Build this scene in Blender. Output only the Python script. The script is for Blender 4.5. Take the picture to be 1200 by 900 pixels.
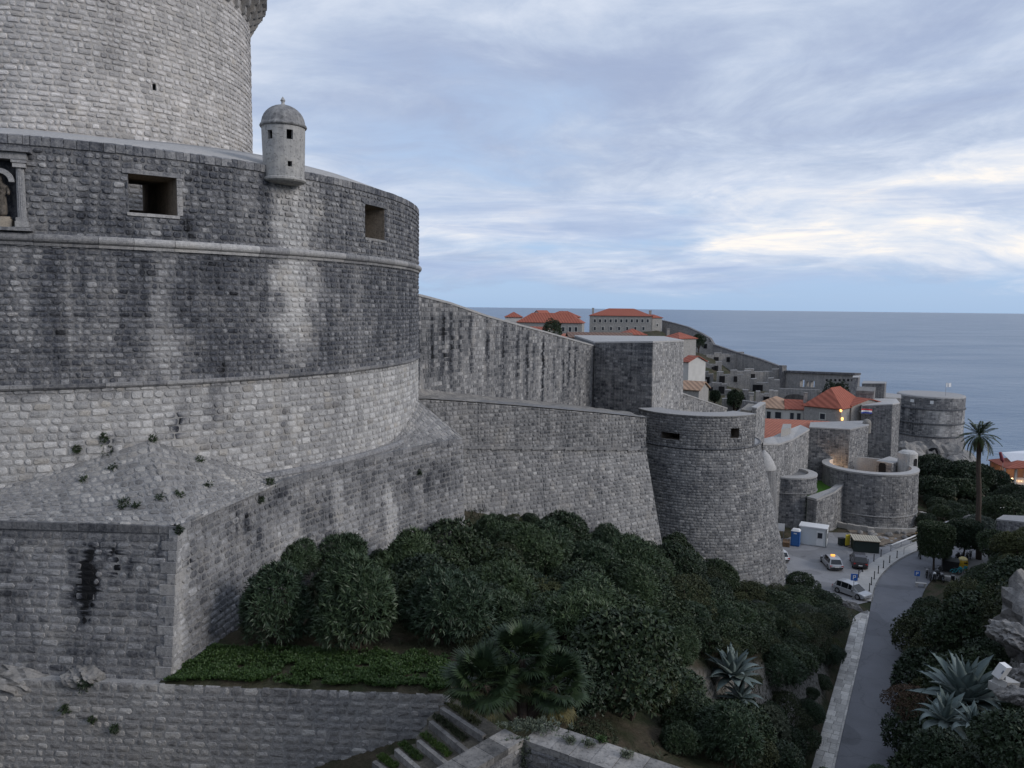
import bpy, math, random
import numpy as np
from mathutils import Vector, Matrix
R = math.radians
random.seed(7)
rng = np.random.default_rng(7)
for o in list(bpy.data.objects): bpy.data.objects.remove(o)
scene = bpy.context.scene
col = scene.collection

# ------------------------------------------------------------------ camera
FPX = 900.0; PITCH = R(5.70); ROLL = R(0.67)
fw = np.array([0, math.cos(PITCH), -math.sin(PITCH)])
_r0 = np.array([1.0, 0, 0]); _u0 = np.cross(_r0, fw)
cr = _r0*math.cos(ROLL) + _u0*math.sin(ROLL)
cu = -_r0*math.sin(ROLL) + _u0*math.cos(ROLL)
cd = bpy.data.cameras.new('camera'); cam = bpy.data.objects.new('camera', cd); col.objects.link(cam)
cd.sensor_width = 36; cd.lens = 36*FPX/1200; cd.clip_start = .1; cd.clip_end = 200000
m = Matrix.Identity(4)
for i in range(3):
    m[i][0] = cr[i]; m[i][1] = cu[i]; m[i][2] = -fw[i]
cam.matrix_world = m
scene.camera = cam

# ------------------------------------------------------------------ light
SUN_EL = R(24); SUN_AZ = R(112)            # azimuth measured from +Y towards +X
scene.view_settings.view_transform = 'Standard'; scene.view_settings.look = 'None'
scene.view_settings.exposure = 0.66; scene.view_settings.gamma = 1
world = bpy.data.worlds.new('World'); scene.world = world; world.use_nodes = True

class NT:
    """tiny node-tree writer"""
    def __init__(s, tree): s.t = tree; s.n = tree.nodes; s.l = tree.links
    def new(s, typ, **kw):
        nd = s.n.new(typ)
        for k, v in kw.items(): setattr(nd, k, v)
        return nd
    def put(s, sock, v):
        if v is None: return
        if isinstance(v, bpy.types.NodeSocket): s.l.new(v, sock)
        else:
            if hasattr(sock.default_value, '__len__') and not hasattr(v, '__len__'): v = (v,)*len(sock.default_value)
            if hasattr(sock.default_value, '__len__') and len(sock.default_value) == 4 and len(v) == 3: v = (*v, 1)
            sock.default_value = v
    def math(s, op, a, b=None, c=None, clamp=False):
        nd = s.new('ShaderNodeMath', operation=op, use_clamp=clamp)
        for i, v in enumerate((a, b, c)): 
            if v is not None: s.put(nd.inputs[i], v)
        return nd.outputs[0]
    def vmath(s, op, a, b=None, scale=None):
        nd = s.new('ShaderNodeVectorMath', operation=op); s.put(nd.inputs[0], a)
        if b is not None: s.put(nd.inputs[1], b)
        if scale is not None: s.put(nd.inputs['Scale'], scale)
        return nd.outputs[0]
    def noise(s, vec, scale=1, detail=4, rough=.55, dist=0, color=False):
        nd = s.new('ShaderNodeTexNoise'); 
        if vec is not None: s.put(nd.inputs['Vector'], vec)
        s.put(nd.inputs['Scale'], scale); s.put(nd.inputs['Detail'], detail); s.put(nd.inputs['Roughness'], rough); s.put(nd.inputs['Distortion'], dist)
        return nd.outputs['Color' if color else 'Fac']
    def mix(s, f, a, b, typ='MIX'):
        nd = s.new('ShaderNodeMix', data_type='RGBA', blend_type=typ)
        s.put(nd.inputs[0], f); s.put(nd.inputs[6], a); s.put(nd.inputs[7], b); return nd.outputs[2]
    def ramp(s, f, stops, interp='LINEAR'):
        nd = s.new('ShaderNodeValToRGB'); e = nd.color_ramp.elements; nd.color_ramp.interpolation = interp
        while len(e) < len(stops): e.new(.5)
        for i, (p, c) in enumerate(stops):
            e[i].position = p
            if not hasattr(c, '__len__'): c = (c, c, c)
            e[i].color = (*c, 1) if len(c) == 3 else c
        s.put(nd.inputs[0], f); return nd.outputs[0]
    def mapr(s, v, a, b, c=0, d=1):
        nd = s.new('ShaderNodeMapRange', interpolation_type='SMOOTHSTEP'); 
        for i, q in enumerate((v, a, b, c, d)): s.put(nd.inputs[i], q)
        return nd.outputs[0]

w = NT(world.node_tree); w.n.clear()
tc = w.new('ShaderNodeTexCoord'); gdir = tc.outputs['Generated']
sx = w.new('ShaderNodeSeparateXYZ'); w.put(sx.inputs[0], gdir)
zz = w.math('MAXIMUM', sx.outputs[2], 0.0)
den = w.math('ADD', zz, 0.17)
cx_ = w.new('ShaderNodeCombineXYZ')
w.put(cx_.inputs[0], w.math('DIVIDE', sx.outputs[0], den)); w.put(cx_.inputs[1], w.math('DIVIDE', sx.outputs[1], den)); w.put(cx_.inputs[2], 3.7)
pl = cx_.outputs[0]
sky = w.new('ShaderNodeTexSky', sky_type='NISHITA', sun_disc=False)
sky.sun_elevation = SUN_EL; sky.sun_rotation = SUN_AZ; sky.altitude = 50
nish = w.vmath('SCALE', sky.outputs[0], scale=.1)
clear = w.ramp(zz, [(0, (.245, .365, .55)), (.04, (.235, .355, .56)), (.12, (.29, .40, .58)), (.4, (.36, .44, .57))])
clear = w.mix(.18, clear, nish)
# cloud decks seen in perspective: broad sheets, ragged streaks, fine mottling
warp = w.vmath('MULTIPLY', w.vmath('SUBTRACT', w.noise(pl, .45, 3, .5, color=True), (.5, .5, .5)), (1.6, 1.6, 0))
pw = w.vmath('ADD', pl, warp)
n1 = w.noise(w.vmath('MULTIPLY', pw, (.80, .95, 1)), 1.0, 10, .60, .3)
n2 = w.noise(w.vmath('MULTIPLY', pl, (.30, .40, 1)), 1.0, 8, .55, .4)
n3 = w.noise(w.vmath('MULTIPLY', pw, (2.1, 2.6, 1)), 1.0, 8, .64, .4)
lift = w.ramp(zz, [(0, .05), (.02, .28), (.045, .44), (.10, .58), (.15, .66), (.22, .66), (.30, .66), (.6, .66), (1, .66)])
cov = w.math('ADD', w.math('MULTIPLY', n1, 1.35), w.math('MULTIPLY', n2, .55))
cov = w.math('ADD', cov, w.math('SUBTRACT', lift, .98))
cover = w.mapr(cov, .20, .58)
shade = w.math('ADD', w.math('MULTIPLY', n2, 1.05), w.math('MULTIPLY', n3, .42))
shade = w.math('ADD', shade, w.math('MULTIPLY', n1, .55))
bright = w.ramp(zz, [(0, .34), (.06, .50), (.10, .78), (.15, .86), (.20, .58), (.30, .42), (.5, .42), (1, .42)])
sh = w.mapr(w.math('ADD', shade, w.math('MULTIPLY', w.math('SUBTRACT', bright, .5), .46)), .87, 1.29)
cloudc = w.ramp(sh, [(0, (.24, .29, .41)), (.3, (.325, .38, .485)), (.6, (.42, .465, .55)), (.85, (.53, .545, .58)), (1, (.68, .635, .585))])
skyc = w.mix(cover, clear, cloudc)
# long low stratus banks above the horizon
az = w.math('ARCTAN2', sx.outputs[0], sx.outputs[1])
cs = w.new('ShaderNodeCombineXYZ'); w.put(cs.inputs[0], w.math('MULTIPLY', az, 2.6)); w.put(cs.inputs[1], w.math('MULTIPLY', sx.outputs[2], 30.0)); w.put(cs.inputs[2], 1.3)
ns = w.noise(cs.outputs[0], 1.0, 9, .60, .5)
env = w.ramp(zz, [(0, .1), (.02, .5), (.045, .95), (.085, 1), (.13, .55), (.2, .35), (.35, .0), (1, 0)])
bank = w.math('MULTIPLY', w.mapr(ns, .50, .66), env)
skyc = w.mix(w.math('MULTIPLY', bank, .85), skyc, w.ramp(ns, [(.5, (.33, .40, .54)), (.72, (.23, .295, .435))]))
bg = w.new('ShaderNodeBackground'); w.put(bg.inputs[0], skyc); bg.inputs[1].default_value = 1.0
wo = w.new('ShaderNodeOutputWorld'); w.l.new(bg.outputs[0], wo.inputs[0])

sd = bpy.data.lights.new('sun', 'SUN'); sun = bpy.data.objects.new('sun', sd); col.objects.link(sun)
sd.energy = 1.1; sd.angle = R(22); sd.color = (1, .95, .90)
sv = Vector((math.sin(SUN_AZ)*math.cos(SUN_EL), math.cos(SUN_AZ)*math.cos(SUN_EL), math.sin(SUN_EL)))
sun.rotation_euler = sv.to_track_quat('Z', 'Y').to_euler(); sun.location = (40, -20, 60)

# ------------------------------------------------------------------ pixel helpers (a pixel is a direction; depth comes from what it stands on)
def ray(x, y):
    d = fw + cr*(x-600)/FPX - cu*(y-450)/FPX
    return d/d[1]
def at(x, y, Y): return ray(x, y)*Y
def gz(x, y, z):
    d = ray(x, y); return d*(z/d[2])
def pix(p):
    p = np.asarray(p, float); w_ = p@fw
    return 600+FPX*(p@cr)/w_, 450-FPX*(p@cu)/w_
def hit_line(x, y, A, B):
    """ray against the vertical plane through plan points A, B -> (distance along AB, z)"""
    d = ray(x, y); A = np.array(A[:2]); B = np.array(B[:2]); L = np.linalg.norm(B-A); t = (B-A)/L; n = np.array([t[1], -t[0]])
    k = (A@n)/(d[:2]@n); p = d*k
    return float((p[:2]-A)@t), float(p[2])

# ------------------------------------------------------------------ noise
def _h(i, j, s): 
    v = np.sin(i*127.1+j*311.7+s*74.7)*43758.5453
    return v-np.floor(v)
def vnoise(x, y, s=0):
    x = np.asarray(x, float); y = np.asarray(y, float)
    i = np.floor(x); j = np.floor(y); f = x-i; g = y-j; f = f*f*(3-2*f); g = g*g*(3-2*g)
    return (_h(i, j, s)*(1-f)+_h(i+1, j, s)*f)*(1-g)+(_h(i, j+1, s)*(1-f)+_h(i+1, j+1, s)*f)*g
def fbm(x, y, s=0, o=4):
    r = 0; a = .5; t = 0
    for k in range(o):
        r = r+a*vnoise(np.asarray(x)*2**k, np.asarray(y)*2**k, s+k); t += a; a *= .55
    return r/t

# ------------------------------------------------------------------ objects
def tag(o, label=None, cat=None, group=None, kind=None):
    for k, v in (('label', label), ('category', cat), ('group', group), ('kind', kind)):
        if v: o[k] = v
    return o
def thing(name, label, cat, loc=(0, 0, 0), rz=0, group=None):
    o = bpy.data.objects.new(name, None); col.objects.link(o); o.empty_display_size = .3
    o.location = loc; o.rotation_euler = (0, 0, rz)
    return tag(o, label, cat, group, 'thing')
def mesh_of(name, V, Fc, colr=None, smooth=False):
    me = bpy.data.meshes.new(name)
    me.from_pydata([tuple(map(float, v)) for v in V] if not isinstance(V, np.ndarray) else V.tolist(), [], Fc)
    if colr is not None:
        a = me.attributes.new('col', 'FLOAT_COLOR', 'POINT')
        c = np.asarray(colr, np.float32)
        if c.shape[1] == 3: c = np.hstack([c, np.ones((len(c), 1), np.float32)])
        a.data.foreach_set('color', c.ravel())
    if smooth: me.polygons.foreach_set('use_smooth', [True]*len(me.polygons))
    me.update(); return me
def put(name, me, mat, parent=None, wld=True, smooth=False):
    """link a mesh; wld: its vertices are world coordinates although it has a parent"""
    o = bpy.data.objects.new(name, me); col.objects.link(o)
    if mat is not None and not me.materials: me.materials.append(mat)
    if parent is not None:
        o.parent = parent
        if wld: o.location = Vector(-parent.location)
    return o
class MB:
    def __init__(s): s.v = []; s.f = []; s.c = []
    def add(s, V, Fc, c=None):
        b = len(s.v); s.v.extend([tuple(map(float, p)) for p in V]); s.f.extend([tuple(b+i for i in f) for f in Fc])
        s.c.extend([c or (.5, .5, 0)]*len(V)); return s
    def box(s, c, size, rz=0, c_=None, tilt=None, taper=1):
        hx, hy, hz = size[0]/2, size[1]/2, size[2]/2
        M = Matrix.Rotation(rz, 3, 'Z')
        if tilt: M = M @ Matrix.Rotation(tilt[0], 3, 'X') @ Matrix.Rotation(tilt[1], 3, 'Y')
        V = [Vector(c)+M@Vector((i*hx*(taper if k > 0 else 1), j*hy*(taper if k > 0 else 1), k*hz)) for k in (-1, 1) for j in (-1, 1) for i in (-1, 1)]
        return s.add(V, [(0, 2, 3, 1), (4, 5, 7, 6), (0, 1, 5, 4), (2, 6, 7, 3), (0, 4, 6, 2), (1, 3, 7, 5)], c_)
    def prism(s, bot, top):
        """bot, top: same number of 3D points, counter-clockwise from above"""
        n = len(bot)
        return s.add(list(bot)+list(top), [tuple(range(n-1, -1, -1)), tuple(range(n, 2*n))]+[(i, (i+1) % n, n+(i+1) % n, n+i) for i in range(n)])
    def lathe(s, c, prof, n=24, a0=0, a1=2*math.pi, sx=1, sy=1):
        full = abs(a1-a0-2*math.pi) < 1e-6; m_ = n if full else n+1
        V = [(c[0]+r*sx*math.cos(a0+(a1-a0)*i/n), c[1]+r*sy*math.sin(a0+(a1-a0)*i/n), c[2]+z) for i in range(m_) for r, z in prof]
        k = len(prof); Fc = []
        for i in range(n):
            j = (i+1) % m_
            for q in range(k-1): Fc.append((i*k+q, j*k+q, j*k+q+1, i*k+q+1))
        return s.add(V, Fc)
    def tube(s, pts, rad, n=8, cap=True):
        pts = [Vector(p) for p in pts]; V = []; Fc = []
        if not hasattr(rad, '__len__'): rad = [rad]*len(pts)
        for i, p in enumerate(pts):
            t = (pts[min(i+1, len(pts)-1)]-pts[max(i-1, 0)]).normalized()
            a = t.cross(Vector((0, 0, 1)));  a = a.normalized() if a.length > 1e-3 else Vector((1, 0, 0)); b = t.cross(a)
            for k in range(n):
                q = 2*math.pi*k/n; V.append(p+(a*math.cos(q)+b*math.sin(q))*rad[i])
        for i in range(len(pts)-1):
            for k in range(n): Fc.append((i*n+k, i*n+(k+1) % n, (i+1)*n+(k+1) % n, (i+1)*n+k))
        if cap: Fc += [tuple(range(n-1, -1, -1)), tuple(range((len(pts)-1)*n, len(pts)*n))]
        return s.add(V, Fc)
    def build(s, name, mat, parent=None, wld=True, smooth=False):
        return put(name, mesh_of(name, s.v, s.f, s.c, smooth), mat, parent, wld)
def copy_tree(o, parent=None):
    c = o.copy(); col.objects.link(c)
    if parent is not None: c.parent = parent
    for ch in o.children: copy_tree(ch, c)
    return c

# ------------------------------------------------------------------ materials
def base_mat(name, rough=.85, spec=.3):
    mt = bpy.data.materials.new(name); mt.use_nodes = True
    n = NT(mt.node_tree); b = n.n['Principled BSDF']; b.inputs['Roughness'].default_value = rough
    b.inputs['Specular IOR Level'].default_value = spec
    return mt, n, b
def plain(name, c, rough=.6, spec=.3, metal=0, var=.12, scale=3.0, bump=0):
    mt, n, b = base_mat(name, rough, spec); b.inputs['Metallic'].default_value = metal
    g = n.new('ShaderNodeNewGeometry'); nz = n.noise(g.outputs['Position'], scale, 5)
    f = n.math('ADD', n.math('MULTIPLY', n.math('SUBTRACT', nz, .5), var*2.2), 1.0)
    n.put(b.inputs['Base Color'], n.vmath('SCALE', (c[0], c[1], c[2]), scale=f))
    if bump:
        bp = n.new('ShaderNodeBump'); bp.inputs['Strength'].default_value = bump; bp.inputs['Distance'].default_value = .05
        n.put(bp.inputs['Height'], n.noise(g.outputs['Position'], scale*4, 6)); n.put(b.inputs['Normal'], bp.outputs[0])
    return mt
def emit(name, c, s):
    mt, n, b = base_mat(name); n.put(b.inputs['Base Color'], c); n.put(b.inputs['Emission Color'], c); b.inputs['Emission Strength'].default_value = s
    return mt
def stone_mat(name, light=(.40, .392, .385), dark=(.085, .088, .098), warm=(.34, .29, .22), fine=9., streak=.5, mott=.45, bump=.5):
    """col.r = how clean (below 0 black crust, 0 grey weathering .. 1 bare limestone), col.g = stone to stone, col.b = rust"""
    mt, n, b = base_mat(name, .92, .2)
    at_ = n.new('ShaderNodeAttribute', attribute_name='col'); s3 = n.new('ShaderNodeSeparateColor'); n.put(s3.inputs[0], at_.outputs['Color'])
    g = n.new('ShaderNodeNewGeometry'); P = g.outputs['Position']
    big = n.noise(P, .8, 4, .6); fn = n.noise(P, fine, 4, .68); pt = n.noise(P, fine*3.1, 1, .6)
    t = n.math('ADD', s3.outputs[0], n.math('MULTIPLY', n.math('SUBTRACT', big, .5), mott))
    if streak:
        st = n.noise(n.vmath('MULTIPLY', P, (4.6, 4.6, .15)), 1, 4, .62)
        t = n.math('ADD', t, n.math('MULTIPLY', n.math('SUBTRACT', st, .5), streak*1.5))
    t = n.math('ADD', t, n.math('MULTIPLY', n.math('SUBTRACT', fn, .5), 1.0))
    t = n.math('ADD', t, n.math('MULTIPLY', n.math('SUBTRACT', s3.outputs[1], .5), .16))
    c = n.mix(n.math('MAXIMUM', n.math('MINIMUM', t, 1.0), 0.0), dark, light)
    wm = n.math('ADD', n.math('MULTIPLY', n.mapr(big, .50, .74), .28), s3.outputs[2], clamp=True)
    c = n.mix(n.math('MULTIPLY', wm, n.math('MINIMUM', n.math('MAXIMUM', t, 0.15), 1.0)), c, warm)
    v = n.math('ADD', .86, n.math('MULTIPLY', s3.outputs[1], .26))
    v = n.math('MULTIPLY', v, n.mapr(pt, .25, .48, .62, 1))
    v = n.math('MULTIPLY', v, n.mapr(t, -.38, .02, .16, 1))
    n.put(b.inputs['Base Color'], n.vmath('SCALE', c, scale=v))
    bp = n.new('ShaderNodeBump'); bp.inputs['Strength'].default_value = bump; bp.inputs['Distance'].default_value = .06
    n.put(bp.inputs['Height'], fn); n.put(b.inputs['Normal'], bp.outputs[0])
    return mt
def leaf_mat(name, c1, c2, rough=.5):
    mt, n, b = base_mat(name, rough, .3)
    at_ = n.new('ShaderNodeAttribute', attribute_name='col'); s3 = n.new('ShaderNodeSeparateColor'); n.put(s3.inputs[0], at_.outputs['Color'])
    oi = n.new('ShaderNodeObjectInfo'); rn = oi.outputs['Random']
    c = n.mix(s3.outputs[0], c1, c2)
    c = n.vmath('MULTIPLY', c, n.mix(rn, (.62, .68, .70), (1.08, 1.06, .86)))
    n.put(b.inputs['Base Color'], c)
    return mt

M = {}
M['stone'] = stone_mat('weathered_limestone')
M['pale'] = stone_mat('pale_limestone', light=(.46, .44, .41), dark=(.15, .15, .155), streak=.35)
M['mortar'] = stone_mat('lime_mortar', light=(.43, .42, .41), dark=(.085, .088, .098), fine=14)
M['far'] = stone_mat('far_limestone', light=(.40, .385, .365), dark=(.09, .09, .10), fine=2.2, streak=.7, mott=.7, bump=.8)
M['cap'] = stone_mat('wall_top_mortar', light=(.46, .45, .44), dark=(.20, .20, .205), fine=5, streak=0, mott=.5)
M['rubble'] = stone_mat('tunnel_rubble', light=(.34, .28, .22), dark=(.09, .08, .07), fine=5)
M['rock'] = stone_mat('grey_rock', light=(.36, .345, .33), dark=(.075, .075, .075), fine=3, streak=.3, mott=.9, bump=1)
M['plaster'] = stone_mat('grey_plaster', light=(.50, .49, .47), dark=(.17, .17, .175), fine=3, streak=.6, mott=.6)
M['statue'] = stone_mat('statue_limestone', light=(.50, .43, .34), dark=(.16, .14, .12), fine=8, streak=.3)
M['dark'] = plain('dark_void', (.012, .012, .014), .9)
# ================================================================== TERRAIN, SEA, ROAD
RZ = -33.0
kerb_px = [(978, 900), (995, 825), (1008, 770), (1020, 715), (1022, 695), (1027, 680), (1040, 665), (1060, 651), (1080, 644), (1130, 619)]
kerb = [gz(x, y, RZ)[:2] for x, y in kerb_px]
kerb = [kerb[0]+(kerb[0]-kerb[1])*1.6]+kerb+[np.array([84., 124.]), np.array([104., 136.])]
def resample(pts, step):
    pts = np.array(pts); d = np.r_[0, np.cumsum(np.linalg.norm(np.diff(pts, axis=0), axis=1))]
    s = np.linspace(0, d[-1], max(2, int(d[-1]/step)))
    q = np.c_[np.interp(s, d, pts[:, 0]), np.interp(s, d, pts[:, 1])]
    for _ in range(6):
        q[1:-1] = (q[:-2]+q[1:-1]*2+q[2:])/4
    return q
kerb = resample(kerb, 1.5)
def offset(line, dist):
    t = np.gradient(line, axis=0); t /= np.linalg.norm(t, axis=1)[:, None]
    return line+np.c_[t[:, 1], -t[:, 0]]*np.asarray(dist).reshape(-1, 1)
rw = np.interp(kerb[:, 1], [40, 80, 95, 118], [4.7, 4.7, 5.3, 6.8])
road_c = offset(kerb, rw/2)
park = np.array([(33, 93.5), (38, 81.5), (42, 86), (46, 92.5), (54, 102), (62, 108.5), (72, 118), (69, 126), (46, 112), (34, 107)])
plaza = np.array([(50.5, 91.5), (56, 88), (64, 98), (78, 113), (90, 124), (84, 129), (63, 106)])
def seg_d(X, Y, line):
    best = np.full(np.shape(X), 1e9)
    for a, b in zip(line[:-1], line[1:]):
        ab = b-a; t = np.clip(((X-a[0])*ab[0]+(Y-a[1])*ab[1])/(ab@ab), 0, 1)
        best = np.minimum(best, np.hypot(X-a[0]-t*ab[0], Y-a[1]-t*ab[1]))
    return best
def poly_d(X, Y, P):
    d = seg_d(X, Y, np.vstack([P, P[:1]])); ins = np.zeros(np.shape(X), bool)
    for a, b in zip(P, np.roll(P, -1, 0)):
        c = (a[1] > Y) != (b[1] > Y)
        with np.errstate(divide='ignore', invalid='ignore'):
            ins ^= c & (X < (b[0]-a[0])*(Y-a[1])/(b[1]-a[1])+a[0])
    return np.where(ins, -d, d)
hp = np.array([
 (0, -8, -1.9), (-30, -6, -2), (30, -6, -2), (0, 1, -2.2), (0, 8, -8.5), (-14, 12, -13), (-30, 12, -13), (14, 10, -9), (30, 10, -6), (50, 20, -6), (-45, 24, -13.6), (-11, 21, -18.5), (-20,22,-18.5),(-5, 21.5, -16.5), (2, 16, -14.5), (8, 16, -14.5), (9, 22, -16),
 (-30, 30, -13), (-20, 28, -13), (-9, 27.6, -13.0), (-5, 27, -13.1), (-1, 26, -13.2), (-5, 34, -14), (-2.5, 43, -15.8), (1, 50, -17), (7, 58, -19.3), (12, 62, -21.6), (16, 74, -25.5), (23, 80, -30), (30, 85, -32.5), (35, 95, -33),
 (3, 24.5, -14.4), (8, 28, -17.2), (14, 30, -19.5), (5, 38, -17.3), (13.5, 45, -22.5), (10, 52, -20.5), (17, 58, -25.5), (20, 68, -28), (27, 75, -31), (11, 34, -19.6), (0, 35, -15.0),
 (20.3, 32, -17.2), (18, 26, -15), (27, 38, -18), (36, 50, -20), (45, 62, -23), (50, 74, -27), (58, 84, -29), (66, 95, -29.5), (77, 108, -31), (90, 118, -33), (30, 22, -9), (60, 50, -13), (80, 70, -14), (75, 85, -20), (95, 95, -20),
 (50, 115, -33), (40, 112, -32), (60, 124, -33.5), (75, 130, -34.5), (90, 140, -37), (112, 160, -41), (112, 172, -42), (125, 150, -40), (100, 170, -43), (95, 190, -46), (100, 215, -50), (125, 222, -52), (133, 236, -53), (145, 245, -60), (160, 200, -58), (130, 190, -56), (150, 170, -54), (180, 180, -62), (180, 250, -64), (100, 300, -66), (120, 270, -64),
 (0, 90, -14), (12, 110, -16), (25, 120, -18), (40, 130, -25), (52, 132, -27), (50, 150, -25), (65, 150, -27), (75, 160, -30), (80, 190, -34), (60, 190, -27), (45, 200, -20), (70, 230, -24), (88, 235, -27), (98, 212, -34), (56, 270, -13), (60, 300, -10), (78, 270, -24), (45, 298, -11), (20, 300, -12), (0, 270, -12), (-20, 280, -12), (-20, 200, -13), (0, 150, -15), (20, 160, -18), (70, 320, -30), (40, 340, -40), (0, 350, -40), (-40, 350, -40), (95, 260, -50), (80, 300, -50), (40, 370, -64), (-40, 380, -64), (100, 340, -66), (-60, 200, -12), (-60, 100, -10), (-60, 50, -11)], float)
def _tps(d): 
    d = np.maximum(d, 1e-6); return d*d*np.log(d)
_n = len(hp); _K = np.hypot(hp[:, None, 0]-hp[None, :, 0], hp[:, None, 1]-hp[None, :, 1])
_A = np.zeros((_n+3, _n+3)); _A[:_n, :_n] = _tps(_K)+np.eye(_n)*3.0; _A[:_n, _n] = 1; _A[:_n, _n+1:] = hp[:, :2]; _A[_n:, :_n] = _A[:_n, _n:].T
_wt = np.linalg.solve(_A, np.r_[hp[:, 2], 0, 0, 0])
def hz(X, Y, rough=True):
    X = np.atleast_1d(np.asarray(X, float)); Y = np.atleast_1d(np.asarray(Y, float)); sh = X.shape; x = X.ravel(); y = Y.ravel()
    z = _tps(np.hypot(x[:, None]-hp[None, :, 0], y[:, None]-hp[None, :, 1]))@_wt[:_n]+_wt[_n]+_wt[_n+1]*x+_wt[_n+2]*y
    if rough: z = z+(fbm(x*.35, y*.35, 3)-.5)*1.3
    d = np.minimum(seg_d(x, y, road_c)-4.0, np.minimum(poly_d(x, y, park), poly_d(x, y, plaza)))
    d = d+(fbm(x*.5, y*.5, 9)-.5)*1.2*(d > .3)
    d0 = np.maximum(d, 0)
    cut = RZ-.08+2.1*d0
    far = np.clip((y-112)/12, 0, 1)      # the cut only exists on the near side
    z = np.where(far > 0, np.where(d < 0, RZ-.08, z*1.0), np.minimum(np.maximum(z, RZ-.05), cut))
    z = np.where((far > 0) & (d > 0) & (d < 6), (RZ-.08)*(1-d0/6)+z*d0/6, z)
    return z.reshape(sh)
gx = np.r_[np.arange(-62, -20, 3), np.arange(-20, 80, .9), np.arange(80, 185, 2.5)]
gy = np.r_[np.arange(-9, 130, .9), np.arange(130, 385, 2.5)]
GX, GY = np.meshgrid(gx, gy); GZ = hz(GX, GY)
nx, ny = len(gx), len(gy)
def hq(x, y):
    i = int(np.clip(np.searchsorted(gx, x)-1, 0, nx-2)); j = int(np.clip(np.searchsorted(gy, y)-1, 0, ny-2)); f = (x-gx[i])/(gx[i+1]-gx[i]); g = (y-gy[j])/(gy[j+1]-gy[j])
    return float((GZ[j, i]*(1-f)+GZ[j, i+1]*f)*(1-g)+(GZ[j+1, i]*(1-f)+GZ[j+1, i+1]*f)*g)
DR = seg_d(GX, GY, road_c); DP = poly_d(GX, GY, park); DZ = poly_d(GX, GY, plaza)
def gq(G, x, y):
    i = int(np.clip(np.searchsorted(gx, x)-1, 0, nx-2)); j = int(np.clip(np.searchsorted(gy, y)-1, 0, ny-2)); f = (x-gx[i])/(gx[i+1]-gx[i]); g = (y-gy[j])/(gy[j+1]-gy[j])
    return float((G[j, i]*(1-f)+G[j, i+1]*f)*(1-g)+(G[j+1, i]*(1-f)+G[j+1, i+1]*f)*g)
V = np.c_[GX.ravel(), GY.ravel(), GZ.ravel()]
Fq = [(j*nx+i, j*nx+i+1, (j+1)*nx+i+1, (j+1)*nx+i) for j in range(ny-1) for i in range(nx-1)]
def ground_mat():
    mt, n, b = base_mat('hillside_earth', .95, .15)
    g = n.new('ShaderNodeNewGeometry'); P = g.outputs['Position']
    a = n.noise(P, .5, 6, .6); bb = n.noise(P, 4, 6, .65)
    c = n.mix(n.mapr(a, .35, .65), (.035, .042, .022), (.075, .062, .045))
    sl = n.new('ShaderNodeSeparateXYZ'); n.put(sl.inputs[0], g.outputs['Normal'])
    rk = n.mix(bb, (.10, .098, .092), (.30, .285, .26))
    steep = n.mapr(sl.outputs[2], .72, .45)
    c = n.mix(n.math('MULTIPLY', steep, n.mapr(bb, .3, .55)), c, rk)
    n.put(b.inputs['Base Color'], n.vmath('SCALE', c, scale=n.math('ADD', .6, n.math('MULTIPLY', bb, .8))))
    bp = n.new('ShaderNodeBump'); bp.inputs['Strength'].default_value = .8; bp.inputs['Distance'].default_value = .2
    n.put(bp.inputs['Height'], bb); n.put(b.inputs['Normal'], bp.outputs[0]); return mt
M['ground'] = ground_mat()
tag(put('terrain', mesh_of('terrain', V, Fq, smooth=True), M['ground']), kind='structure')
def sea_mat():
    mt, n, b = base_mat('sea_water', .3, .5)
    g = n.new('ShaderNodeNewGeometry'); P = g.outputs['Position']
    n.put(b.inputs['Base Color'], n.mix(n.noise(n.vmath('MULTIPLY', P, (.0015, .004, 0)), 1, 5), (.035, .095, .18), (.065, .135, .22)))
    h = n.math('ADD', n.noise(n.vmath('MULTIPLY', P, (.16, .34, 0)), 1, 6, .6), n.math('MULTIPLY', n.noise(n.vmath('MULTIPLY', P, (.03, .055, 0)), 1, 5, .6), 2.0))
    bp = n.new('ShaderNodeBump'); bp.inputs['Strength'].default_value = .45; bp.inputs['Distance'].default_value = 2.0
    n.put(bp.inputs['Height'], h); n.put(b.inputs['Normal'], bp.outputs[0])
    n.put(b.inputs['Roughness'], n.mapr(n.noise(n.vmath('MULTIPLY', P, (.004, .010, 0)), 1, 6, .65), .3, .7, .28, .36))
    return mt
M['sea'] = sea_mat()
sm = MB(); sm.add([(-90000, -4000, -55), (90000, -4000, -55), (90000, 110000, -55), (-90000, 110000, -55)], [(0, 1, 2, 3)])
tag(sm.build('sea', M['sea']), kind='structure')

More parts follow.
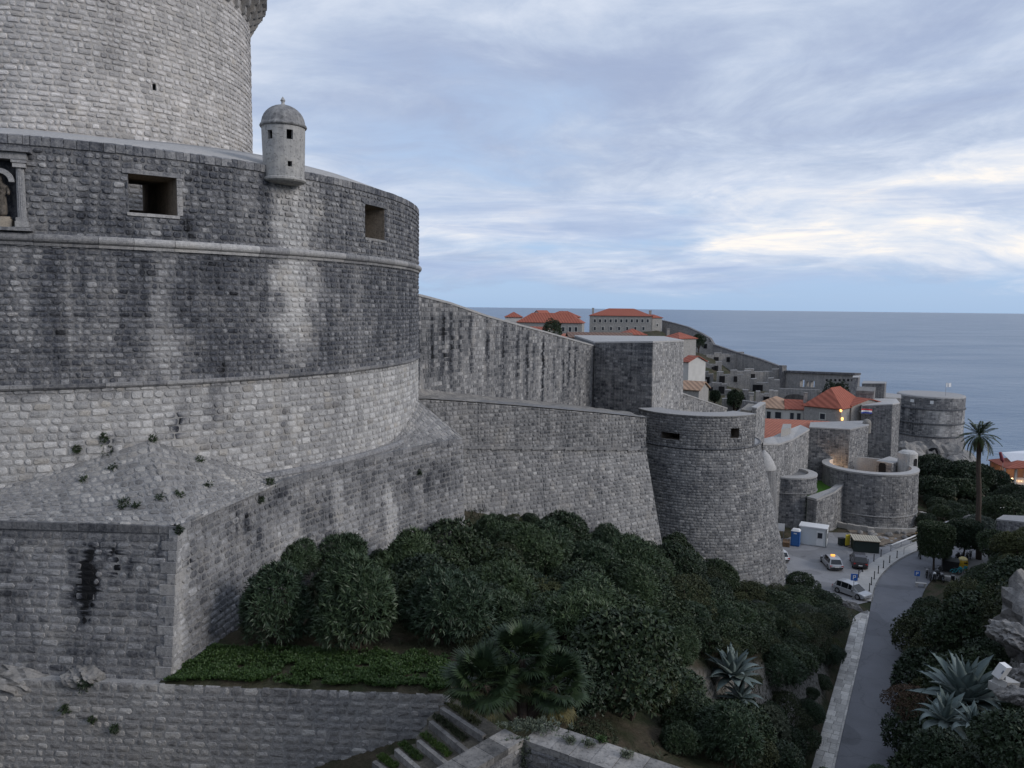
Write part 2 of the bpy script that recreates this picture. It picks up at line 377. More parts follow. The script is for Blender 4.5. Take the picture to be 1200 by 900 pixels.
def strip(name, L, Rr, z, mat, **kw):
    n = len(L); V = np.vstack([np.c_[L, np.full(n, z)], np.c_[Rr, np.full(n, z)]])
    return tag(put(name, mesh_of(name, V, [(i, n+i, n+i+1, i+1) for i in range(n-1)]), mat), kind='structure')
def asphalt(name, c, sc=1.0):
    mt, n, b = base_mat(name, .82, .3)
    g = n.new('ShaderNodeNewGeometry'); P = g.outputs['Position']
    f = n.math('ADD', n.math('MULTIPLY', n.noise(P, .35*sc, 5, .6), .55), n.math('MULTIPLY', n.noise(P, 9*sc, 4), .5))
    patch = n.mapr(n.noise(P, .16, 1, .3), .56, .58, 1, .80)
    vo = n.new('ShaderNodeTexVoronoi', feature='DISTANCE_TO_EDGE'); n.put(vo.inputs['Vector'], n.vmath('ADD', P, n.vmath('SCALE', n.noise(P, .8, 3, color=True), scale=1.2))); vo.inputs['Scale'].default_value = .22
    crack = n.mapr(vo.outputs['Distance'], .0, .02, .84, 1)
    oil = n.mapr(n.noise(P, .55, 2), .68, .76, 1, .70)
    v = n.math('MULTIPLY', n.math('MULTIPLY', n.math('ADD', .48, f), patch), n.math('MULTIPLY', crack, oil))
    n.put(b.inputs['Base Color'], n.vmath('SCALE', c, scale=v))
    bp = n.new('ShaderNodeBump'); bp.inputs['Strength'].default_value = .3; bp.inputs['Distance'].default_value = .03
    n.put(bp.inputs['Height'], n.noise(P, 30, 2)); n.put(b.inputs['Normal'], bp.outputs[0]); return mt
M['asphalt'] = asphalt('asphalt', (.15, .155, .172)); M['lot'] = asphalt('parking_asphalt', (.26, .26, .27))
strip('road', kerb, offset(kerb, rw), RZ, M['asphalt'])
def sheet(name, P, z, mat):
    return tag(put(name, mesh_of(name, np.c_[P, np.full(len(P), z)], [tuple(range(len(P)))]), mat), kind='structure')
lotp = np.array([(33.5, 94), (38.2, 83.5), (41.2, 85), (44.4, 91.5), (52.7, 102), (58, 106.5), (58, 112), (46, 112.5), (34, 107)])
sheet('parking_lot', lotp, RZ-.012, M['lot'])
M['pave'] = stone_mat('paving_stone', light=(.62, .60, .57), dark=(.26, .255, .25), fine=5, streak=0, mott=.6)
M['concrete'] = plain('concrete', (.40, .39, .375), .9, .2, var=.25, scale=1.5, bump=.2)
# pavement with separate slabs and kerb stones
pl_ = [i for i in range(len(kerb)) if kerb[i, 1] < 83.0]
kl = kerb[pl_]; il = offset(kl, -1.45); il[-1] = kl[-1]+(il[-1]-kl[-1])*.15; il[-2] = kl[-2]+(il[-2]-kl[-2])*.7
pb = strip('pavement', il, offset(kl, -.16), RZ+.10, M['pave'])
sd_ = np.r_[0, np.cumsum(np.linalg.norm(np.diff(kl, axis=0), axis=1))]
def on(line, s, sdist): return np.array([np.interp(s, sdist, line[:, 0]), np.interp(s, sdist, line[:, 1])])
s = 0
while s < sd_[-1]-1.0:
    ln = random.uniform(.8, 1.3)
    a, b_ = on(offset(kl, -.16), s, sd_), on(offset(kl, -.16), s+ln-.03, sd_); c_, e_ = on(kl, s, sd_), on(kl, s+ln-.03, sd_)
    q = MB(); q.prism([(*a, RZ-.1), (*c_, RZ-.1), (*e_, RZ-.1), (*b_, RZ-.1)], [(*a, RZ+.13), (*c_, RZ+.125), (*e_, RZ+.125), (*b_, RZ+.13)])
    q.c = [(random.uniform(.35, .7), random.random(), 0)]*len(q.v); q.build('kerb_stone', M['pave'], pb)
    s += ln
slabs = 0; s = 0
while s < sd_[-1]-1.5 and slabs < 300:
    ln = random.uniform(.6, .95); t0 = 0
    while t0 < .97:
        tw = min(random.uniform(.35, .6), 1-t0); 
        if 1-t0-tw < .2: tw = 1-t0
        P_ = []
        for ss, tt in ((s, t0), (s, t0+tw-.025), (s+ln-.025, t0+tw-.025), (s+ln-.025, t0)):
            o1, o2 = on(offset(kl, -.18), ss, sd_), on(il, ss, sd_); P_.append(o1+(o2-o1)*tt)
        h_ = RZ+.125+random.uniform(-.012, .012)
        q = MB(); q.prism([(*p, RZ+.05) for p in P_][::-1], [(*p, h_+random.uniform(-.006, .006)) for p in P_][::-1])
        q.c = [(random.uniform(.45, .95), random.random(), 0)]*len(q.v); q.build('paving_slab', M['pave'], pb); slabs += 1; t0 += tw
    s += ln
# wide pavement along the bend
bi = [i for i in range(len(kerb)) if 84.0 < kerb[i, 1] < 120]
strip('bend_pavement', offset(kerb[bi], np.interp(kerb[bi][:, 1], [84, 90, 105, 120], [-2.0, -2.3, -2.0, -1.6])), kerb[bi], RZ+.09, M['concrete'])
kb = offset(kerb[bi], -.0); strip('bend_kerb', kb, offset(kerb[bi], .16), RZ+.05, M['pave'])
sheet('roadside_plaza', np.array([(52.2, 93.2), (57, 90), (64, 98), (78, 113), (88, 122), (84, 124.5), (63, 104.5)]), RZ-.008, asphalt('plaza_paving', (.17, .168, .165)))

# ================================================================== MASONRY
class Patch:
    """flat face between four 3D corners, looking along nrm"""
    def __init__(s, At, Bt, Ab, Bb):
        s.At, s.Bt, s.Ab, s.Bb = [np.array(p, float) for p in (At, Bt, Ab, Bb)]
        s.L = float(np.linalg.norm((s.Bt-s.At)[:2])); s.zt = max(s.At[2], s.Bt[2]); s.zb = min(s.Ab[2], s.Bb[2])
        n = np.cross(s.Bt-s.At, s.At-s.Ab); n /= np.linalg.norm(n); s.n = n
        # extend linearly so that z is an honest height
    def pos(s, S, Z, D):
        a = np.asarray(S)/s.L; Z = np.asarray(Z)
        ta = (Z-s.Ab[2])/(s.At[2]-s.Ab[2]); tb = (Z-s.Bb[2])/(s.Bt[2]-s.Bb[2])
        PA = s.Ab+(s.At-s.Ab)*ta[..., None]; PB = s.Bb+(s.Bt-s.Bb)*tb[..., None]
        p = PA+(PB-PA)*a[..., None]; return p+s.n*np.asarray(D)[..., None]
    def top(s, S): return s.At[2]+(s.Bt[2]-s.At[2])*np.asarray(S)/s.L
    def hit(s, x, y):
        d = ray(x, y); k = (s.At@s.n)/(d@s.n); p = d*k
        t = (s.Bt-s.At)/np.linalg.norm(s.Bt-s.At)
        return float((p-s.At)@t), float(p[2])
class Arc:
    """upright (or battered) round face; S = R0*angle, counter-clockwise"""
    def __init__(s, C, R0, a0, a1, zb, zt, k=0, zref=None):
        s.C = np.array(C, float); s.R0 = R0; s.a0 = a0; s.a1 = a1; s.L = R0*(a1-a0); s.zb, s.zt, s.k = zb, zt, k; s.zref = zt if zref is None else zref
    def pos(s, S, Z, D):
        a = s.a0+np.asarray(S)/s.R0; Z = np.asarray(Z); r = s.R0+s.k*np.maximum(0, s.zref-Z)+np.asarray(D)
        return np.stack([s.C[0]+r*np.cos(a), s.C[1]+r*np.sin(a), Z+0*a], -1)
    def top(s, S): return s.zt+0*np.asarray(S)
    def hit(s, x, y):
        d = ray(x, y); a = d[0]**2+d[1]**2; b = -2*(d[0]*s.C[0]+d[1]*s.C[1]); c = s.C@s.C-s.R0**2
        t = (-b-math.sqrt(max(0, b*b-4*a*c)))/(2*a); p = d*t
        return float((math.atan2(p[1]-s.C[1], p[0]-s.C[0])-s.a0)*s.R0), float(p[2])
class Skirt:
    """sloping face between an upper curve and a lower curve (functions of 0..1)"""
    def __init__(s, A, B, L, H): s.A, s.B, s.L, s.H, s.zb, s.zt = A, B, L, H, 0, H
    def pos(s, S, Z, D):
        a = np.clip(np.asarray(S)/s.L, 0, 1); t = np.asarray(Z)/s.H
        pa, pb_ = s.A(a), s.B(a); p = pb_+(pa-pb_)*t[..., None]
        da = s.A(np.clip(a+.002, 0, 1))-s.A(np.clip(a-.002, 0, 1))+s.B(np.clip(a+.002, 0, 1))-s.B(np.clip(a-.002, 0, 1))
        n = np.cross(da, pa-pb_); n /= np.linalg.norm(n, axis=-1)[..., None]+1e-9
        return p+n*np.asarray(D)[..., None]
    def top(s, S): return s.H+0*np.asarray(S)

class Curve:
    """upright face along a smooth plan curve (left to right seen from outside) with batter k"""
    def __init__(s, pts, zb, zt, k=0.0, step=.25, it=60, bend=None):
        pts = np.array(pts); d = np.r_[0, np.cumsum(np.linalg.norm(np.diff(pts, axis=0), axis=1))]; u = np.linspace(0, d[-1], int(d[-1]/step)); q = np.c_[np.interp(u, d, pts[:, 0]), np.interp(u, d, pts[:, 1])]
        for _ in range(it): q[1:-1] = (q[:-2]+2*q[1:-1]+q[2:])/4
        s.q = q; s.d = np.r_[0, np.cumsum(np.linalg.norm(np.diff(q, axis=0), axis=1))]; s.L = float(s.d[-1]); t = np.gradient(q, axis=0); t /= np.linalg.norm(t, axis=1)[:, None]; s.nn = np.c_[t[:, 1], -t[:, 0]]
        s.zb, s.zt, s.k, s.bend = zb, zt, k, bend
    def at(s, S): return np.stack([np.interp(S, s.d, s.q[:, 0]), np.interp(S, s.d, s.q[:, 1])], -1)
    def pos(s, S, Z, D):
        S = np.asarray(S, float); Z = np.asarray(Z, float); p = s.at(S); n = np.stack([np.interp(S, s.d, s.nn[:, 0]), np.interp(S, s.d, s.nn[:, 1])], -1); f = (s.zt-Z)
        p = p+n*(s.k*f+np.asarray(D))[..., None]
        if s.bend is not None: p = p+(np.clip(1-S/s.bend[2], 0, 1)*f/(s.zt-s.zb))[..., None]*np.array(s.bend[:2])
        return np.concatenate([p, Z[..., None]+0*S[..., None]], -1)
    def top(s, S): return s.zt+0*np.asarray(S)
    def hit(s, x, y):
        d = ray(x, y); best = None
        for i, p in enumerate(s.q):
            k = abs(d[0]*p[1]-d[1]*p[0])/np.hypot(*d[:2])
            if best is None or k < best[0]: best = (k, i, p)
        return float(s.d[best[1]]), float(d[2]*best[2][1]/d[1])
def tone_fn(base=.5, amp=.5, streak=.4, seed=0, sx=.35, stains=(), zfade=None):
    def f(S, Z):
        t = base+amp*(fbm(S*sx, Z*sx, seed)-.5)+streak*(fbm(S*1.3, Z*.10, seed+5)-.5)
        wob = (fbm(S*1.5, Z*.9, seed+9)-.5)+.9*(fbm(S*5.0, Z*2.2, seed+15, 3)-.5); brk = .45+1.1*fbm(S*3.4, Z*.9, seed+19, 3)
        t = t+streak*.55*(fbm(S*4.2, Z*.16, seed+27, 3)-.5)
        for (s0, zt, zb, wd, dl) in stains:
            g = np.exp(-np.abs((S-s0+wob*wd*1.3)/wd)**3)
            ln = max(zt-zb, .05)
            e = np.clip((zt-Z)/(.15*ln)+.5, 0, 1)*np.clip((Z-zb)/(.45*ln), 0, 1)
            if dl < -.69: g = np.clip((g*(.35+1.3*fbm(S*4.5, Z*1.6, seed+33, 3))-.42)*5, 0, 1); t = t+dl*g*e*1.15
            else: t = t+dl*g*e*brk
        if zfade is not None: t = t+zfade(S, Z)
        return t
    return f
def stones(face, tone, row=(.27, .36), ln=(.3, .75), joint=.022, dep=(.0, .05), holes=(), simple=False, seed=1, jit=.018, top=None, bot=None, s0=0, s1=None, rust=0):
    rd = random.Random(seed); out = []
    top = top or face.top; s1 = face.L if s1 is None else s1
    zmax = float(np.max(top(np.linspace(s0, s1, 40)))); z = face.zb if bot is None else bot
    k = 0
    while z < zmax-.06:
        h = rd.uniform(*row)
        if zmax-z-h < row[0]*.5: h = zmax-z
        s = s0-rd.uniform(0, .4)
        while s < s1-.02:
            l = rd.uniform(*ln)
            a, b = max(s, s0), min(s+l, s1)
            if s1-b < ln[0]*.5: b = s1
            s = b if b == s1 else s+l
            if b-a < .07: continue
            z0, z1 = z, min(z+h, float(top((a+b)/2)))
            if z1-z0 < .07: continue
            pieces = [(a, b, z0, z1)]
            for (h0, h1, g0, g1) in holes:
                nw = []
                for (a_, b_, c_, d_) in pieces:
                    if b_ <= h0 or a_ >= h1 or d_ <= g0 or c_ >= g1: nw.append((a_, b_, c_, d_)); continue
                    if c_ < g0-.06 and d_ > g0: nw.append((max(a_, h0-9), b_, c_, g0)); continue
                    if d_ > g1+.06 and c_ < g1: nw.append((a_, b_, g1, d_)); continue
                    if a_ < h0-.06: nw.append((a_, h0, c_, d_))
                    if b_ > h1+.06: nw.append((h1, b_, c_, d_))
                pieces = nw
            for p in pieces: out.append((*p, rd.random(), rd.uniform(*dep), rd.random()))
        z += h
    n = len(out)
    if n == 0: return None
    o = np.array(out); a, b, c, d = [o[:, i]+(joint/2 if i in (0, 2) else -joint/2) for i in range(4)]; rn, dp = o[:, 4], o[:, 5]
    rg = np.random.default_rng(seed)
    if simple:
        su = np.stack([a, b, b, a], 1); zv = np.stack([c, c, d, d], 1); m_ = 4
    else:
        cc = np.minimum(b-a, d-c)*rg.uniform(.10, .30, (n, 1)).ravel()
        su = np.stack([a+cc, b-cc, b, b, b-cc, a+cc, a, a], 1); zv = np.stack([c, c, c+cc, d-cc, d, d, d-cc, c+cc], 1); m_ = 8
    su = su+rg.uniform(-jit, jit, su.shape); zv = zv+rg.uniform(-jit, jit, zv.shape)
    cs, cz = su.mean(1, keepdims=True), zv.mean(1, keepdims=True)
    ins = np.minimum(.035, .16*np.minimum(b-a, d-c))[:, None]
    fs = su-np.sign(su-cs)*ins; fz = zv-np.sign(zv-cz)*ins
    Dp = dp[:, None]+rg.uniform(-.012, .012, su.shape)
    S = np.hstack([su, fs, cs]); Z = np.hstack([zv, fz, cz]); D = np.hstack([np.full(su.shape, -.07), Dp, dp[:, None]+.018])
    if simple: S, Z, D = S[:, :8], Z[:, :8], D[:, :8]
    Pp = face.pos(S, Z, D)
    T = tone(S, Z)+(rn[:, None]-.5)*.15+((o[:, 6] < .09)*.20)[:, None]-((o[:, 6] > .95)*.12)[:, None]
    colr = np.stack([T, np.repeat(rn[:, None], S.shape[1], 1), np.repeat(((o[:, 6] > .93)*rust)[:, None], S.shape[1], 1)], -1)
    nv = S.shape[1]
    fc = [(i, (i+1) % m_, m_+(i+1) % m_, m_+i) for i in range(m_)]
    fc += [(4, 5, 6, 7)] if simple else [(m_+i, m_+(i+1) % m_, 2*m_) for i in range(m_)]
    return dict(P=Pp, C=colr, fc=fc, nv=nv, face=face, tone=tone, top=top, s0=s0, s1=s1, zb=(face.zb if bot is None else bot), holes=holes)
def lay(sets, parent, mat, single=300, name='stone', kind_name='stone_courses', minpx=70, bed=True, bed_d=-.016):
    """the stones that show largest become parts of their own, the rest one part"""
    sets = [s for s in sets if s]; allp = []
    for si, s in enumerate(sets):
        ctr = s['P'].mean(1); ext = s['P']
        px, py = pix(ext.reshape(-1, 3)); px = px.reshape(ext.shape[:2]); py = py.reshape(ext.shape[:2])
        ar = (px.max(1)-px.min(1))*(py.max(1)-py.min(1))
        ok = (px.min(1) > -5) & (px.max(1) < 1205) & (py.min(1) > -5) & (py.max(1) < 905)
        for i in np.nonzero(ok & (ar > minpx))[0]: allp.append((ar[i], si, i))
    allp.sort(key=lambda q: -q[0]); pick = {(si, i) for _, si, i in allp[:single]}
    for (si, i) in sorted(pick):
        s = sets[si]; put(name, mesh_of(name, s['P'][i], s['fc'], s['C'][i]), mat, parent)
    V, Fc, Cc = [], [], []; b = 0
    for si, s in enumerate(sets):
        keep = np.array([(si, i) not in pick for i in range(len(s['P']))])
        P = s['P'][keep].reshape(-1, 3); V.append(P); Cc.append(s['C'][keep].reshape(-1, 3)); k = int(keep.sum())
        base = np.arange(k)*s['nv']+b
        for f in s['fc']: Fc += (base[:, None]+np.array(f)[None, :]).tolist()
        b += len(P)
    o = put(kind_name, mesh_of(kind_name, np.vstack(V), Fc, np.vstack(Cc)), mat, parent); o['kind'] = 'stuff'
    if bed:
        q = MB()
        for s in sets:
            f = s['face']; L_ = s['s1']-s['s0']; zt = float(np.max(s['top'](np.linspace(s['s0'], s['s1'], 30)))); ns = max(2, min(220, int(L_/.32))); nz = max(2, min(60, int((zt-s['zb'])/.4)))
            S, T_ = np.meshgrid(np.linspace(s['s0'], s['s1'], ns+1), np.linspace(0, 1, nz+1), indexing='ij'); Z = s['zb']+(s['top'](S)-.03-s['zb'])*T_
            P = f.pos(S, Z, np.full(S.shape, bed_d)).reshape(-1, 3); C_ = s['tone'](S, Z).ravel(); b0 = len(q.v); q.v.extend(map(tuple, P.tolist())); q.c.extend([(float(c), .5, 0) for c in C_])
            for i in range(ns):
                for j in range(nz):
                    sm_, zm_ = (S[i, j]+S[i+1, j])/2, (Z[i, j]+Z[i, j+1])/2
                    if any(h[0]-.2 < sm_ < h[1]+.2 and h[2]-.2 < zm_ < h[3]+.2 for h in s['holes']): continue
                    q.f.append((b0+i*(nz+1)+j, b0+(i+1)*(nz+1)+j, b0+(i+1)*(nz+1)+j+1, b0+i*(nz+1)+j+1))
        q.build('mortar_bed', M['mortar'], parent)
    return o
def core_patch(mb, face, inset=.045, ns=1, nz=1, top=None):
    pass
# ================================================================== THE ROUND FORTRESS
FC = np.array([-25.86, 46.67]); FR = 20.0; KR = 9.78
def fang(deg, r, z): return np.array([FC[0]+r*math.cos(R(deg)), FC[1]+r*math.sin(R(deg)), z])
def shell(mb, C, radf, angs, zs, holes=(), tone=(.4, .5, 0), tf=None, a0=0, r0=1):
    """grid on a cylinder with open cells where holes are (angle in radians)"""
    nz = len(zs); V = [(C[0]+radf(z)*math.cos(a), C[1]+radf(z)*math.sin(a), z) for a in angs for z in zs]; Fc = []
    for i in range(len(angs)-1):
        for j in range(nz-1):
            am, zm = (angs[i]+angs[i+1])/2, (zs[j]+zs[j+1])/2
            if any(h[0] < am < h[1] and h[2] < zm < h[3] for h in holes): continue
            Fc.append((i*nz+j, (i+1)*nz+j, (i+1)*nz+j+1, i*nz+j+1))
    b0 = len(mb.v); mb.add(V, Fc, tone)
    if tf is not None:
        aa_ = np.repeat(np.array(angs), nz); tt_ = tf((aa_-a0)*r0, np.tile(np.array(zs), len(angs))); mb.c[b0:] = [(float(t), .5, 0) for t in tt_]
def angles(a0, a1, n, extra=()): return sorted(set([a0+(a1-a0)*i/n for i in range(n+1)]+list(extra)))
TAU = 2*math.pi
# ---- keep: the upper round tower
keep = thing('keep_tower', 'pale grey round stone keep rising behind the sloping parapet roof', 'tower', (*FC, 2.6))
KF = Arc(FC, KR, R(-150), R(30), 2.7, 17.6)
hole_s, hole_z = KF.hit(181, 102)
kh = (hole_s-.09, hole_s+.09, hole_z-.16, hole_z+.16)
st = []
for px, py, l, w_, d in ((40, 125, 2.4, .3, .30), (62, 120, 2.6, .25, .35), (93, 115, 2.2, .2, .35), (118, 110, 1.8, .18, .3), (160, 130, 1.8, .2, .35), (165, 150, 1.3, .3, .3), (215, 130, 1.6, .2, .3), (245, 140, 1.4, .25, .25), (20, 140, 1.2, .3, .3), (130, 25, 3, .5, -.18), (255, 40, 4, .3, -.2)):
    s_, z_ = KF.hit(px, py-30); st.append((s_, z_, z_-l*1.6, w_, d))
kt = tone_fn(.62, .30, .22, 3, .3, st, lambda S, Z: .5*(Z < 5.6))  # keep foot lightened: skylit wall behind the embrasure painted into the tone
M['keepmortar'] = stone_mat('keep_mortar', light=(.56, .53, .50), dark=(.18, .175, .17), fine=14)
ks = stones(KF, kt, (.225, .30), (.24, .58), .028, (-.005, .035), [kh], seed=11, rust=.35)
lay([ks], keep, stone_mat('keep_limestone', light=(.60, .575, .555), dark=(.20, .195, .195), streak=.3, mott=.35), bed=False)
kc = MB(); ka = angles(-math.pi, math.pi, 160, [KF.a0+kh[0]/KR, KF.a0+kh[1]/KR])
shell(kc, FC, lambda z: KR-.022, ka, sorted({*np.linspace(2.6, 17.6, 31), kh[2], kh[3]}), [(KF.a0+kh[0]/KR, KF.a0+kh[1]/KR, kh[2], kh[3])], tf=kt, a0=KF.a0, r0=KR)
shell(kc, FC, lambda z: KR-.6, angles(-math.pi, math.pi, 48), [2.6, 22], (), (.1, .5, 0))
kc.build('core', M['keepmortar'], keep)
# machicolation: stepped corbels, little arches, crown
zc0 = 16.9
for i in range(60):
    a = TAU*i/60+.03; q = MB(); t_ = np.array([-math.sin(a), math.cos(a), 0]); n_ = np.array([math.cos(a), math.sin(a), 0])
    prof = [(0, 0)]
    for k in range(4):
        r0, r1, z0, z1 = .27*k, .27*(k+1), .46*k, .46*(k+1)
        for u in range(1, 5): prof.append((r0+(r1-r0)*math.sin(u/4*math.pi/2), z0+(z1-z0)*.72*(1-math.cos(u/4*math.pi/2))))
        prof.append((r1, z1))
    prof.append((0, prof[-1][1]))
    b_ = np.array([FC[0], FC[1], zc0])+n_*(KR-.03)
    Lp = [b_+n_*r+t_*-.17+np.array([0, 0, z]) for r, z in prof]; Rp = [p+t_*.34 for p in Lp]; n0 = len(prof)
    q.add(Lp+Rp, [tuple(range(n0)), tuple(range(2*n0-1, n0-1, -1))]+[(j, n0+j, n0+(j+1) % n0, (j+1) % n0) for j in range(n0)], (.55, random.random(), .25)); q.build('corbel', M['stone'], keep)
    # arch between this corbel and the next
    q = MB(); a2 = a+TAU/60; V_ = []; Fc_ = []
    for u in range(7):
        f = u/6; aa = a+(a2-a)*(.13+.74*f); zz_ = zc0+1.84-.35+.34*math.sin(math.pi*f)
        for r in (KR+.02, KR+1.05):
            V_ += [(FC[0]+r*math.cos(aa), FC[1]+r*math.sin(aa), zz_), (FC[0]+r*math.cos(aa), FC[1]+r*math.sin(aa), zc0+2.1)]
    for u in range(6):
        o_ = u*4; Fc_ += [(o_+2, o_+6, o_+7, o_+3), (o_, o_+1, o_+5, o_+4), (o_, o_+4, o_+6, o_+2), (o_+1, o_+3, o_+7, o_+5)]
    q.add(V_, Fc_, (.5, random.random(), .2)); q.build('corbel_arch', M['stone'], keep)
cr_ = MB(); cr_.lathe((*FC, 0), [(KR-.5, 19.0), (KR+1.08, 19.0), (KR+1.08, 19.3), (KR+1.14, 19.35), (KR+1.14, 19.5), (KR+1.02, 19.55), (KR+1.02, 21.6), (KR+.5, 21.6), (KR+.5, 20.2), (0, 20.4)], 72); cr_.build('crown_parapet', M['pale'], keep)
for i in range(30):
    a = TAU*i/30; q = MB(); q.box((FC[0]+(KR+.76)*math.cos(a), FC[1]+(KR+.76)*math.sin(a), 22.1), (.5, 1.2, 1.0), a, (.5, random.random(), 0)); q.build('merlon', M['pale'], keep)

# ---- round bastion below it
bast = thing('round_bastion', 'huge dark weathered round bastion with roll cornice and two gun embrasures', 'bastion', (*FC, -14))
BF = Arc(FC, FR, R(-100), R(24), -8.2, 5.88)
def hole_px(F, x0, y0, x1, y1):
    a, z1 = F.hit(x0, y0); b, z0 = F.hit(x1, y1); return (a, b, z0, z1)
h1 = hole_px(BF, 150, 203, 208, 253); h2 = hole_px(BF, 428, 239, 451, 282)
nx0 = BF.hit(-22, 200)[0]; nx1 = BF.hit(19, 200)[0]; hn = (nx0, nx1, 2.72, 5.2)   # statue niche
hb = (BF.hit(309, 190)[0], BF.hit(355, 190)[0], 5.3, 6.2)                         # turret seat
zc, zs_ = 2.33, -3.15
def st_px(F, lst):
    o_ = []
    for px, py0, py1, wpx, d in lst:
        s0_, z0_ = F.hit(px, py0); s1_, z1_ = F.hit(px, py1); sw = F.hit(px+wpx, py0)[0]-s0_; o_.append((s0_, z0_, z1_, max(.08, abs(sw)), d))
    return o_
up_st = st_px(BF, [(345, 205, 445, 25, .72), (345, 290, 445, 17, .35), (190, 295, 455, 12, .30), (200, 385, 455, 22, .24), (176, 385, 455, 12, .24), (15, 295, 455, 9, .30), (33, 310, 455, 7, .22), (100, 345, 455, 14, .22), (120, 320, 455, 7, .2), (78, 330, 455, 6, .2), (262, 320, 440, 6, .14), (420, 310, 440, 6, .16), (395, 330, 440, 5, .14), (55, 290, 455, 20, -.12), (235, 285, 445, 24, -.10), (290, 285, 445, 26, -.08), (385, 300, 440, 22, -.06), (460, 310, 430, 16, -.1), (75, 190, 270, 26, .16), (180, 260, 275, 18, .2), (95, 245, 275, 12, -.2), (218, 250, 280, 8, -.35), (140, 255, 276, 9, -.3), (310, 200, 290, 8, -.2), (420, 220, 300, 40, .08), (300, 230, 300, 30, .1)])
lo_st = st_px(BF, [(207, 483, 530, 5, -.75), (129, 510, 545, 5, -.6), (90, 505, 545, 6, -.4), (250, 450, 510, 9, -.35), (215, 450, 520, 6, -.25), (40, 455, 470, 30, -.3), (130, 455, 470, 35, -.3), (295, 480, 540, 9, -.25), (335, 470, 530, 8, -.2), (60, 500, 535, 6, -.25), (395, 450, 520, 10, -.12)])
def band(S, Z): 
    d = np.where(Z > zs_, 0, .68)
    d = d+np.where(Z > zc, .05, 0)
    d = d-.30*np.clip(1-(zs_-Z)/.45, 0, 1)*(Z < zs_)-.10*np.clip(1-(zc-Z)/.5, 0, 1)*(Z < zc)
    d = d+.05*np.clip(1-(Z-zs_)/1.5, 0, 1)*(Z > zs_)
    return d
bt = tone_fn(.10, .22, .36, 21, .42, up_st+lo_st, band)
M['bastion'] = stone_mat('bastion_limestone', light=(.48, .47, .46), dark=(.078, .083, .098), streak=.42, mott=.20)
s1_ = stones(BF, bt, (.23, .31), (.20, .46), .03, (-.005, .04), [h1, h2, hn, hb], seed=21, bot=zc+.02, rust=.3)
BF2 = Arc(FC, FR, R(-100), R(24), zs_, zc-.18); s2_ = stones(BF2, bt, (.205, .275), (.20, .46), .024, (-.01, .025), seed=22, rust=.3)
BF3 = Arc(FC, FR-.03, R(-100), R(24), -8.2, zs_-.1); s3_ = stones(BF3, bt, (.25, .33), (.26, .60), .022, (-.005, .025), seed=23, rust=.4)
for nm, s_ in (('a', s1_), ('b', s2_), ('c', s3_)): pass
lay([s1_], bast, M['bastion'], 110, kind_name='parapet_stones', bed=False); lay([s2_], bast, M['bastion'], 100, kind_name='drum_stones', bed=False); lay([s3_], bast, M['bastion'], 90, kind_name='plinth_stones', bed=False)
toA = lambda h: (BF.a0+h[0]/FR, BF.a0+h[1]/FR, h[2], h[3])
H1, H2, HN = toA(h1), toA(h2), toA(hn)
RIN = 13.2
c = MB(); aa = angles(-math.pi, math.pi, 300, [q for H in (H1, H2, HN) for q in H[:2]])
zl = sorted({-15, *np.linspace(-8.2, 5.84, 40), zs_-.06, zs_+.06, zc, *[q for H in (H1, H2, HN) for q in H[2:]]})
shell(c, FC, lambda z: FR-.024-.03*(z < zs_), aa, zl, [H1, H2, HN], tf=bt, a0=BF.a0, r0=FR)
c.build('core', M['mortar'], bast)
def roof_in(a):       # inner rim of the sloping parapet roof
    return 7.45+.85*np.clip((math.degrees(a)+55)/60, 0, 1) if -math.pi/1.3 < a < 1.2 else 7.8
rf = MB(); V_ = []; 
ang = angles(-math.pi, math.pi, 120)
for a in ang:
    zi = float(roof_in(a)); pr = [(FR-.30, 5.80), (FR-.20, 5.93), (FR-.35, 6.06), (16.6, 6.02+(zi-6.02)*.55), (RIN, zi), (RIN-.12, zi-.15), (RIN-.12, zi-.4)]
    V_ += [(FC[0]+r*math.cos(a), FC[1]+r*math.sin(a), z) for r, z in pr]
k = 7; rf.add(V_, [(i*k+q, (i+1)*k+q, (i+1)*k+q+1, i*k+q+1) for i in range(len(ang)-1) for q in range(k-1)], (.62, .5, 0))
rf.build('parapet_roof', M['cap'], bast, smooth=True)
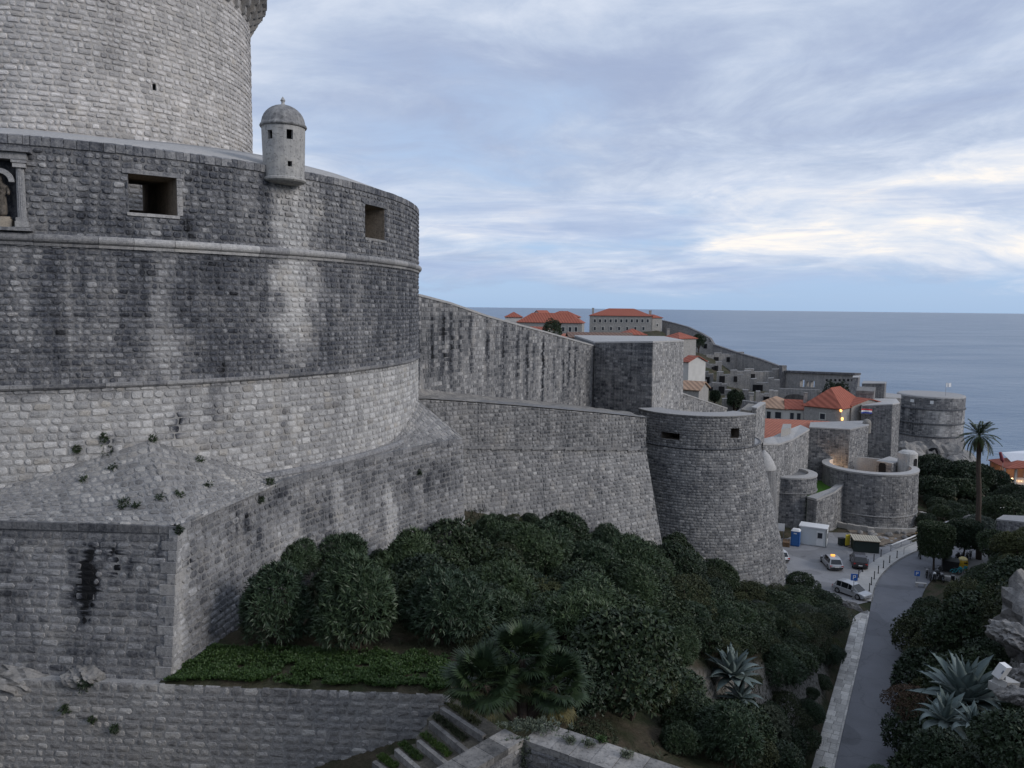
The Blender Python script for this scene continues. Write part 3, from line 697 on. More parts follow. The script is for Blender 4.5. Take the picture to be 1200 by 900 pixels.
# coping stones at the lip
a = R(-96)
while a < R(20):
    w_ = random.uniform(.22, .48)/FR; q = MB(); V_ = []
    for t_ in (a+.0006, a+w_-.0006):
        for r, z in ((FR-.4, 5.66), (FR+.035, 5.64), (FR+.04, 5.94), (FR-.4, 6.06)): V_.append((FC[0]+r*math.cos(t_), FC[1]+r*math.sin(t_), z+random.uniform(-.015, .015)))
    q.add(V_, [(0, 1, 2, 3), (7, 6, 5, 4), (0, 4, 5, 1), (1, 5, 6, 2), (2, 6, 7, 3), (3, 7, 4, 0)], (random.uniform(.05, .4), random.random(), 0)); q.build('coping_stone', M['bastion'], bast); a += w_
inn = MB(); exits = []
def tunnel(H, ex, jambs):
    (a0, a1, z0, z1) = H; e0, e1, ex_z0, ex_z1 = ex; P_ = []
    for (b0, b1, y0, y1, r) in ((a0, a1, z0, z1, FR-.02), (a0+.002, a1-.002, z0+.03, z1-.06, FR-.9), (e0, e1, ex_z0, ex_z1, RIN)):
        P_ += [(FC[0]+r*math.cos(t), FC[1]+r*math.sin(t), z) for t, z in ((b0, y0), (b1, y0), (b1, y1), (b0, y1))]
    q = MB(); q.add(P_, [(i+4*j, i+4*j+4, (i+1) % 4+4*j+4, (i+1) % 4+4*j) for j in range(2) for i in range(4)], (.42, .5, .3)); q.build('embrasure_tunnel', M['rubble'], bast)
    exits.append((e0, e1, ex_z0, ex_z1))
    # stone surround: lintel, sill, jambs
    for nm_, (b0, b1, y0, y1), tn in (('lintel', (a0-.010, a1+.014, z1, z1+.17), .2), ('sill', (a0-.004, a1+.004, z0-.12, z0), .5)):
        q = MB(); V_ = []
        for t in (b0, (b0+b1)/2, b1):
            for r, z in ((FR-.5, y0), (FR+.05, y0), (FR+.05, y1), (FR-.5, y1)): V_.append((FC[0]+r*math.cos(t), FC[1]+r*math.sin(t), z))
        q.add(V_, [(0, 1, 2, 3), (11, 10, 9, 8)]+[(j*4+i, j*4+4+i, j*4+4+(i+1) % 4, j*4+(i+1) % 4) for j in range(2) for i in range(4)], (tn, random.random(), .1)); q.build(nm_, M['bastion'], bast)
    for (b0, b1) in jambs:
        zq = z0
        while zq < z1-.05:
            hh = min(random.uniform(.25, .45), z1-zq); q = MB(); V_ = []
            for t in (b0, b1):
                for r, z in ((FR-.5, zq+.01), (FR+.045, zq+.01), (FR+.045, zq+hh-.01), (FR-.5, zq+hh-.01)): V_.append((FC[0]+r*math.cos(t), FC[1]+r*math.sin(t), z))
            q.add(V_, [(0, 1, 2, 3), (7, 6, 5, 4)]+[(i, 4+i, 4+(i+1) % 4, (i+1) % 4) for i in range(4)], (random.uniform(.3, .6), random.random(), .1)); q.build('jamb_stone', M['bastion'], bast); zq += hh
IA = Arc(FC, RIN, R(-100), R(24), 2, 8)
x0_, x1_ = IA.a0+IA.hit(147, 230)[0]/RIN, IA.a0+IA.hit(167, 230)[0]/RIN
tunnel(H1, (x0_, x1_, IA.hit(157, 246)[1], IA.hit(157, 216)[1]), [(H1[1], H1[1]+.010)]); am2 = (H2[0]+H2[1])/2; tunnel(H2, (am2-.034, am2+.034, 3.4, 4.6), [])
aa2 = angles(-math.pi, math.pi, 96, [q for e in exits for q in e[:2]])
shell(inn, FC, lambda z: RIN, aa2, sorted({2.6, 7.3, *[q for e in exits for q in e[2:]]}), exits, (.6, .5, 0))
inn.lathe((*FC, 2.6), [(RIN, 0), (KR-.1, .05)], 72); inn.build('inner_parapet', M['pale'], bast)
# roll cornice and string course, stone by stone
def ring_pieces(name, r0, z0, prof, a0, a1, ln, mat, tone, smooth=True):
    a = a0
    while a < a1:
        w_ = random.uniform(*ln)/r0; q = MB(); k = len(prof); V_ = []; n_ = max(2, int(w_*r0/.5))
        dz = random.uniform(-.012, .012); tn = tone+random.uniform(-.22, .25)
        for i in range(n_+1):
            t = a+.0004+(w_-.0008)*i/n_
            V_ += [(FC[0]+(r0+p)*math.cos(t), FC[1]+(r0+p)*math.sin(t), z0+dz+zq) for p, zq in prof]
        q.add(V_, [(i*k+j, (i+1)*k+j, (i+1)*k+(j+1) % k, i*k+(j+1) % k) for i in range(n_) for j in range(k)]+[tuple(range(k)), tuple(range((n_+1)*k-1, n_*k-1, -1))], (tn, random.random(), .05))
        q.build(name, mat, bast); a += w_
roll = [(-.15, -.20)]+[(.05+.165*math.cos(t), .165*math.sin(t)) for t in np.linspace(-1.5, 2.6, 11)]+[(-.15, .10)]
roll = [(-.15, -.30), (.06, -.28), (.08, -.19)]+roll[1:]
ring_pieces('cornice_stone', FR, zc, roll, R(-98), R(26), (1.0, 2.2), M['bastion'], .52)
ring_pieces('string_stone', FR, zs_, [(-.1, -.14), (.05, -.12), (.11, -.05), (.12, .06), (-.1, .09)], R(-98), R(26), (.7, 1.5), M['bastion'], .36)
# niche with pilasters, arch and entablature
am = (HN[0]+HN[1])/2
nr = math.cos; niche = MB(); V_ = []
NA = [HN[0]+(HN[1]-HN[0])*i/8 for i in range(9)]
for i, t in enumerate(NA):
    dpt = FR-.05-.62*math.sin(math.pi*i/8)**.5
    for z in (HN[2], HN[3]): V_.append((FC[0]+dpt*math.cos(t), FC[1]+dpt*math.sin(t), z))
niche.add(V_, [(2*i, 2*i+2, 2*i+3, 2*i+1) for i in range(8)]+[tuple(range(16, -1, -2)), tuple(range(1, 18, 2))], (.12, .5, 0)); niche.build('niche_back', M['bastion'], bast)
def nbox(name, s_c, r, z, size, tn, mat=None):
    t = HN[1]+s_c/FR; q = MB(); q.box((FC[0]+r*math.cos(t), FC[1]+r*math.sin(t), z), size, t, (tn, random.random(), .05)); return q.build(name, mat or M['bastion'], bast)
for sgn, sc in ((1, .12), (-1, -(HN[1]-HN[0])*FR-.12)):
    nbox('pilaster_base', sc, FR+.05, 2.62+.16, (.40, .42, .20), .6); nbox('pilaster_base', sc, FR+.05, 2.95, (.34, .36, .14), .55)
    sh_ = MB(); t = HN[1]+sc/FR; fl = 28
    ctr_ = (FC[0]+(FR+.04)*math.cos(t), FC[1]+(FR+.04)*math.sin(t)); V_ = []
    for z, sc_ in ((3.0, 1), (3.9, .97), (4.78, .88)):
        for i in range(fl):
            q_ = TAU*i/fl; rr = .145*sc_*(1 if i % 2 else .88); V_.append((ctr_[0]+rr*math.cos(q_), ctr_[1]+rr*math.sin(q_), z))
    sh_.add(V_, [(j*fl+i, j*fl+(i+1) % fl, (j+1)*fl+(i+1) % fl, (j+1)*fl+i) for j in range(2) for i in range(fl)], (.48, .5, 0)); sh_.build('pilaster_shaft', M['bastion'], bast)
    nbox('capital', sc, FR+.05, 4.86, (.36, .40, .14), .55); nbox('capital', sc, FR+.05, 5.0, (.42, .48, .10), .4)
cs_ = -(HN[1]-HN[0])*FR/2; wid = (HN[1]-HN[0])*FR
nbox('entablature', cs_, FR+.02, 5.18, (.5, wid+.75, .24), .4); nbox('entablature_cornice', cs_, FR+.08, 5.38, (.66, wid+1.05, .14), .22)
nbox('niche_sill', cs_, FR+.08, 2.60, (.5, wid+.9, .12), .35)
arch = MB(); V_ = []
hw = wid/2; tc0 = (HN[0]+HN[1])/2
for i in range(15):
    th = math.pi*i/14
    for rr in (hw-.24, hw-.06):
        for dr in (-.1, .06):
            t = tc0+rr*math.cos(th)/FR; V_.append((FC[0]+(FR+dr)*math.cos(t), FC[1]+(FR+dr)*math.sin(t), 4.28+rr*math.sin(th)*1.0))
arch.add(V_, [(i*4+j, i*4+4+j, i*4+4+jj, i*4+jj) for i in range(14) for j, jj in ((0, 1), (1, 3), (3, 2), (2, 0))], (.5, .6, 0)); arch.build('niche_arch', M['bastion'], bast)
# statue: robed bishop figure on a plinth
tS = tc0; ctr_ = np.array([FC[0]+(FR-.18)*math.cos(tS), FC[1]+(FR-.18)*math.sin(tS)])
stt = thing('statue', 'weathered stone statue of a robed standing figure in the arched wall niche', 'statue', (*ctr_, 2.66))
q = MB(); q.box((*ctr_, 2.82), (.42, .62, .28), tS, (.5, .5, .1)); q.box((*ctr_, 3.0), (.36, .52, .10), tS, (.55, .5, .1)); q.build('plinth', M['statue'], stt)
def figure(parent, base, yaw):
    sk = bpy.data.meshes.new('body'); 
    J = [(0, 0, .0, .20, .17), (0, 0, .30, .185, .15), (0, 0, .60, .17, .13), (0, 0, .85, .165, .12), (0, 0, 1.05, .17, .11), (0, .0, 1.18, .12, .09), (0, .01, 1.26, .05, .05), (0, .02, 1.34, .075, .085), (0, .02, 1.43, .075, .08), (0, .01, 1.52, .07, .05), (0, 0, 1.62, .025, .02),
         (.17, 0, 1.10, .065, .06), (.23, .03, .93, .06, .06), (.17, .16, .86, .05, .045), (.09, .21, .90, .04, .035),
         (-.17, 0, 1.10, .065, .06), (-.24, .03, .90, .06, .06), (-.24, .15, .80, .05, .045), (-.24, .22, .82, .035, .035)]
    E_ = [(i, i+1) for i in range(10)]+[(4, 11), (11, 12), (12, 13), (13, 14), (4, 15), (15, 16), (16, 17), (17, 18)]
    sk.from_pydata([j[:3] for j in J], E_, []); o = bpy.data.objects.new('body', sk); col.objects.link(o)
    md = o.modifiers.new('skin', 'SKIN'); 
    for i, j in enumerate(J): sk.skin_vertices[0].data[i].radius = (j[3], j[4])
    sk.skin_vertices[0].data[0].use_root = True
    sb = o.modifiers.new('sub', 'SUBSURF'); sb.levels = 2; sb.render_levels = 2
    o.parent = parent; o.location = Vector(base)-parent.location; o.rotation_euler = (0, 0, yaw); sk.materials.append(M['statue']); return o
figure(stt, (*ctr_, 3.04), tS-math.pi/2)
q = MB(); cz = ctr_+np.array([-math.sin(tS), math.cos(tS)])*-.30+np.array([math.cos(tS), math.sin(tS)])*.18
q.tube([(*cz, 3.06), (*cz, 4.55), (cz[0]+.05, cz[1], 4.68), (cz[0]+.1, cz[1], 4.6)], .022, 6); q.build('crozier', M['statue'], stt)
# ---- sentry turret
aT = R(-38.1); tc_ = np.array([FC[0]+20.08*math.cos(aT), FC[1]+20.08*math.sin(aT)])
tur = thing('sentry_turret', 'small round domed sentry turret of grey plaster on the bastion rim', 'turret', (*tc_, 5.1))
ow = []
def thole(px, py, w_, h_):
    F_ = Arc(tc_, .95, 0, TAU, 5, 9); s_, z_ = F_.hit(px, py); a_ = s_/.95; return (a_-w_/2, a_+w_/2, z_-h_/2, z_+h_/2)
ow = [thole(340, 157, .30, .40), thole(315.5, 157, .26, .36), thole(340.5, 191.5, .22, .22)]
ow = [tuple([h[0] if h[0] < math.pi else h[0]-TAU, h[1] if h[0] < math.pi else h[1]-TAU, h[2], h[3]]) for h in ow]
ow.append((2.1, 2.5, ow[0][2], ow[0][3])); ow.append((1.0, 1.4, ow[0][2], ow[0][3]))
c = MB(); rr = lambda z: .86+.06*(z-5.5)/2.1
za = sorted({5.45, 7.62, *[q for h in ow for q in h[2:]]}); an_ = angles(-math.pi, math.pi, 40, [q for h in ow for q in h[:2]])
shell(c, tc_, rr, an_, za, ow, (.52, .6, .05)); shell(c, tc_, lambda z: rr(z)-.16, an_, za, ow, (.3, .5, .1))
for h in ow:
    P_ = []
    for d in (0, -.16): P_ += [(tc_[0]+(rr(z)+d)*math.cos(t), tc_[1]+(rr(z)+d)*math.sin(t), z) for t, z in ((h[0], h[2]), (h[1], h[2]), (h[1], h[3]), (h[0], h[3]))]
    c.add(P_, [(i, 4+i, 4+(i+1) % 4, (i+1) % 4) for i in range(4)], (.3, .5, .1))
c.build('turret_wall', M['plaster'], tur)
d = MB(); d.lathe((*tc_, 7.62), [(.78, -.02), (.97, .0), (1.0, .06), (.97, .13), (.93, .16)]+[(.92*math.cos(t), .16+.82*math.sin(t)) for t in np.linspace(.12, 1.5, 9)]+[(0, 1.0)], 40); d.c = [(.14, .5, 0)]*len(d.v); d.build('dome', M['plaster'], tur, smooth=True)
d = MB(); d.lathe((*tc_, 8.58), [(.11, 0), (.07, .08), (.075, .16), (.11, .2), (.08, .26), (.03, .34), (0, .38)], 12); d.build('finial', M['plaster'], tur)
d = MB(); d.lathe((*tc_, 5.2), [(.0, .02), (.62, .03), (.86, .10), (.93, .16), (.93, .24), (.86, .28), (0, .28)], 40); d.c = [(.62, .5, .1)]*len(d.v); d.build('corbel_base', M['plaster'], tur)

# ---- lower bastion: polygonal base with sloping masonry top
lowb = thing('bastion_base', 'grey angular bastion base with sharp pale corner and sloping stone top', 'bastion', (-11, 30, -14))
LZ = -7.65; GB = -16.0
L0 = np.array([-48, 28.2]); C0 = np.array([-11.42, 25.72]); C1 = np.array([-10.35, 33.15]); C3 = np.array([-6.15, 40.3]); C4 = np.array([-2.87, 44.55]); C5 = np.array([-5.0, 52.0])
def P3(p, z): return np.array([p[0], p[1], z])
kb_ = lambda p, d: P3(np.array(p)+np.array(d), GB)
n1 = np.array([-.07, -1.0]); 
bL0, bC0, bC1, bC3, bC4, bC5 = kb_(L0, n1*1.25), kb_(C0, (-.12, -1.25)), kb_(C1, (.3, -.15)), kb_(C3, (.35, -.2)), kb_(C4, (.5, -.15)), kb_(C5, (.5, .1))
a1_, a3_ = math.atan2(*(C1-FC)[::-1]), math.atan2(*(C3-FC)[::-1]); RL = float(np.linalg.norm(C1-FC)); RL3 = float(np.linalg.norm(C3-FC))
F1 = Patch(P3(L0, LZ), P3(C0, LZ), bL0, bC0)
F2 = Curve([C0, C0+(C1-C0)*.5, C1]+[FC+20.62*np.array([math.cos(t), math.sin(t)]) for t in np.linspace(a1_, a3_, 7)[1:-1]]+[C3, C3+(C4-C3)*.5, C4], GB, LZ, .04, it=220, bend=(-.42, -1.2, 2.5))
F3 = F4 = F2
F5 = Patch(P3(C4, LZ), P3(C5, LZ), tuple(F2.pos(np.array([F2.L]), np.array([GB]), np.array([0.]))[0]), bC5)
sA = st_px(F1, [(104, 640, 748, 7, -.95), (106, 660, 745, 5, -.6), (136, 643, 685, 5, -.8), (85, 648, 675, 4, -.6), (87, 686, 716, 3.5, -.6), (152, 655, 685, 4, -.5), (186, 640, 670, 4, -.6), (123, 646, 665, 4, -.5), (112, 740, 795, 10, -.15), (170, 640, 790, 16, .05), (15, 640, 655, 4, -.35), (60, 620, 790, 20, .10), (10, 690, 740, 14, -.18), (10, 750, 795, 20, .2)])
sA.append((F1.L-.0, -7.8, -16.5, .05, .1))
sB = st_px(F2, [(222, 650, 665, 4, -.7), (214, 630, 790, 9, .40), (274, 602, 640, 3, -.6), (289, 602, 640, 4, -.5)])
t1 = tone_fn(.33, .26, .24, 41, .4, sA, lambda S, Z: -.10*(Z > LZ-.55)); t2 = tone_fn(.40, .24, .22, 42, .4, sB, lambda S, Z: .28*np.exp(-(S/.38)**2))
sB += st_px(F2, [(330, 610, 700, 9, .30), (345, 600, 700, 6, .25), (300, 600, 660, 10, -.22), (372, 575, 640, 22, -.12), (392, 560, 660, 5, .40), (410, 590, 650, 8, .3), (455, 570, 650, 2.5, .8), (462, 590, 640, 2.5, .6), (440, 560, 640, 5, .2), (480, 545, 600, 7, -.25), (500, 540, 590, 8, -.25), (516, 540, 590, 6, -.22), (430, 555, 620, 9, -.18), (320, 570, 610, 12, -.15), (258, 610, 700, 6, .12)])
t2 = tone_fn(.38, .26, .30, 42, .4, sB, lambda S, Z: .28*np.exp(-(S/.38)**2)); t4 = t2
M['lowb'] = stone_mat('grey_bastion_limestone', light=(.40, .395, .395), dark=(.055, .058, .068), streak=.30, mott=.30)
sets = [stones(F1, t1, (.235, .295), (.26, .66), .018, (-.008, .014), seed=31, s0=24, jit=.010), stones(F2, t2, (.24, .31), (.24, .54), .024, (.0, .03), seed=32, jit=.014), stones(F5, t4, (.28, .34), (.4, .8), .026, (.0, .035), seed=35, simple=True)]
lay(sets, lowb, M['lowb'], 220)
q = MB(); ins = lambda p, d: np.array(p)[:2]+np.array(d)
cs_ = np.linspace(0, F2.L, 30); ct_ = F2.pos(cs_, np.full(30, LZ), np.full(30, -.07)); cb_ = F2.pos(cs_, np.full(30, GB), np.full(30, -.07))
topl = [ins(L0, (0, .07))]+[p[:2]+(0, .06*(i == 0)) for i, p in enumerate(ct_)]+[ins(C5, (-.07, 0)), np.array([-25, 56.]), np.array([-48, 56.])]
botl = [ins(bL0, (0, .07))]+[p[:2]+(0, .06*(i == 0)) for i, p in enumerate(cb_)]+[ins(bC5, (-.07, 0)), np.array([-25, 56.]), np.array([-48, 56.])]
q.prism([(*p, GB) for p in botl], [(*p, LZ-.02) for p in topl]); q.c = [(.34, .5, 0)]*len(q.v); q.build('core', M['mortar'], lowb)
# sloping top
def fs_near(p): return F2.d[int(np.argmin(np.linalg.norm(F2.q-p, axis=1)))]
sC1, sC3 = fs_near(C1), fs_near(C3)
keyB = [P3(L0, LZ), P3((-17.7, 26.05), LZ), P3(C0, LZ)]+[P3(F2.at(v), LZ) for v in np.r_[sC1, np.linspace(sC1, sC3, 5)[1:-1], sC3]]+[P3(C4, LZ), P3(C5, LZ)]
kA = [(-118, -7.3), (-71, -7.0), (-55.2, -5.41), (-41.6, -7.42), (-35, -7.48), (-28, -7.48), (-21, -7.46), (-14.0, -7.3), (3, -5.85), (18, -6.6)]
keyA = [fang(a, FR-.05, z) for a, z in kA]
# parameter by length of the lower curve
pl2 = np.r_[0, np.cumsum([np.linalg.norm(b-a) for a, b in zip(keyB[:-1], keyB[1:])])]; Lk = pl2[-1]; kk = pl2/Lk
kAa = np.array([a for a, _ in kA]); kAz = np.array([z for _, z in kA]); KB = np.array(keyB)
def cA(t):
    a = np.interp(t, kk, kAa); z = np.interp(t, kk, kAz); return np.stack([FC[0]+(FR-.05)*np.cos(np.radians(a)), FC[1]+(FR-.05)*np.sin(np.radians(a)), z], -1)
def cB(t): return np.stack([np.interp(t, kk, KB[:, i]) for i in range(3)], -1)
SK = Skirt(cA, cB, Lk, 4.0)
tsk = tone_fn(.50, .5, .1, 51, .5)
for (lo, hi) in ((kk[0], kk[3]), (kk[-3]-.01, kk[-1])):
    pass
sk1 = stones(SK, tsk, (.22, .34), (.22, .5), .02, (-.012, .012), seed=51, s0=kk[1]*Lk-6, s1=kk[3]*Lk, jit=.02)
sk2 = stones(SK, tsk, (.3, .5), (.25, .5), .02, (-.012, .012), seed=52, s0=kk[3]*Lk, s1=Lk, jit=.02)
lay([sk1, sk2], lowb, stone_mat('rubble_limestone', light=(.42, .405, .385), dark=(.10, .10, .105), mott=.6, streak=0), 80, bed=False, name='sloping_top_stone', kind_name='sloping_top_rubble')
q = MB(); tt = np.linspace(0, 1, 161); A_, B_ = cA(tt), cB(tt); q.add(np.vstack([A_, B_])-np.array([0, 0, .02]), [(161+i, 162+i, i+1, i) for i in range(160)], (.45, .5, 0)); q.build('sloping_top_core', M['mortar'], lowb)
a = R(-44)
while a < R(-11):
    w_ = random.uniform(.7, 1.3)/20.4; q = MB(); q.tube([(FC[0]+20.42*math.cos(t), FC[1]+20.42*math.sin(t), -7.50) for t in np.linspace(a, a+w_-.0008, 4)], .19, 10); q.c = [(random.uniform(.35, .6), random.random(), 0)]*len(q.v); q.build('roll_moulding', M['lowb'], lowb); a += w_
# edge course along the straight parts
def edge_blocks(A, B, parent, mat, z, h=.26, dp=.35, ln=(.5, .95), tone=.4, name='edge_stone', out=.06):
    A, B = np.array(A[:2]), np.array(B[:2]); L = np.linalg.norm(B-A); t = (B-A)/L; n = np.array([t[1], -t[0]]); s = 0
    while s < L-.1:
        l = min(random.uniform(*ln), L-s); 
        if L-s-l < .3: l = L-s
        c_ = A+t*(s+l/2)+n*(out-dp/2); q = MB(); q.box((*c_, z), (l-.02, dp, h), math.atan2(t[1], t[0]), (tone+random.uniform(-.15, .15), random.random(), 0)); q.build(name, mat, parent); s += l
edge_blocks((-24, 26.5), C0, lowb, M['lowb'], LZ-.08, tone=.3); 
for A_, B_ in zip(F2.q[:-1:3], F2.q[3::3]): edge_blocks(A_, B_, lowb, M['lowb'], LZ-.08, tone=.38, ln=(.7, .8), out=.04)
# pale quoins on the sharp corner
zq = GB+3
i = 0
while zq < LZ-.35:
    h = random.uniform(.30, .42); f = (zq+h/2-GB)/(LZ-GB); cp = bC0[:2]+(C0-bC0[:2])*f; q = MB(); la, lb = (.55, .32) if i % 2 else (.30, .55)
    d1 = (L0-C0)/np.linalg.norm(L0-C0); d2 = (C1-C0)/np.linalg.norm(C1-C0); o_ = -(d1+d2)*.035
    p0 = cp+o_; P_ = [p0, p0+d2*lb, p0+d2*lb+d1*la, p0+d1*la]; q.prism([(*p, zq+.01) for p in P_], [(*p, zq+h-.01) for p in P_]); q.c = [(random.uniform(.55, .8), random.random(), .05)]*len(q.v); q.build('quoin', M['lowb'], lowb); zq += h; i += 1

# ---- terrace wall under the bastion
ter = thing('terrace_wall', 'low grey retaining wall of squared blocks below the bastion and grass ledge', 'wall', (-10, 24.5, -19))
T0, T1 = np.array([-40, 26.0]), np.array([-1.9, 24.15]); TZ = -12.72
TF = Patch(P3(T0, TZ), P3(T1, TZ), (-40, 25.2, -19.5), (-2.2, 23.4, -19.5))
tf = tone_fn(.46, .18, .06, 61, .5, st_px(TF, [(185, 800, 835, 12, .3), (40, 800, 900, 30, .05), (15, 850, 900, 25, -.08), (350, 800, 850, 60, -.10), (170, 790, 810, 40, .15)]))
M['terr'] = stone_mat('terrace_blocks', light=(.42, .405, .39), dark=(.10, .10, .105), streak=.08, mott=.45)
tw = stones(TF, tf, (.215, .30), (.24, .62), .026, (-.01, .015), seed=61, s0=14, jit=.012)
lay([tw], ter, M['terr'], 290, bed_d=-.012)
q = MB(); q.prism([(-40, 25.25, -19.5), (-2.2, 23.45, -19.5), (-2.0, 27, -19.5), (-40, 29, -19.5)], [(-40, 26.05, TZ-.03), (-1.9, 24.2, TZ-.03), (-2.0, 27, TZ-.15), (-40, 29, TZ-.1)]); q.c = [(.62, .6, 0)]*len(q.v); q.build('core', M['mortar'], ter)
# ================================================================== WALLS AND TOWERS BEYOND THE FORTRESS
def block(name, label, cat, tops, bots, zb, edges, tone, mat=None, row=(.30, .40), ln=(.35, .8), simple=True, group=None, cap=True, seed=1, single=0, capmat=None, inset=.05, cap_h=.18, minpx=70, holes=None, captone=.55, parent=None):
    """solid masonry mass; tops: [(x, y, z)] counter-clockwise from above, bots: [(x, y)] at height zb"""
    tops = [np.array(p, float) for p in tops]; bots = [np.array([p[0], p[1], zb if len(p) < 3 else p[2]], float) for p in bots]
    ctr = np.mean([t[:2] for t in tops], axis=0); n = len(tops)
    th = parent or thing(name, label, cat, (*np.mean([b[:2] for b in bots], axis=0), zb), 0, group)
    sets = []
    for e in edges:
        f = Patch(tops[e], tops[(e+1) % n], bots[e], bots[(e+1) % n])
        sets.append(stones(f, (tone[e] if isinstance(tone, dict) else tone), row, ln, .03, (-.0, .045), simple=simple, seed=seed*37+e, holes=(holes or {}).get(e, ())))
    if sets: lay(sets, th, mat or M['stone'], single, minpx=minpx)
    q = MB(); sh = lambda p, c: np.array([*(p[:2]+(c-p[:2])/np.linalg.norm(c-p[:2])*inset*1.3), p[2]])
    q.prism([sh(p, ctr) for p in bots], [sh(p, ctr)-np.array([0, 0, .02]) for p in tops]); q.c = [(.32, .5, 0)]*len(q.v)
    q.build('core', M['mortar'] if edges else M['far'], th)
    if cap:
        q = MB(); ex = lambda p, d: np.array([*(p[:2]-(ctr-p[:2])/np.linalg.norm(ctr-p[:2])*.07), p[2]+d])
        q.prism([ex(p, -.02) for p in tops], [ex(p, cap_h) for p in tops]); q.c = [(captone, .5, 0)]*len(q.v); q.build('wall_top', capmat or M['cap'], th)
    return th
def wall_line(A, B, thick, toppx, zb, k=0.0):
    """plan strip A->B (A left, B right seen from outside) with its top read off the picture"""
    A, B = np.array(A[:2]), np.array(B[:2]); t = (B-A)/np.linalg.norm(B-A); n = np.array([t[1], -t[0]])
    pts = [hit_line(x, y, A, B) for x, y in toppx]
    fr = [np.array([*(A+t*s), z]) for s, z in pts]; bk = [np.array([*(p[:2]-n*thick), p[2]]) for p in fr]
    return fr, bk, n
def strip_wall(name, label, A, B, thick, toppx, zb, tone, k=.0, group=None, seed=3, mat=None, cat='wall', **kw):
    fr, bk, n = wall_line(A, B, thick, toppx, zb)
    th = thing(name, label, cat, (*((fr[0]+fr[-1])/2)[:2], zb), 0, group)
    sets = []; q = MB(); cp = MB()
    for i in range(len(fr)-1):
        a, b = fr[i], fr[i+1]; ab = np.array([*(a[:2]+n*k*(a[2]-zb)), zb]); bb = np.array([*(b[:2]+n*k*(b[2]-zb)), zb])
        f = Patch(a, b, ab, bb); s0_ = np.linalg.norm((a-fr[0])[:2])
        sets.append(stones(f, (lambda S, Z, s0_=s0_: tone(S+s0_, Z)), kw.get('row', (.30, .40)), kw.get('ln', (.35, .8)), .03, (0, .045), simple=kw.get('simple', True), seed=seed*31+i))
        i_ = n*.05
        q.prism([(*(ab[:2]-i_), zb), (*(bb[:2]-i_), zb), (*bk[i+1][:2], zb), (*bk[i][:2], zb)], [(*(a[:2]-i_), a[2]-.02), (*(b[:2]-i_), b[2]-.02), bk[i+1]-np.array([0, 0, .02]), bk[i]-np.array([0, 0, .02])])
        e = n*.08
        cp.prism([(*(a[:2]+e), a[2]-.03), (*(b[:2]+e), b[2]-.03), (*(bk[i+1][:2]-e), b[2]-.03), (*(bk[i][:2]-e), a[2]-.03)], [(*(a[:2]+e), a[2]+.15), (*(b[:2]+e), b[2]+.15), (*(bk[i+1][:2]-e), b[2]+.15), (*(bk[i][:2]-e), a[2]+.15)])
    lay(sets, th, mat or M['stone'], 0)
    q.c = [(.30, .5, 0)]*len(q.v); q.build('core', M['mortar'], th); cp.c = [(kw.get('captone', .6), .5, 0)]*len(cp.v); cp.build('wall_top', M['cap'], th)
    return th, fr
M['mid'] = stone_mat('curtain_limestone', light=(.44, .43, .42), dark=(.068, .072, .082), fine=6, streak=.55, mott=.30)
# upper curtain wall running away behind the bastion
cw_st = [(s, z+.4, z-ln*1.1, w_*.7, d*.9) for s, z, ln, w_, d in ((1.6, -.6, 4, .35, -.5), (3.6, -1.2, 4.5, .4, -.6), (5.4, -1, 6, .3, -.6), (6.6, -1, 6, .5, -.75), (8.2, -1.5, 4, .4, -.6), (10.2, -1, 6, .4, -.5), (13.5, -2.5, 4, .5, -.5), (17, -3, 6, .4, -.5), (20.3, -3, 7, .4, -.6), (22.8, -3, 8, .5, -.7), (24.5, -4, 4, .35, -.6), (27.2, -4, 8, .45, -.8), (30.5, -5, 5, .4, -.5), (33.5, -5, 6, .4, -.6), (35.3, -5, 5, .4, -.5), (37.5, -5, 5, .4, -.6), (4.5, -1, 6, 1.8, -.12), (12, -1, 7, 2, .12), (21, -2, 7, 2, .05))]
cwA, cwB = at(478, 400, 57.5), at(697, 400, 98.5)
cwall, cwf = strip_wall('curtain_wall', 'high dark-streaked curtain wall descending behind the round bastion to a square tower', cwA, cwB, 3.0, [(478, 344), (494, 347.5), (527, 356), (570, 371), (588, 376), (640, 390), (697, 406)], -15, tone_fn(.34, .22, .5, 71, .3, cw_st), seed=7, mat=M['mid'])
# square tower
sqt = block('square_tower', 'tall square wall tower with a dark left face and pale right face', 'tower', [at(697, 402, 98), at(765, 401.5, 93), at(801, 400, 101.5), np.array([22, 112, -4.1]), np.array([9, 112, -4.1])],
      [at(697, 402, 98)[:2]+(-.1, -.2), at(765, 401, 93)[:2]+(.1, -.35), at(801, 400, 101.5)[:2]+(.3, 0), (22, 112), (9, 112)], -17, [0, 1], {0: tone_fn(.24, .25, .2, 73, .35), 1: tone_fn(.58, .25, .25, 74, .35)}, seed=8, mat=M['mid'], captone=.75)  # right face toned paler: partly its own stone, partly sun side painted in
# front merlon panel
sq = MB(); f_ = Patch(at(698, 399, 97.6), at(765, 399, 92.6), at(698, 412, 97.6), at(765, 412, 92.6))
def panel(parent, Pt, name='blocked_embrasure', mat=None, tn=.6):
    q = MB(); q.prism(Pt[0], Pt[1]); q.c = [(tn, .5, .05)]*len(q.v); return q.build(name, mat or M['pale'], parent)
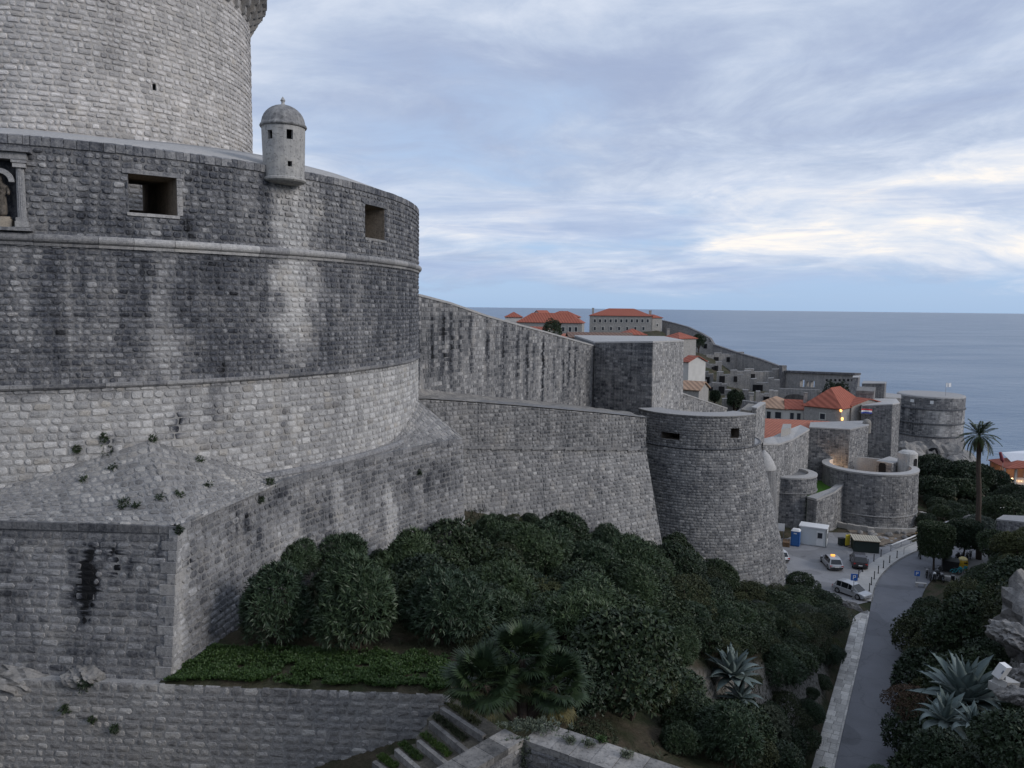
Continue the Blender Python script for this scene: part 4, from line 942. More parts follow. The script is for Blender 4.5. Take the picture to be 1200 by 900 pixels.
# fore wall
fA, fB = at(500, 470, 55.0), at(758, 490, 66.0)
fA2 = np.array(fA[:2])-(np.array(fB[:2])-np.array(fA[:2]))*.15
fw_top = [hit_line(x, y, fA, fB) for x, y in ((500, 468), (560, 472), (633, 478), (700, 484), (758, 490))]
tF = np.array(fB[:2])-np.array(fA[:2]); LF = np.linalg.norm(tF); tF /= LF; nF = np.array([tF[1], -tF[0]])
fore = thing('fore_wall', 'battered lower fore-wall with string course between the round bastion and a round tower', 'wall', (*((np.array(fA)+np.array(fB))/2)[:2], -24))
zst0, zst1 = hit_line(545, 523, fA, fB)[1], hit_line(758, 525.5, fA, fB)[1]
tfw = tone_fn(.36, .30, .22, 81, .35); sets = []; q = MB()
kpts = [(-4.5, fw_top[0][1]+.15)]+fw_top
E_ = np.array([.30, 0]) 
def fpos(s, off): return np.array(fA[:2])+tF*s+nF*off
for (s0_, z0_), (s1_, z1_) in zip(kpts[:-1], kpts[1:]):
    zs0 = zst0+(zst1-zst0)*(s0_-3)/(LF-3); zs1 = zst0+(zst1-zst0)*(s1_-3)/(LF-3)
    sets.append(stones(Patch((*fpos(s0_, 0), z0_), (*fpos(s1_, 0), z1_), (*fpos(s0_, 0), zs0), (*fpos(s1_, 0), zs1)), lambda S, Z, q_=s0_: tfw(S+q_, Z)+.02, (.27, .36), (.28, .55), .03, (0, .05), seed=81+int(s0_), jit=.02))
    sl = lambda s: s+(1.15 if abs(s-LF) < .1 else 0)
    k0 = 2.3
    sets.append(stones(Patch((*fpos(s0_, .05), zs0-.12), (*fpos(s1_, .05), zs1-.12), (*fpos(sl(s0_), k0), -24), (*fpos(sl(s1_), k0), -24)), lambda S, Z, q_=s0_: tfw(S+q_, Z)+.10, (.26, .34), (.3, .6), .03, (0, .045), seed=91+int(s0_), jit=.018))
    i_ = -.05
    q.prism([(*fpos(s0_, i_), zs0), (*fpos(s1_, i_), zs1), (*fpos(s1_, -4), zs1), (*fpos(s0_, -4), zs0)], [(*fpos(s0_, i_), z0_-.02), (*fpos(s1_, i_), z1_-.02), (*fpos(s1_, -4), z1_-.02), (*fpos(s0_, -4), z0_-.02)])
    q.prism([(*fpos(sl(s0_)-.05, k0-.07), -24), (*fpos(sl(s1_)-.05, k0-.07), -24), (*fpos(sl(s1_), -4), -24), (*fpos(s0_, -4), -24)], [(*fpos(s0_-.05, .0), zs0-.01), (*fpos(s1_-.05, .0), zs1-.01), (*fpos(s1_, -4), zs1-.01), (*fpos(s0_, -4), zs0-.01)])
# return face of the wall end
sets.append(stones(Patch((*fpos(LF, .05), zst1-.12), (*fpos(LF, -4), zst1-.12), (*fpos(LF+1.15, 2.3), -24), (*fpos(LF+1.15, -4), -24)), tfw, (.26, .34), (.3, .6), .03, (0, .04), seed=99))
sets.append(stones(Patch((*fpos(LF, 0), fw_top[-1][1]), (*fpos(LF, -4), fw_top[-1][1]), (*fpos(LF, 0), zst1), (*fpos(LF, -4), zst1)), tfw, (.26, .34), (.3, .6), .03, (0, .04), seed=98))
lay(sets, fore, M['mid'], 120, minpx=40)
q.c = [(.32, .5, 0)]*len(q.v); q.build('core', M['mortar'], fore)
s = -4.5
while s < LF:
    l = min(random.uniform(.7, 1.3), LF-s); za = zst0+(zst1-zst0)*(s+l/2-3)/(LF-3); q = MB()
    q.box((*fpos(s+l/2, .02), za-.06), (l-.015, .36, .2), math.atan2(tF[1], tF[0]), (random.uniform(.3, .55), random.random(), 0)); q.build('string_stone', M['mid'], fore); s += l
# rubble top of the fore wall sloping back to the curtain wall
q = MB(); rows = []
bk_px = [(489, 454.5), (540, 461), (600, 467), (650, 472), (697, 477.5), (735, 482.5)]
fr_ = [np.array([*fpos(s_, .06), z_+.06]) for s_, z_ in kpts]
bk_ = []
for x, y in bk_px[:5]:
    s_, z_ = hit_line(x, y, cwA, cwB); t_ = (cwB-cwA)[:2]/np.linalg.norm((cwB-cwA)[:2]); bk_.append(np.array([*(np.array(cwA[:2])+t_*s_), z_]))
bk_.append(at(735, 482.5, 92))
NN = 30; V_ = []
fi = np.array(fr_); bi_ = np.array(bk_)
for i in range(NN+1):
    u = i/NN*5; j = min(int(u), 4); f0 = fi[j]+(fi[j+1]-fi[j])*(u-j); b0 = bi_[j]+(bi_[j+1]-bi_[j])*(u-j)
    for k in range(7):
        w_ = (k/6)**1.0; p = f0+(b0-f0)*w_; p[2] += (random.uniform(-.12, .12) if 0 < k < 6 else 0); V_.append(p)
q.add(V_, [(i*7+k, (i+1)*7+k, (i+1)*7+k+1, i*7+k+1) for i in range(NN) for k in range(6)], (.42, .5, .15)); q.build('rubble_top', M['rock'], fore)

# round corner tower
RTc = np.array([22.6, 92.6]); RTz, RTs = -11.9, -15.6
rtw = thing('round_tower', 'round battered tower with thick parapet standing above the shrubs', 'tower', (*RTc, -34))
hE1 = (0, 0, 0, 0)
RA = Arc(RTc, 7.35, R(-172), R(-42), RTs, RTz); RB = Arc(RTc, 7.35, R(-190), R(40), -34.5, RTs-.12, .245, RTs)
e1 = hole_px(RA, 775, 506, 796, 516); e2 = hole_px(RA, 857, 502.5, 866, 513)
trt = tone_fn(.32, .28, .12, 91, .4)
lay([stones(RA, trt, (.27, .36), (.28, .6), .03, (0, .05), [e1, e2], seed=101, jit=.02), stones(RB, lambda S, Z: trt(S, Z)+.04, (.27, .35), (.3, .65), .03, (0, .05), seed=102, jit=.018)], rtw, M['mid'], 60, minpx=34)
q = MB(); an_ = angles(-math.pi, math.pi, 64, [RA.a0+v/RA.R0 for v in (e1[0], e1[1], e2[0], e2[1])])
HH = [(RA.a0+e[0]/RA.R0, RA.a0+e[1]/RA.R0, e[2], e[3]) for e in (e1, e2)]
HH = [(a-TAU if a > math.pi else (a+TAU if a < -math.pi else a), b-TAU if a > math.pi else (b+TAU if a < -math.pi else b), c_, d_) for a, b, c_, d_ in HH]
an_ = angles(R(-172), R(-42), 40, [v for h in HH for v in h[:2]])
shell(q, RTc, lambda z: 7.30, an_, sorted({RTs, RTz-.02, *[v for h in HH for v in h[2:]]}), HH, (.32, .5, 0))
shell(q, RTc, lambda z: 7.31+.245*(RTs-z), angles(-math.pi, math.pi, 64), [-34.5, RTs], (), (.32, .5, 0)); q.build('core', M['mortar'], rtw)
for h in HH:
    P_ = []
    for r in (7.34, 5.0): P_ += [(RTc[0]+r*math.cos(t), RTc[1]+r*math.sin(t), z) for t, z in ((h[0], h[2]), (h[1], h[2]), (h[1], h[3]), (h[0], h[3]))]
    q = MB(); q.add(P_, [(i, 4+i, 4+(i+1) % 4, (i+1) % 4) for i in range(4)]+[(4, 5, 6, 7)], (.12, .5, .1)); q.build('embrasure', M['rubble'], rtw)
q = MB(); q.lathe((*RTc, 0), [(7.44, RTz-.05), (7.46, RTz+.06), (4.6, RTz+.12), (4.5, RTz-.3), (4.5, RTs)], 40, R(-172), R(-42))
for e_ in (-172, -42): q.add([(RTc[0]+r_*math.cos(R(e_)), RTc[1]+r_*math.sin(R(e_)), z_) for r_, z_ in ((7.4, RTs), (4.5, RTs), (4.5, RTz), (7.4, RTz))], [(0, 1, 2, 3)])
q.lathe((*RTc, RTs), [(7.4, .02), (0, .03)], 40); q.c = [(.5, .5, 0)]*len(q.v); q.build('wall_top', M['cap'], rtw)
q = MB(); q.lathe((*RTc, RTs), [(7.3, -.16), (7.46, -.13), (7.52, -.02), (7.46, .08), (7.3, .1)], 64); q.c = [(.14, .5, 0)]*len(q.v); q.build('string_course', M['mid'], rtw)
q = MB(); q.lathe((*(RTc+np.array([9.2, 2.6])), -19.6), [(1.5, -.25), (1.5, 0), (1.2, .7), (.7, 1.5), (.0, 2.2)], 20); q.c = [(.8, .6, 0)]*len(q.v); qb = MB(); qb.lathe((*(RTc+np.array([9.2, 2.6])), -19.6), [(2.6, -14), (1.45, -.2)], 20); qb.c = [(.35, .5, 0)]*len(qb.v); qb.build('turret_drum', M['mid'], rtw)
dm = q.build('half_dome_roof', M['cap'], rtw, smooth=True)
# sloping wall stub right of the square tower
strip_wall('stair_wall', 'short wall sloping down from the square tower', at(797, 470, 104), at(852, 480, 112), 2.0, [(797, 460.5), (825, 470), (852, 479)], -26, tone_fn(.45, .2, .2, 111), seed=12, mat=M['mid'])
# guard post with open alcove
gp0 = at(868, 480, 108)
gpost = thing('guard_post', 'stone guard post with open shadowed alcove beside the round tower', 'building', (*gp0[:2], -30))
pA, pB, pC = at(858, 476, 110), at(886, 478, 106), at(896.5, 473, 112.5)
q = MB(); zt_ = pC[2]
back = np.array([4.5, 9.0])
def colm(p0, p1, p2, p3, z0, z1, tn=.5, nm='wall', mt=None, prnt=None):
    q = MB(); q.prism([(*p, z0) for p in (p0, p1, p2, p3)], [(*p, z1) for p in (p0, p1, p2, p3)]); q.c = [(tn, .5, 0)]*len(q.v); return q.build(nm, mt or M['far'], prnt if prnt is not None else gpost)
a_, b_, c_ = pA[:2], pB[:2], pC[:2]; d_ = a_+(c_-b_)
u_ = (b_-a_); v_ = (c_-b_)
lay([stones(Patch((*b_, zt_), (*c_, zt_), (*b_, -31), (*c_, -31)), tone_fn(.5, .2, .2, 5), (.3, .4), (.35, .8), .03, (0, .04), simple=True, seed=121)], gpost, M['mid'], 0)
colm(b_-u_*.0+v_*.0-u_*.16, b_+(0.04, 0)-u_*.012, c_-u_*.012, c_-u_*.16, -31, zt_-.02, .45)          # right wall
colm(a_, a_+u_*.12, d_+u_*.12, d_, -31, zt_-1.2, .45)
colm(d_, c_, c_+v_*.1, d_+v_*.1, -31, zt_-.02, .4, 'back_wall')
colm(a_+u_*.10, b_-u_*.1, b_-u_*.1+v_*.9, a_+u_*.1+v_*.9, -31, at(870, 520, 107)[2], .45, 'floor')
q = MB(); z1_ = at(877, 487, 107)[2]; q.prism([(*(a_+u_*.3), z1_), (*(b_-u_*.13), z1_), (*(c_-u_*.13), z1_+.4), (*(d_+u_*.3), z1_+.4)], [(*(a_+u_*.38), z1_+.7), (*(b_-u_*.2), z1_+.7), (*(c_-u_*.13), zt_-.3), (*(d_+u_*.3), zt_-.3)]); q.c = [(.5, .5, .4)]*len(q.v); q.build('alcove_roof', M['rock'], gpost)
colm(b_-u_*.20, b_+(.1, -.1), c_+(.1, .1), c_-u_*.20, zt_, zt_+.2, .7, 'wall_top', M['cap'])
# curved wall with broad pale top
gw = thing('pale_topped_wall', 'curving wall with broad pale mortar top in front of an orange roof', 'wall', (*at(920, 540, 117)[:2], -32))
gpts = [(at(894, 521, 111)), (at(912, 521.5, 113)), (at(928, 516, 116)), (at(948.5, 504, 124))]; gbk = [at(894, 516, 116), at(906, 513, 119), at(922, 506, 123), at(938, 499.5, 130)]
sets = []; q = MB(); cp = MB()
for i in range(3):
    a, b = gpts[i], gpts[i+1]; sets.append(stones(Patch(a, b, (*a[:2], -32), (*b[:2], -32)), tone_fn(.48, .18, .4, 131+i), (.3, .4), (.35, .8), .03, (0, .04), simple=True, seed=131+i))
    q.prism([(a[0]+.03, a[1]+.05, -32), (b[0]+.03, b[1]+.05, -32), (*gbk[i+1][:2], -32), (*gbk[i][:2], -32)], [a+(.03, .05, -.02), b+(.03, .05, -.02), gbk[i+1], gbk[i]])
    cp.prism([a+(0, -.1, -.05), b+(0, -.1, -.05), gbk[i+1], gbk[i]], [a+(0, -.1, .2), b+(0, -.1, .2), gbk[i+1]+(0, 0, .25), gbk[i]+(0, 0, .25)])
lay(sets, gw, M['mid'], 0); q.c = [(.4, .5, 0)]*len(q.v); q.build('core', M['mortar'], gw); cp.c = [(.72, .5, 0)]*len(cp.v); cp.build('wall_top', M['cap'], gw)
colm(at(915, 513, 118)[:2], at(926, 507, 120)[:2], at(927, 505, 124)[:2], at(917, 508, 124)[:2], -25, at(922, 500, 121)[2], .55, 'parapet_step', M['pale'], gw)
# low round bastion below it
LB = np.array(at(918, 600, 118)[:2]); lbz = at(940, 561, 114)[2]
lrb = thing('low_round_bastion', 'low rounded bastion with pale rim between the round tower and the lawn', 'bastion', (*LB, -34))
LA = Arc(LB, 4.6, R(-200), R(30), -34, lbz, .03)
lay([stones(LA, tone_fn(.30, .25, .2, 141), (.3, .4), (.35, .75), .03, (0, .05), simple=True, seed=141)], lrb, M['mid'], 0)
q = MB(); q.lathe((*LB, 0), [(4.85, -34), (4.55, lbz-.02), (0, lbz-.02)], 40); q.c = [(.3, .5, 0)]*len(q.v); q.build('core', M['mortar'], lrb)
q = MB(); q.lathe((*LB, lbz), [(4.7, -.02), (4.72, .22), (3.4, .35), (3.3, -.3), (0, -.3)], 40); q.c = [(.66, .5, 0)]*len(q.v); q.build('wall_top', M['cap'], lrb)
q = MB(); q.lathe((*LB, lbz-2.2), [(4.6, -.1), (4.8, -.08), (4.84, .05), (4.6, .1)], 40); q.c = [(.45, .5, 0)]*len(q.v); q.build('string_course', M['mid'], lrb)
# lawn terrace and its wall
law = block('terrace_parapet', 'pale topped wall holding up the small green lawn', 'wall', [at(946, 584, 113), at(957, 587, 111.5), at(978, 578, 113.5), at(991, 568, 118.5), at(984, 566, 121), at(972, 575, 116)], [(*at(946, 584, 113)[:2],), (*at(957, 587, 111.5)[:2],), (*at(978, 578, 113.5)[:2],), at(992, 568, 118)[:2], at(984, 566, 121)[:2], at(972, 575, 116)[:2]], -34, [0, 1, 2], tone_fn(.36, .2, .35, 151), seed=15, mat=M['mid'], captone=.6, cap_h=.3)
lz = at(960, 575, 117)[2]
lp = [gz(x, y, lz)[:2] for x, y in ((946, 582), (958, 584), (972, 578), (982, 569), (972, 564), (949, 562))]
q = MB(); q.prism([(*p, lz-6) for p in lp], [(*p, lz) for p in lp]); M['turf'] = plain('turf', (.055, .13, .022), .9, .1, var=.35, scale=1.5, bump=.6); tag(q.build('lawn', M['turf']), kind='structure')
# big square tower wall
bw = block('square_gate_tower', 'broad plain square wall tower above the lawn with a lit lamp on it', 'tower', [at(948.5, 501.5, 127), at(996, 504, 125.5), at(1018, 499, 132), at(1012, 494, 140), at(950, 496, 140)], [at(948, 500, 127)[:2], at(996, 504, 125)[:2], at(1019, 499, 132)[:2], at(1012, 494, 140)[:2], at(950, 496, 140)[:2]], -34, [0, 1], {0: tone_fn(.28, .25, .15, 161), 1: tone_fn(.36, .25, .2, 162)}, seed=16, mat=M['mid'], captone=.5)
# sentry bits on it
q = MB(); p_ = at(1016, 494, 134); q.lathe((p_[0], p_[1], p_[2]-1), [(.7, -1), (.7, .9), (.5, 1.3), (0, 1.5)], 14); q.c = [(.5, .5, .3)]*len(q.v); q.build('small_cupola', M['rock'], bw)
# flag tower
ft = block('flag_tower', 'tall square wall tower with flat top and a hanging striped flag', 'tower', [at(1010, 476, 150), at(1046, 474.5, 147), at(1054, 473, 153), at(1050, 468, 164), at(1012, 468, 164)], [at(1010, 476, 150)[:2]+(-.1, -.1), at(1046, 475, 147)[:2]+(.2, -.3), at(1054, 473, 153)[:2]+(.5, 0), at(1050, 468, 164)[:2], at(1012, 468, 164)[:2]], -36, [0, 1], tone_fn(.34, .22, .12, 171), seed=17, mat=M['mid'], captone=.8)
block('tower_annexe', 'small stone block with shallow brown roof behind the flag tower', 'building', [at(1003, 461, 156), at(1024, 462, 155), at(1026, 457, 163), at(1005, 456, 163)], [at(1003, 461, 156)[:2], at(1024, 462, 155)[:2], at(1026, 457, 163)[:2], at(1005, 456, 163)[:2]], -32, [], tone_fn(), cap=True, captone=.35, cap_h=.6, capmat=M['rock'])
block('stair_tower', 'narrow pale stepped wall tower behind the red hipped roof', 'tower', [at(999, 443, 176), at(1006, 443, 175), at(1008, 441, 182), at(1000, 441, 182)], [at(993, 443, 172)[:2], at(999, 443, 169)[:2], at(1008, 441, 182)[:2], at(1000, 441, 182)[:2]], -34, [], tone_fn(), captone=.7)
block('back_tower', 'grey flat-topped tower with the sea behind it', 'tower', [at(1010, 450, 190), at(1037, 450, 188), at(1039, 448, 200), at(1012, 447, 200)], [at(1010, 450, 190)[:2], at(1037, 450, 188)[:2], at(1039, 448, 200)[:2], at(1012, 447, 200)[:2]], -45, [], tone_fn(), captone=.45)
block('link_wall', 'low wall joining the flag tower to the round sea fort', 'wall', [at(1036, 466, 200), at(1056, 467, 205), at(1056, 463, 215), at(1038, 461, 212)], [at(1036, 466, 200)[:2], at(1056, 467, 205)[:2], at(1056, 463, 215)[:2], at(1038, 461, 212)[:2]], -48, [], tone_fn(), captone=.4)
# round barbican
BC = np.array([57.6, 121.5]); bz = at(1035, 557, 115)[2]
barb = thing('barbican', 'round barbican with pale rim and notches beside the car park', 'bastion', (*BC, -34))
BA = Arc(BC, 7.0, R(-170), R(60), -35, bz, .02)
be = hole_px(BA, 1019, 583, 1029, 586.5); be2 = hole_px(BA, 1064, 581, 1069, 585)
tb = tone_fn(.36, .22, .35, 181); fz = at(1040, 606, 114.5)[2]
lay([stones(BA, lambda S, Z: tb(S, Z)+.08*(Z < fz), (.3, .4), (.35, .8), .03, (0, .045), [be, be2], simple=True, seed=181)], barb, M['mid'], 0)
q = MB(); q.lathe((*BC, 0), [(7.15, -35), (6.95, bz-.02), (6.0, bz-.02), (5.97, bz-4.5), (0, bz-4.5)], 56); q.c = [(.25, .5, 0)]*len(q.v); q.build('core', M['mortar'], barb)
q = MB(); q.lathe((*BC, bz), [(7.1, -.05), (7.14, .22), (6.0, .34), (5.95, -4.3)], 56); q.c = [(.68, .5, 0)]*len(q.v); q.build('wall_top', M['cap'], barb)
q = MB(); q.lathe((*BC, fz), [(7.0, -.12), (7.2, -.1), (7.26, .0), (7.2, .1), (7.0, .12)], 56); q.c = [(.5, .5, 0)]*len(q.v); q.build('string_course', M['mid'], barb)
# gate building with arch inside the barbican
ga = block('gate_building', 'small flat-roofed gate building with round arch inside the barbican', 'building', [at(1027, 541, 124), at(1045, 544, 121.5), at(1060, 541, 125.5), at(1042, 536, 131)], [at(1027, 541, 124)[:2], at(1045, 544, 121.5)[:2], at(1060, 541, 125.5)[:2], at(1042, 536, 131)[:2]], -34, [0, 1], tone_fn(.5, .2, .2, 191), seed=19, mat=M['mid'], captone=.7)
fa = Patch(at(1027, 541, 124), at(1045, 544, 121.5), (*at(1027, 541, 124)[:2], -34), (*at(1045, 544, 121.5)[:2], -34))
def arch_door(F, s, z0, w_, h_, parent, name='arch_opening', mat=None, d=.06):
    q = MB(); P_ = [(s-w_/2, z0), (s+w_/2, z0)]+[(s+w_/2*math.cos(t), z0+h_-w_/2+w_/2*math.sin(t)) for t in np.linspace(0, math.pi, 9)]
    V_ = F.pos(np.array([p[0] for p in P_]), np.array([p[1] for p in P_]), np.full(len(P_), d)); V2 = F.pos(np.array([p[0] for p in P_]), np.array([p[1] for p in P_]), np.full(len(P_), d-.3)); n = len(P_)
    q.add(list(V_)+list(V2), [tuple(range(n))]+[(i, (i+1) % n, n+(i+1) % n, n+i) for i in range(n)], (.1, .5, 0)); return q.build(name, mat or M['dark'], parent)
s_, z_ = fa.hit(1034, 556); arch_door(fa, s_, z_-.3, 1.3, 2.3, ga)
# small round bastionette on the right rim
q_ = np.array(at(1063.5, 540, 122.5)[:2]); rz_ = at(1064, 532, 121.5)[2]
rb2 = thing('pale_guard_house', 'pale rounded guard house at the far rim of the barbican', 'building', (*q_, -34))
q = MB(); q.lathe((*q_, 0), [(1.5, -30), (1.45, rz_), (1.0, rz_+.35), (0, rz_+.5)], 24); q.c = [(.85, .5, 0)]*len(q.v); q.build('wall', M['plaster'], rb2)
FF = Arc(q_, 1.46, R(-150), R(40), -34, rz_); s_, z_ = FF.hit(1073, 541); arch_door(FF, s_, z_-.8, .7, 1.3, rb2)
block('pale_ramp_wall', 'thin pale parapet wall climbing behind the barbican', 'wall', [at(1052, 534, 136), at(1056, 535, 134), at(1060, 532, 138), at(1055, 531, 140)], [at(1052, 534, 136)[:2], at(1056, 535, 134)[:2], at(1060, 532, 138)[:2], at(1055, 531, 140)[:2]], -36, [], tone_fn(), captone=.8)
# sea fort
SC = np.array([136.6, 249.0]); SRr = 9.9; sfz = at(1090, 466, 240)[2]
sf = thing('sea_fort', 'round banded sea fort standing on rock at the edge of the sea', 'fort', (*SC, -55))
zb1, zb2, zb3 = at(1090, 480, 240)[2], at(1090, 497, 240)[2], at(1090, 512, 240)[2]
SA = Arc(SC, SRr, R(-190), R(30), zb3, sfz)
def tsf(S, Z): return np.where(Z > zb1, .30, .50+1.35*(fbm(S*.5, Z*.05, 7)-.5)*1.2+.0*S)+.2*(fbm(S*.4, Z*.4, 3)-.5)
sh_ = [hole_px(SA, x, y, x+4, y+4) for x, y in ((1067, 467.5), (1090, 469.5))]
lay([stones(SA, tsf, (.5, .62), (.6, 1.2), .04, (0, .05), sh_, simple=True, seed=201)], sf, M['mid'], 0)
q = MB(); q.lathe((*SC, 0), [(SRr+1.6, -55), (SRr+.6, zb3-2), (SRr-.03, zb3), (SRr-.05, sfz-.2), (SRr-.4, sfz), (0, sfz+.05)], 56); q.c = [(.35, .5, 0)]*len(q.v); q.build('core', M['far'], sf)
q = MB(); q.lathe((*SC, sfz), [(SRr+.1, -.3), (SRr-.05, .15), (SRr-.5, .35), (0, .36)], 56); q.c = [(.5, .5, 0)]*len(q.v); q.build('wall_top', M['cap'], sf)
for z in (zb1, zb2, zb3):
    q = MB(); q.lathe((*SC, z), [(SRr-.1, -.3), (SRr+.28, -.22), (SRr+.32, .1), (SRr-.1, .25)], 56); q.c = [(.12, .5, 0)]*len(q.v); q.build('string_course', M['mid'], sf)
for h in sh_:
    P_ = SA.pos(np.array([h[0], h[1], h[1], h[0]]), np.array([h[2], h[2], h[3], h[3]]), np.full(4, .0)); q = MB(); q.add(list(P_), [(0, 1, 2, 3)], (.9, .9, 0)); q.build('embrasure_screen', plain('white_screen', (.7, .7, .7)), sf)
RKf = Arc(SC, SRr+1.0, R(-160), R(0), -56, -44); 
def rockmesh(name, label, c, size, seed, parent=None, mat=None, cat='rock', res=3, rough=.35, sharp=1.0):
    import bmesh
    bm = bmesh.new(); bmesh.ops.create_icosphere(bm, subdivisions=res, radius=1)
    P_ = np.array([v.co[:] for v in bm.verts]); r = 1+rough*((fbm(P_[:, 0]*1.6+P_[:, 2]*1.3+seed, P_[:, 1]*1.6-P_[:, 2]*.9, seed)-.5)*2)+rough*.5*(fbm(P_[:, 0]*5+P_[:, 2]*4, P_[:, 1]*5+seed, seed+4)-.5)*2
    for v, k in zip(bm.verts, r): v.co = Vector((v.co.x*size[0]*k, v.co.y*size[1]*k, v.co.z*size[2]*k))
    me = bpy.data.meshes.new(name); bm.to_mesh(me); bm.free()
    a = me.attributes.new('col', 'FLOAT_COLOR', 'POINT'); a.data.foreach_set('color', [v for _ in me.vertices for v in (.5, .5, 0, 1)])
    me.materials.append(mat or M['rock']); o = bpy.data.objects.new(name, me); col.objects.link(o); o.location = c
    if parent is None: tag(o, label, cat)
    else: o.parent = parent; o.location = Vector(c)-parent.location
    return o
for i, (x, y, sx_) in enumerate(((1060, 527, 4), (1075, 524, 5), (1093, 525, 5), (1108, 526, 6), (1118, 530, 5), (1128, 535, 5), (1070, 538, 5), (1118, 543, 5))):
    p = at(x, y, 239-(y-524)*.4); rockmesh('base_rock', '', (p[0], p[1], p[2]-2), (sx_*.8, 4, 4.2), 200+i, sf)
FA_ = Arc(SC, SRr+4.3, R(-160), R(0), -56, -40); s_, z_ = FA_.hit(1094, 535)
q = MB(); arch_door(FA_, s_, z_-2.2, 3.9, 5.0, sf, 'sea_cave', M['dark'], .2)
fp = at(1108, 463, 243); q = MB(); q.tube([(fp[0], fp[1], fp[2]-1), (fp[0], fp[1], fp[2]+4.0)], .07, 6)
flg = thing('white_flag', 'small white flag on a pole on top of the sea fort', 'flag', (fp[0], fp[1], fp[2]-1)); q.build('pole', plain('grey_pole', (.3, .3, .31)), flg)
def flag_mesh(w_, h_, n=8): return [((i/n)*w_, .12*math.sin(i*1.1), -j*h_) for j in range(2) for i in range(n+1)], [(i, i+1, n+2+i, n+1+i) for i in range(n)]
V_, Fc_ = flag_mesh(1.6, 1.3); q = MB(); q.add([(fp[0]+.05+x, fp[1]+y, fp[2]+3.9+z) for x, y, z in V_], Fc_); fo = q.build('cloth', plain('white_cloth', (.72, .72, .72)), flg); so = fo.modifiers.new('th', 'SOLIDIFY'); so.thickness = .02
# striped flag hanging on the flag tower
fp = at(1009, 479, 148.5); flag = thing('striped_flag', 'red white and blue flag hanging on the flag tower', 'flag', tuple(fp))
for k, c in enumerate(((.55, .04, .05), (.75, .75, .75), (.05, .08, .35))):
    V_, Fc_ = flag_mesh(2.1, .30, 6); q = MB(); q.add([(fp[0]+x, fp[1]+y-.2, fp[2]-k*.30+z+.05*math.sin(x*2)) for x, y, z in V_], Fc_); o = q.build('stripe', plain('flag_stripe', c), flag); so = o.modifiers.new('th', 'SOLIDIFY'); so.thickness = .02
q = MB(); q.tube([(fp[0]-.03, fp[1]-.2, fp[2]-1.0), (fp[0]-.03, fp[1]-.2, fp[2]+.6)], .04, 6); q.build('pole', plain('flag_pole', (.3, .3, .3)), flag)
q = MB(); q.box((fp[0]-.03, fp[1]+.2, fp[2]-.6), (.06, .9, .06)); q.build('bracket', bpy.data.materials['flag_pole'], flag)
# lit lamp on the square wall
lp_ = at(983.5, 556, 123.6); lamp = thing('wall_floodlight', 'lit warm floodlight glowing at the foot of the square tower', 'lamp', tuple(lp_))
q = MB(); q.lathe((lp_[0], lp_[1], lp_[2]), [(0, -.16), (.2, -.1), (.24, .05), (.14, .2), (0, .24)], 12); q.build('bulb', emit('warm_lamp', (1, .62, .28), 22), lamp)
q = MB(); q.tube([(lp_[0], lp_[1], lp_[2]-.14), (lp_[0], lp_[1], lp_[2]-4.0)], .05, 6); q.build('post', bpy.data.materials['flag_pole'], lamp)
ld = bpy.data.lights.new('floodlight', 'POINT'); ld.energy = 130; ld.color = (1, .6, .3); ld.shadow_soft_size = .25; lo = bpy.data.objects.new('lamp_light', ld); col.objects.link(lo); lo.parent = lamp; lo.location = (0, -.1, .5)
# ================================================================== TOWN INSIDE THE WALLS
def tile_mat(name, c1, c2, d=(1, 0), per=.5):
    mt, n, b = base_mat(name, .85, .2)
    g = n.new('ShaderNodeNewGeometry'); P = g.outputs['Position']
    dt = n.new('ShaderNodeVectorMath', operation='DOT_PRODUCT'); n.put(dt.inputs[0], P); n.put(dt.inputs[1], (d[0], d[1], 0))
    sn = n.math('SINE', n.math('MULTIPLY', dt.outputs['Value'], TAU/per))
    nz = n.noise(P, 1.1, 5, .65); n2 = n.noise(P, .25, 3)
    c = n.mix(n.math('ADD', n.math('MULTIPLY', nz, .8), n.math('MULTIPLY', n2, .3), clamp=True), c1, c2)
    c = n.vmath('SCALE', c, scale=n.math('ADD', .90, n.math('MULTIPLY', sn, .07)))
    n.put(b.inputs['Base Color'], c)
    bp = n.new('ShaderNodeBump'); bp.inputs['Strength'].default_value = .5; bp.inputs['Distance'].default_value = .08; n.put(bp.inputs['Height'], sn); n.put(b.inputs['Normal'], bp.outputs[0]); return mt
M['tile'] = tile_mat('red_roof_tile', (.22, .062, .042), (.39, .135, .092), (.9, .3), .8)
M['tile2'] = tile_mat('orange_roof_tile', (.30, .10, .065), (.46, .185, .125), (.78, -.62), .62)
M['tile3'] = tile_mat('mossy_roof_tile', (.24, .15, .10), (.48, .33, .24), (.9, .2), .7)
M['tile4'] = tile_mat('brown_roof_tile', (.13, .085, .065), (.22, .14, .11), (.9, .2), .7)
M['white'] = plain('white_render', (.50, .49, .47), .9, .2, var=.2, scale=.6)
M['greyhouse'] = stone_mat('house_limestone', light=(.40, .385, .365), dark=(.16, .16, .16), fine=2.5, streak=.2, mott=.5)
M['glass'] = plain('dark_window_glass', (.03, .035, .045), .15, .5)
M['shutter'] = plain('pale_window_frame', (.42, .42, .40), .7)
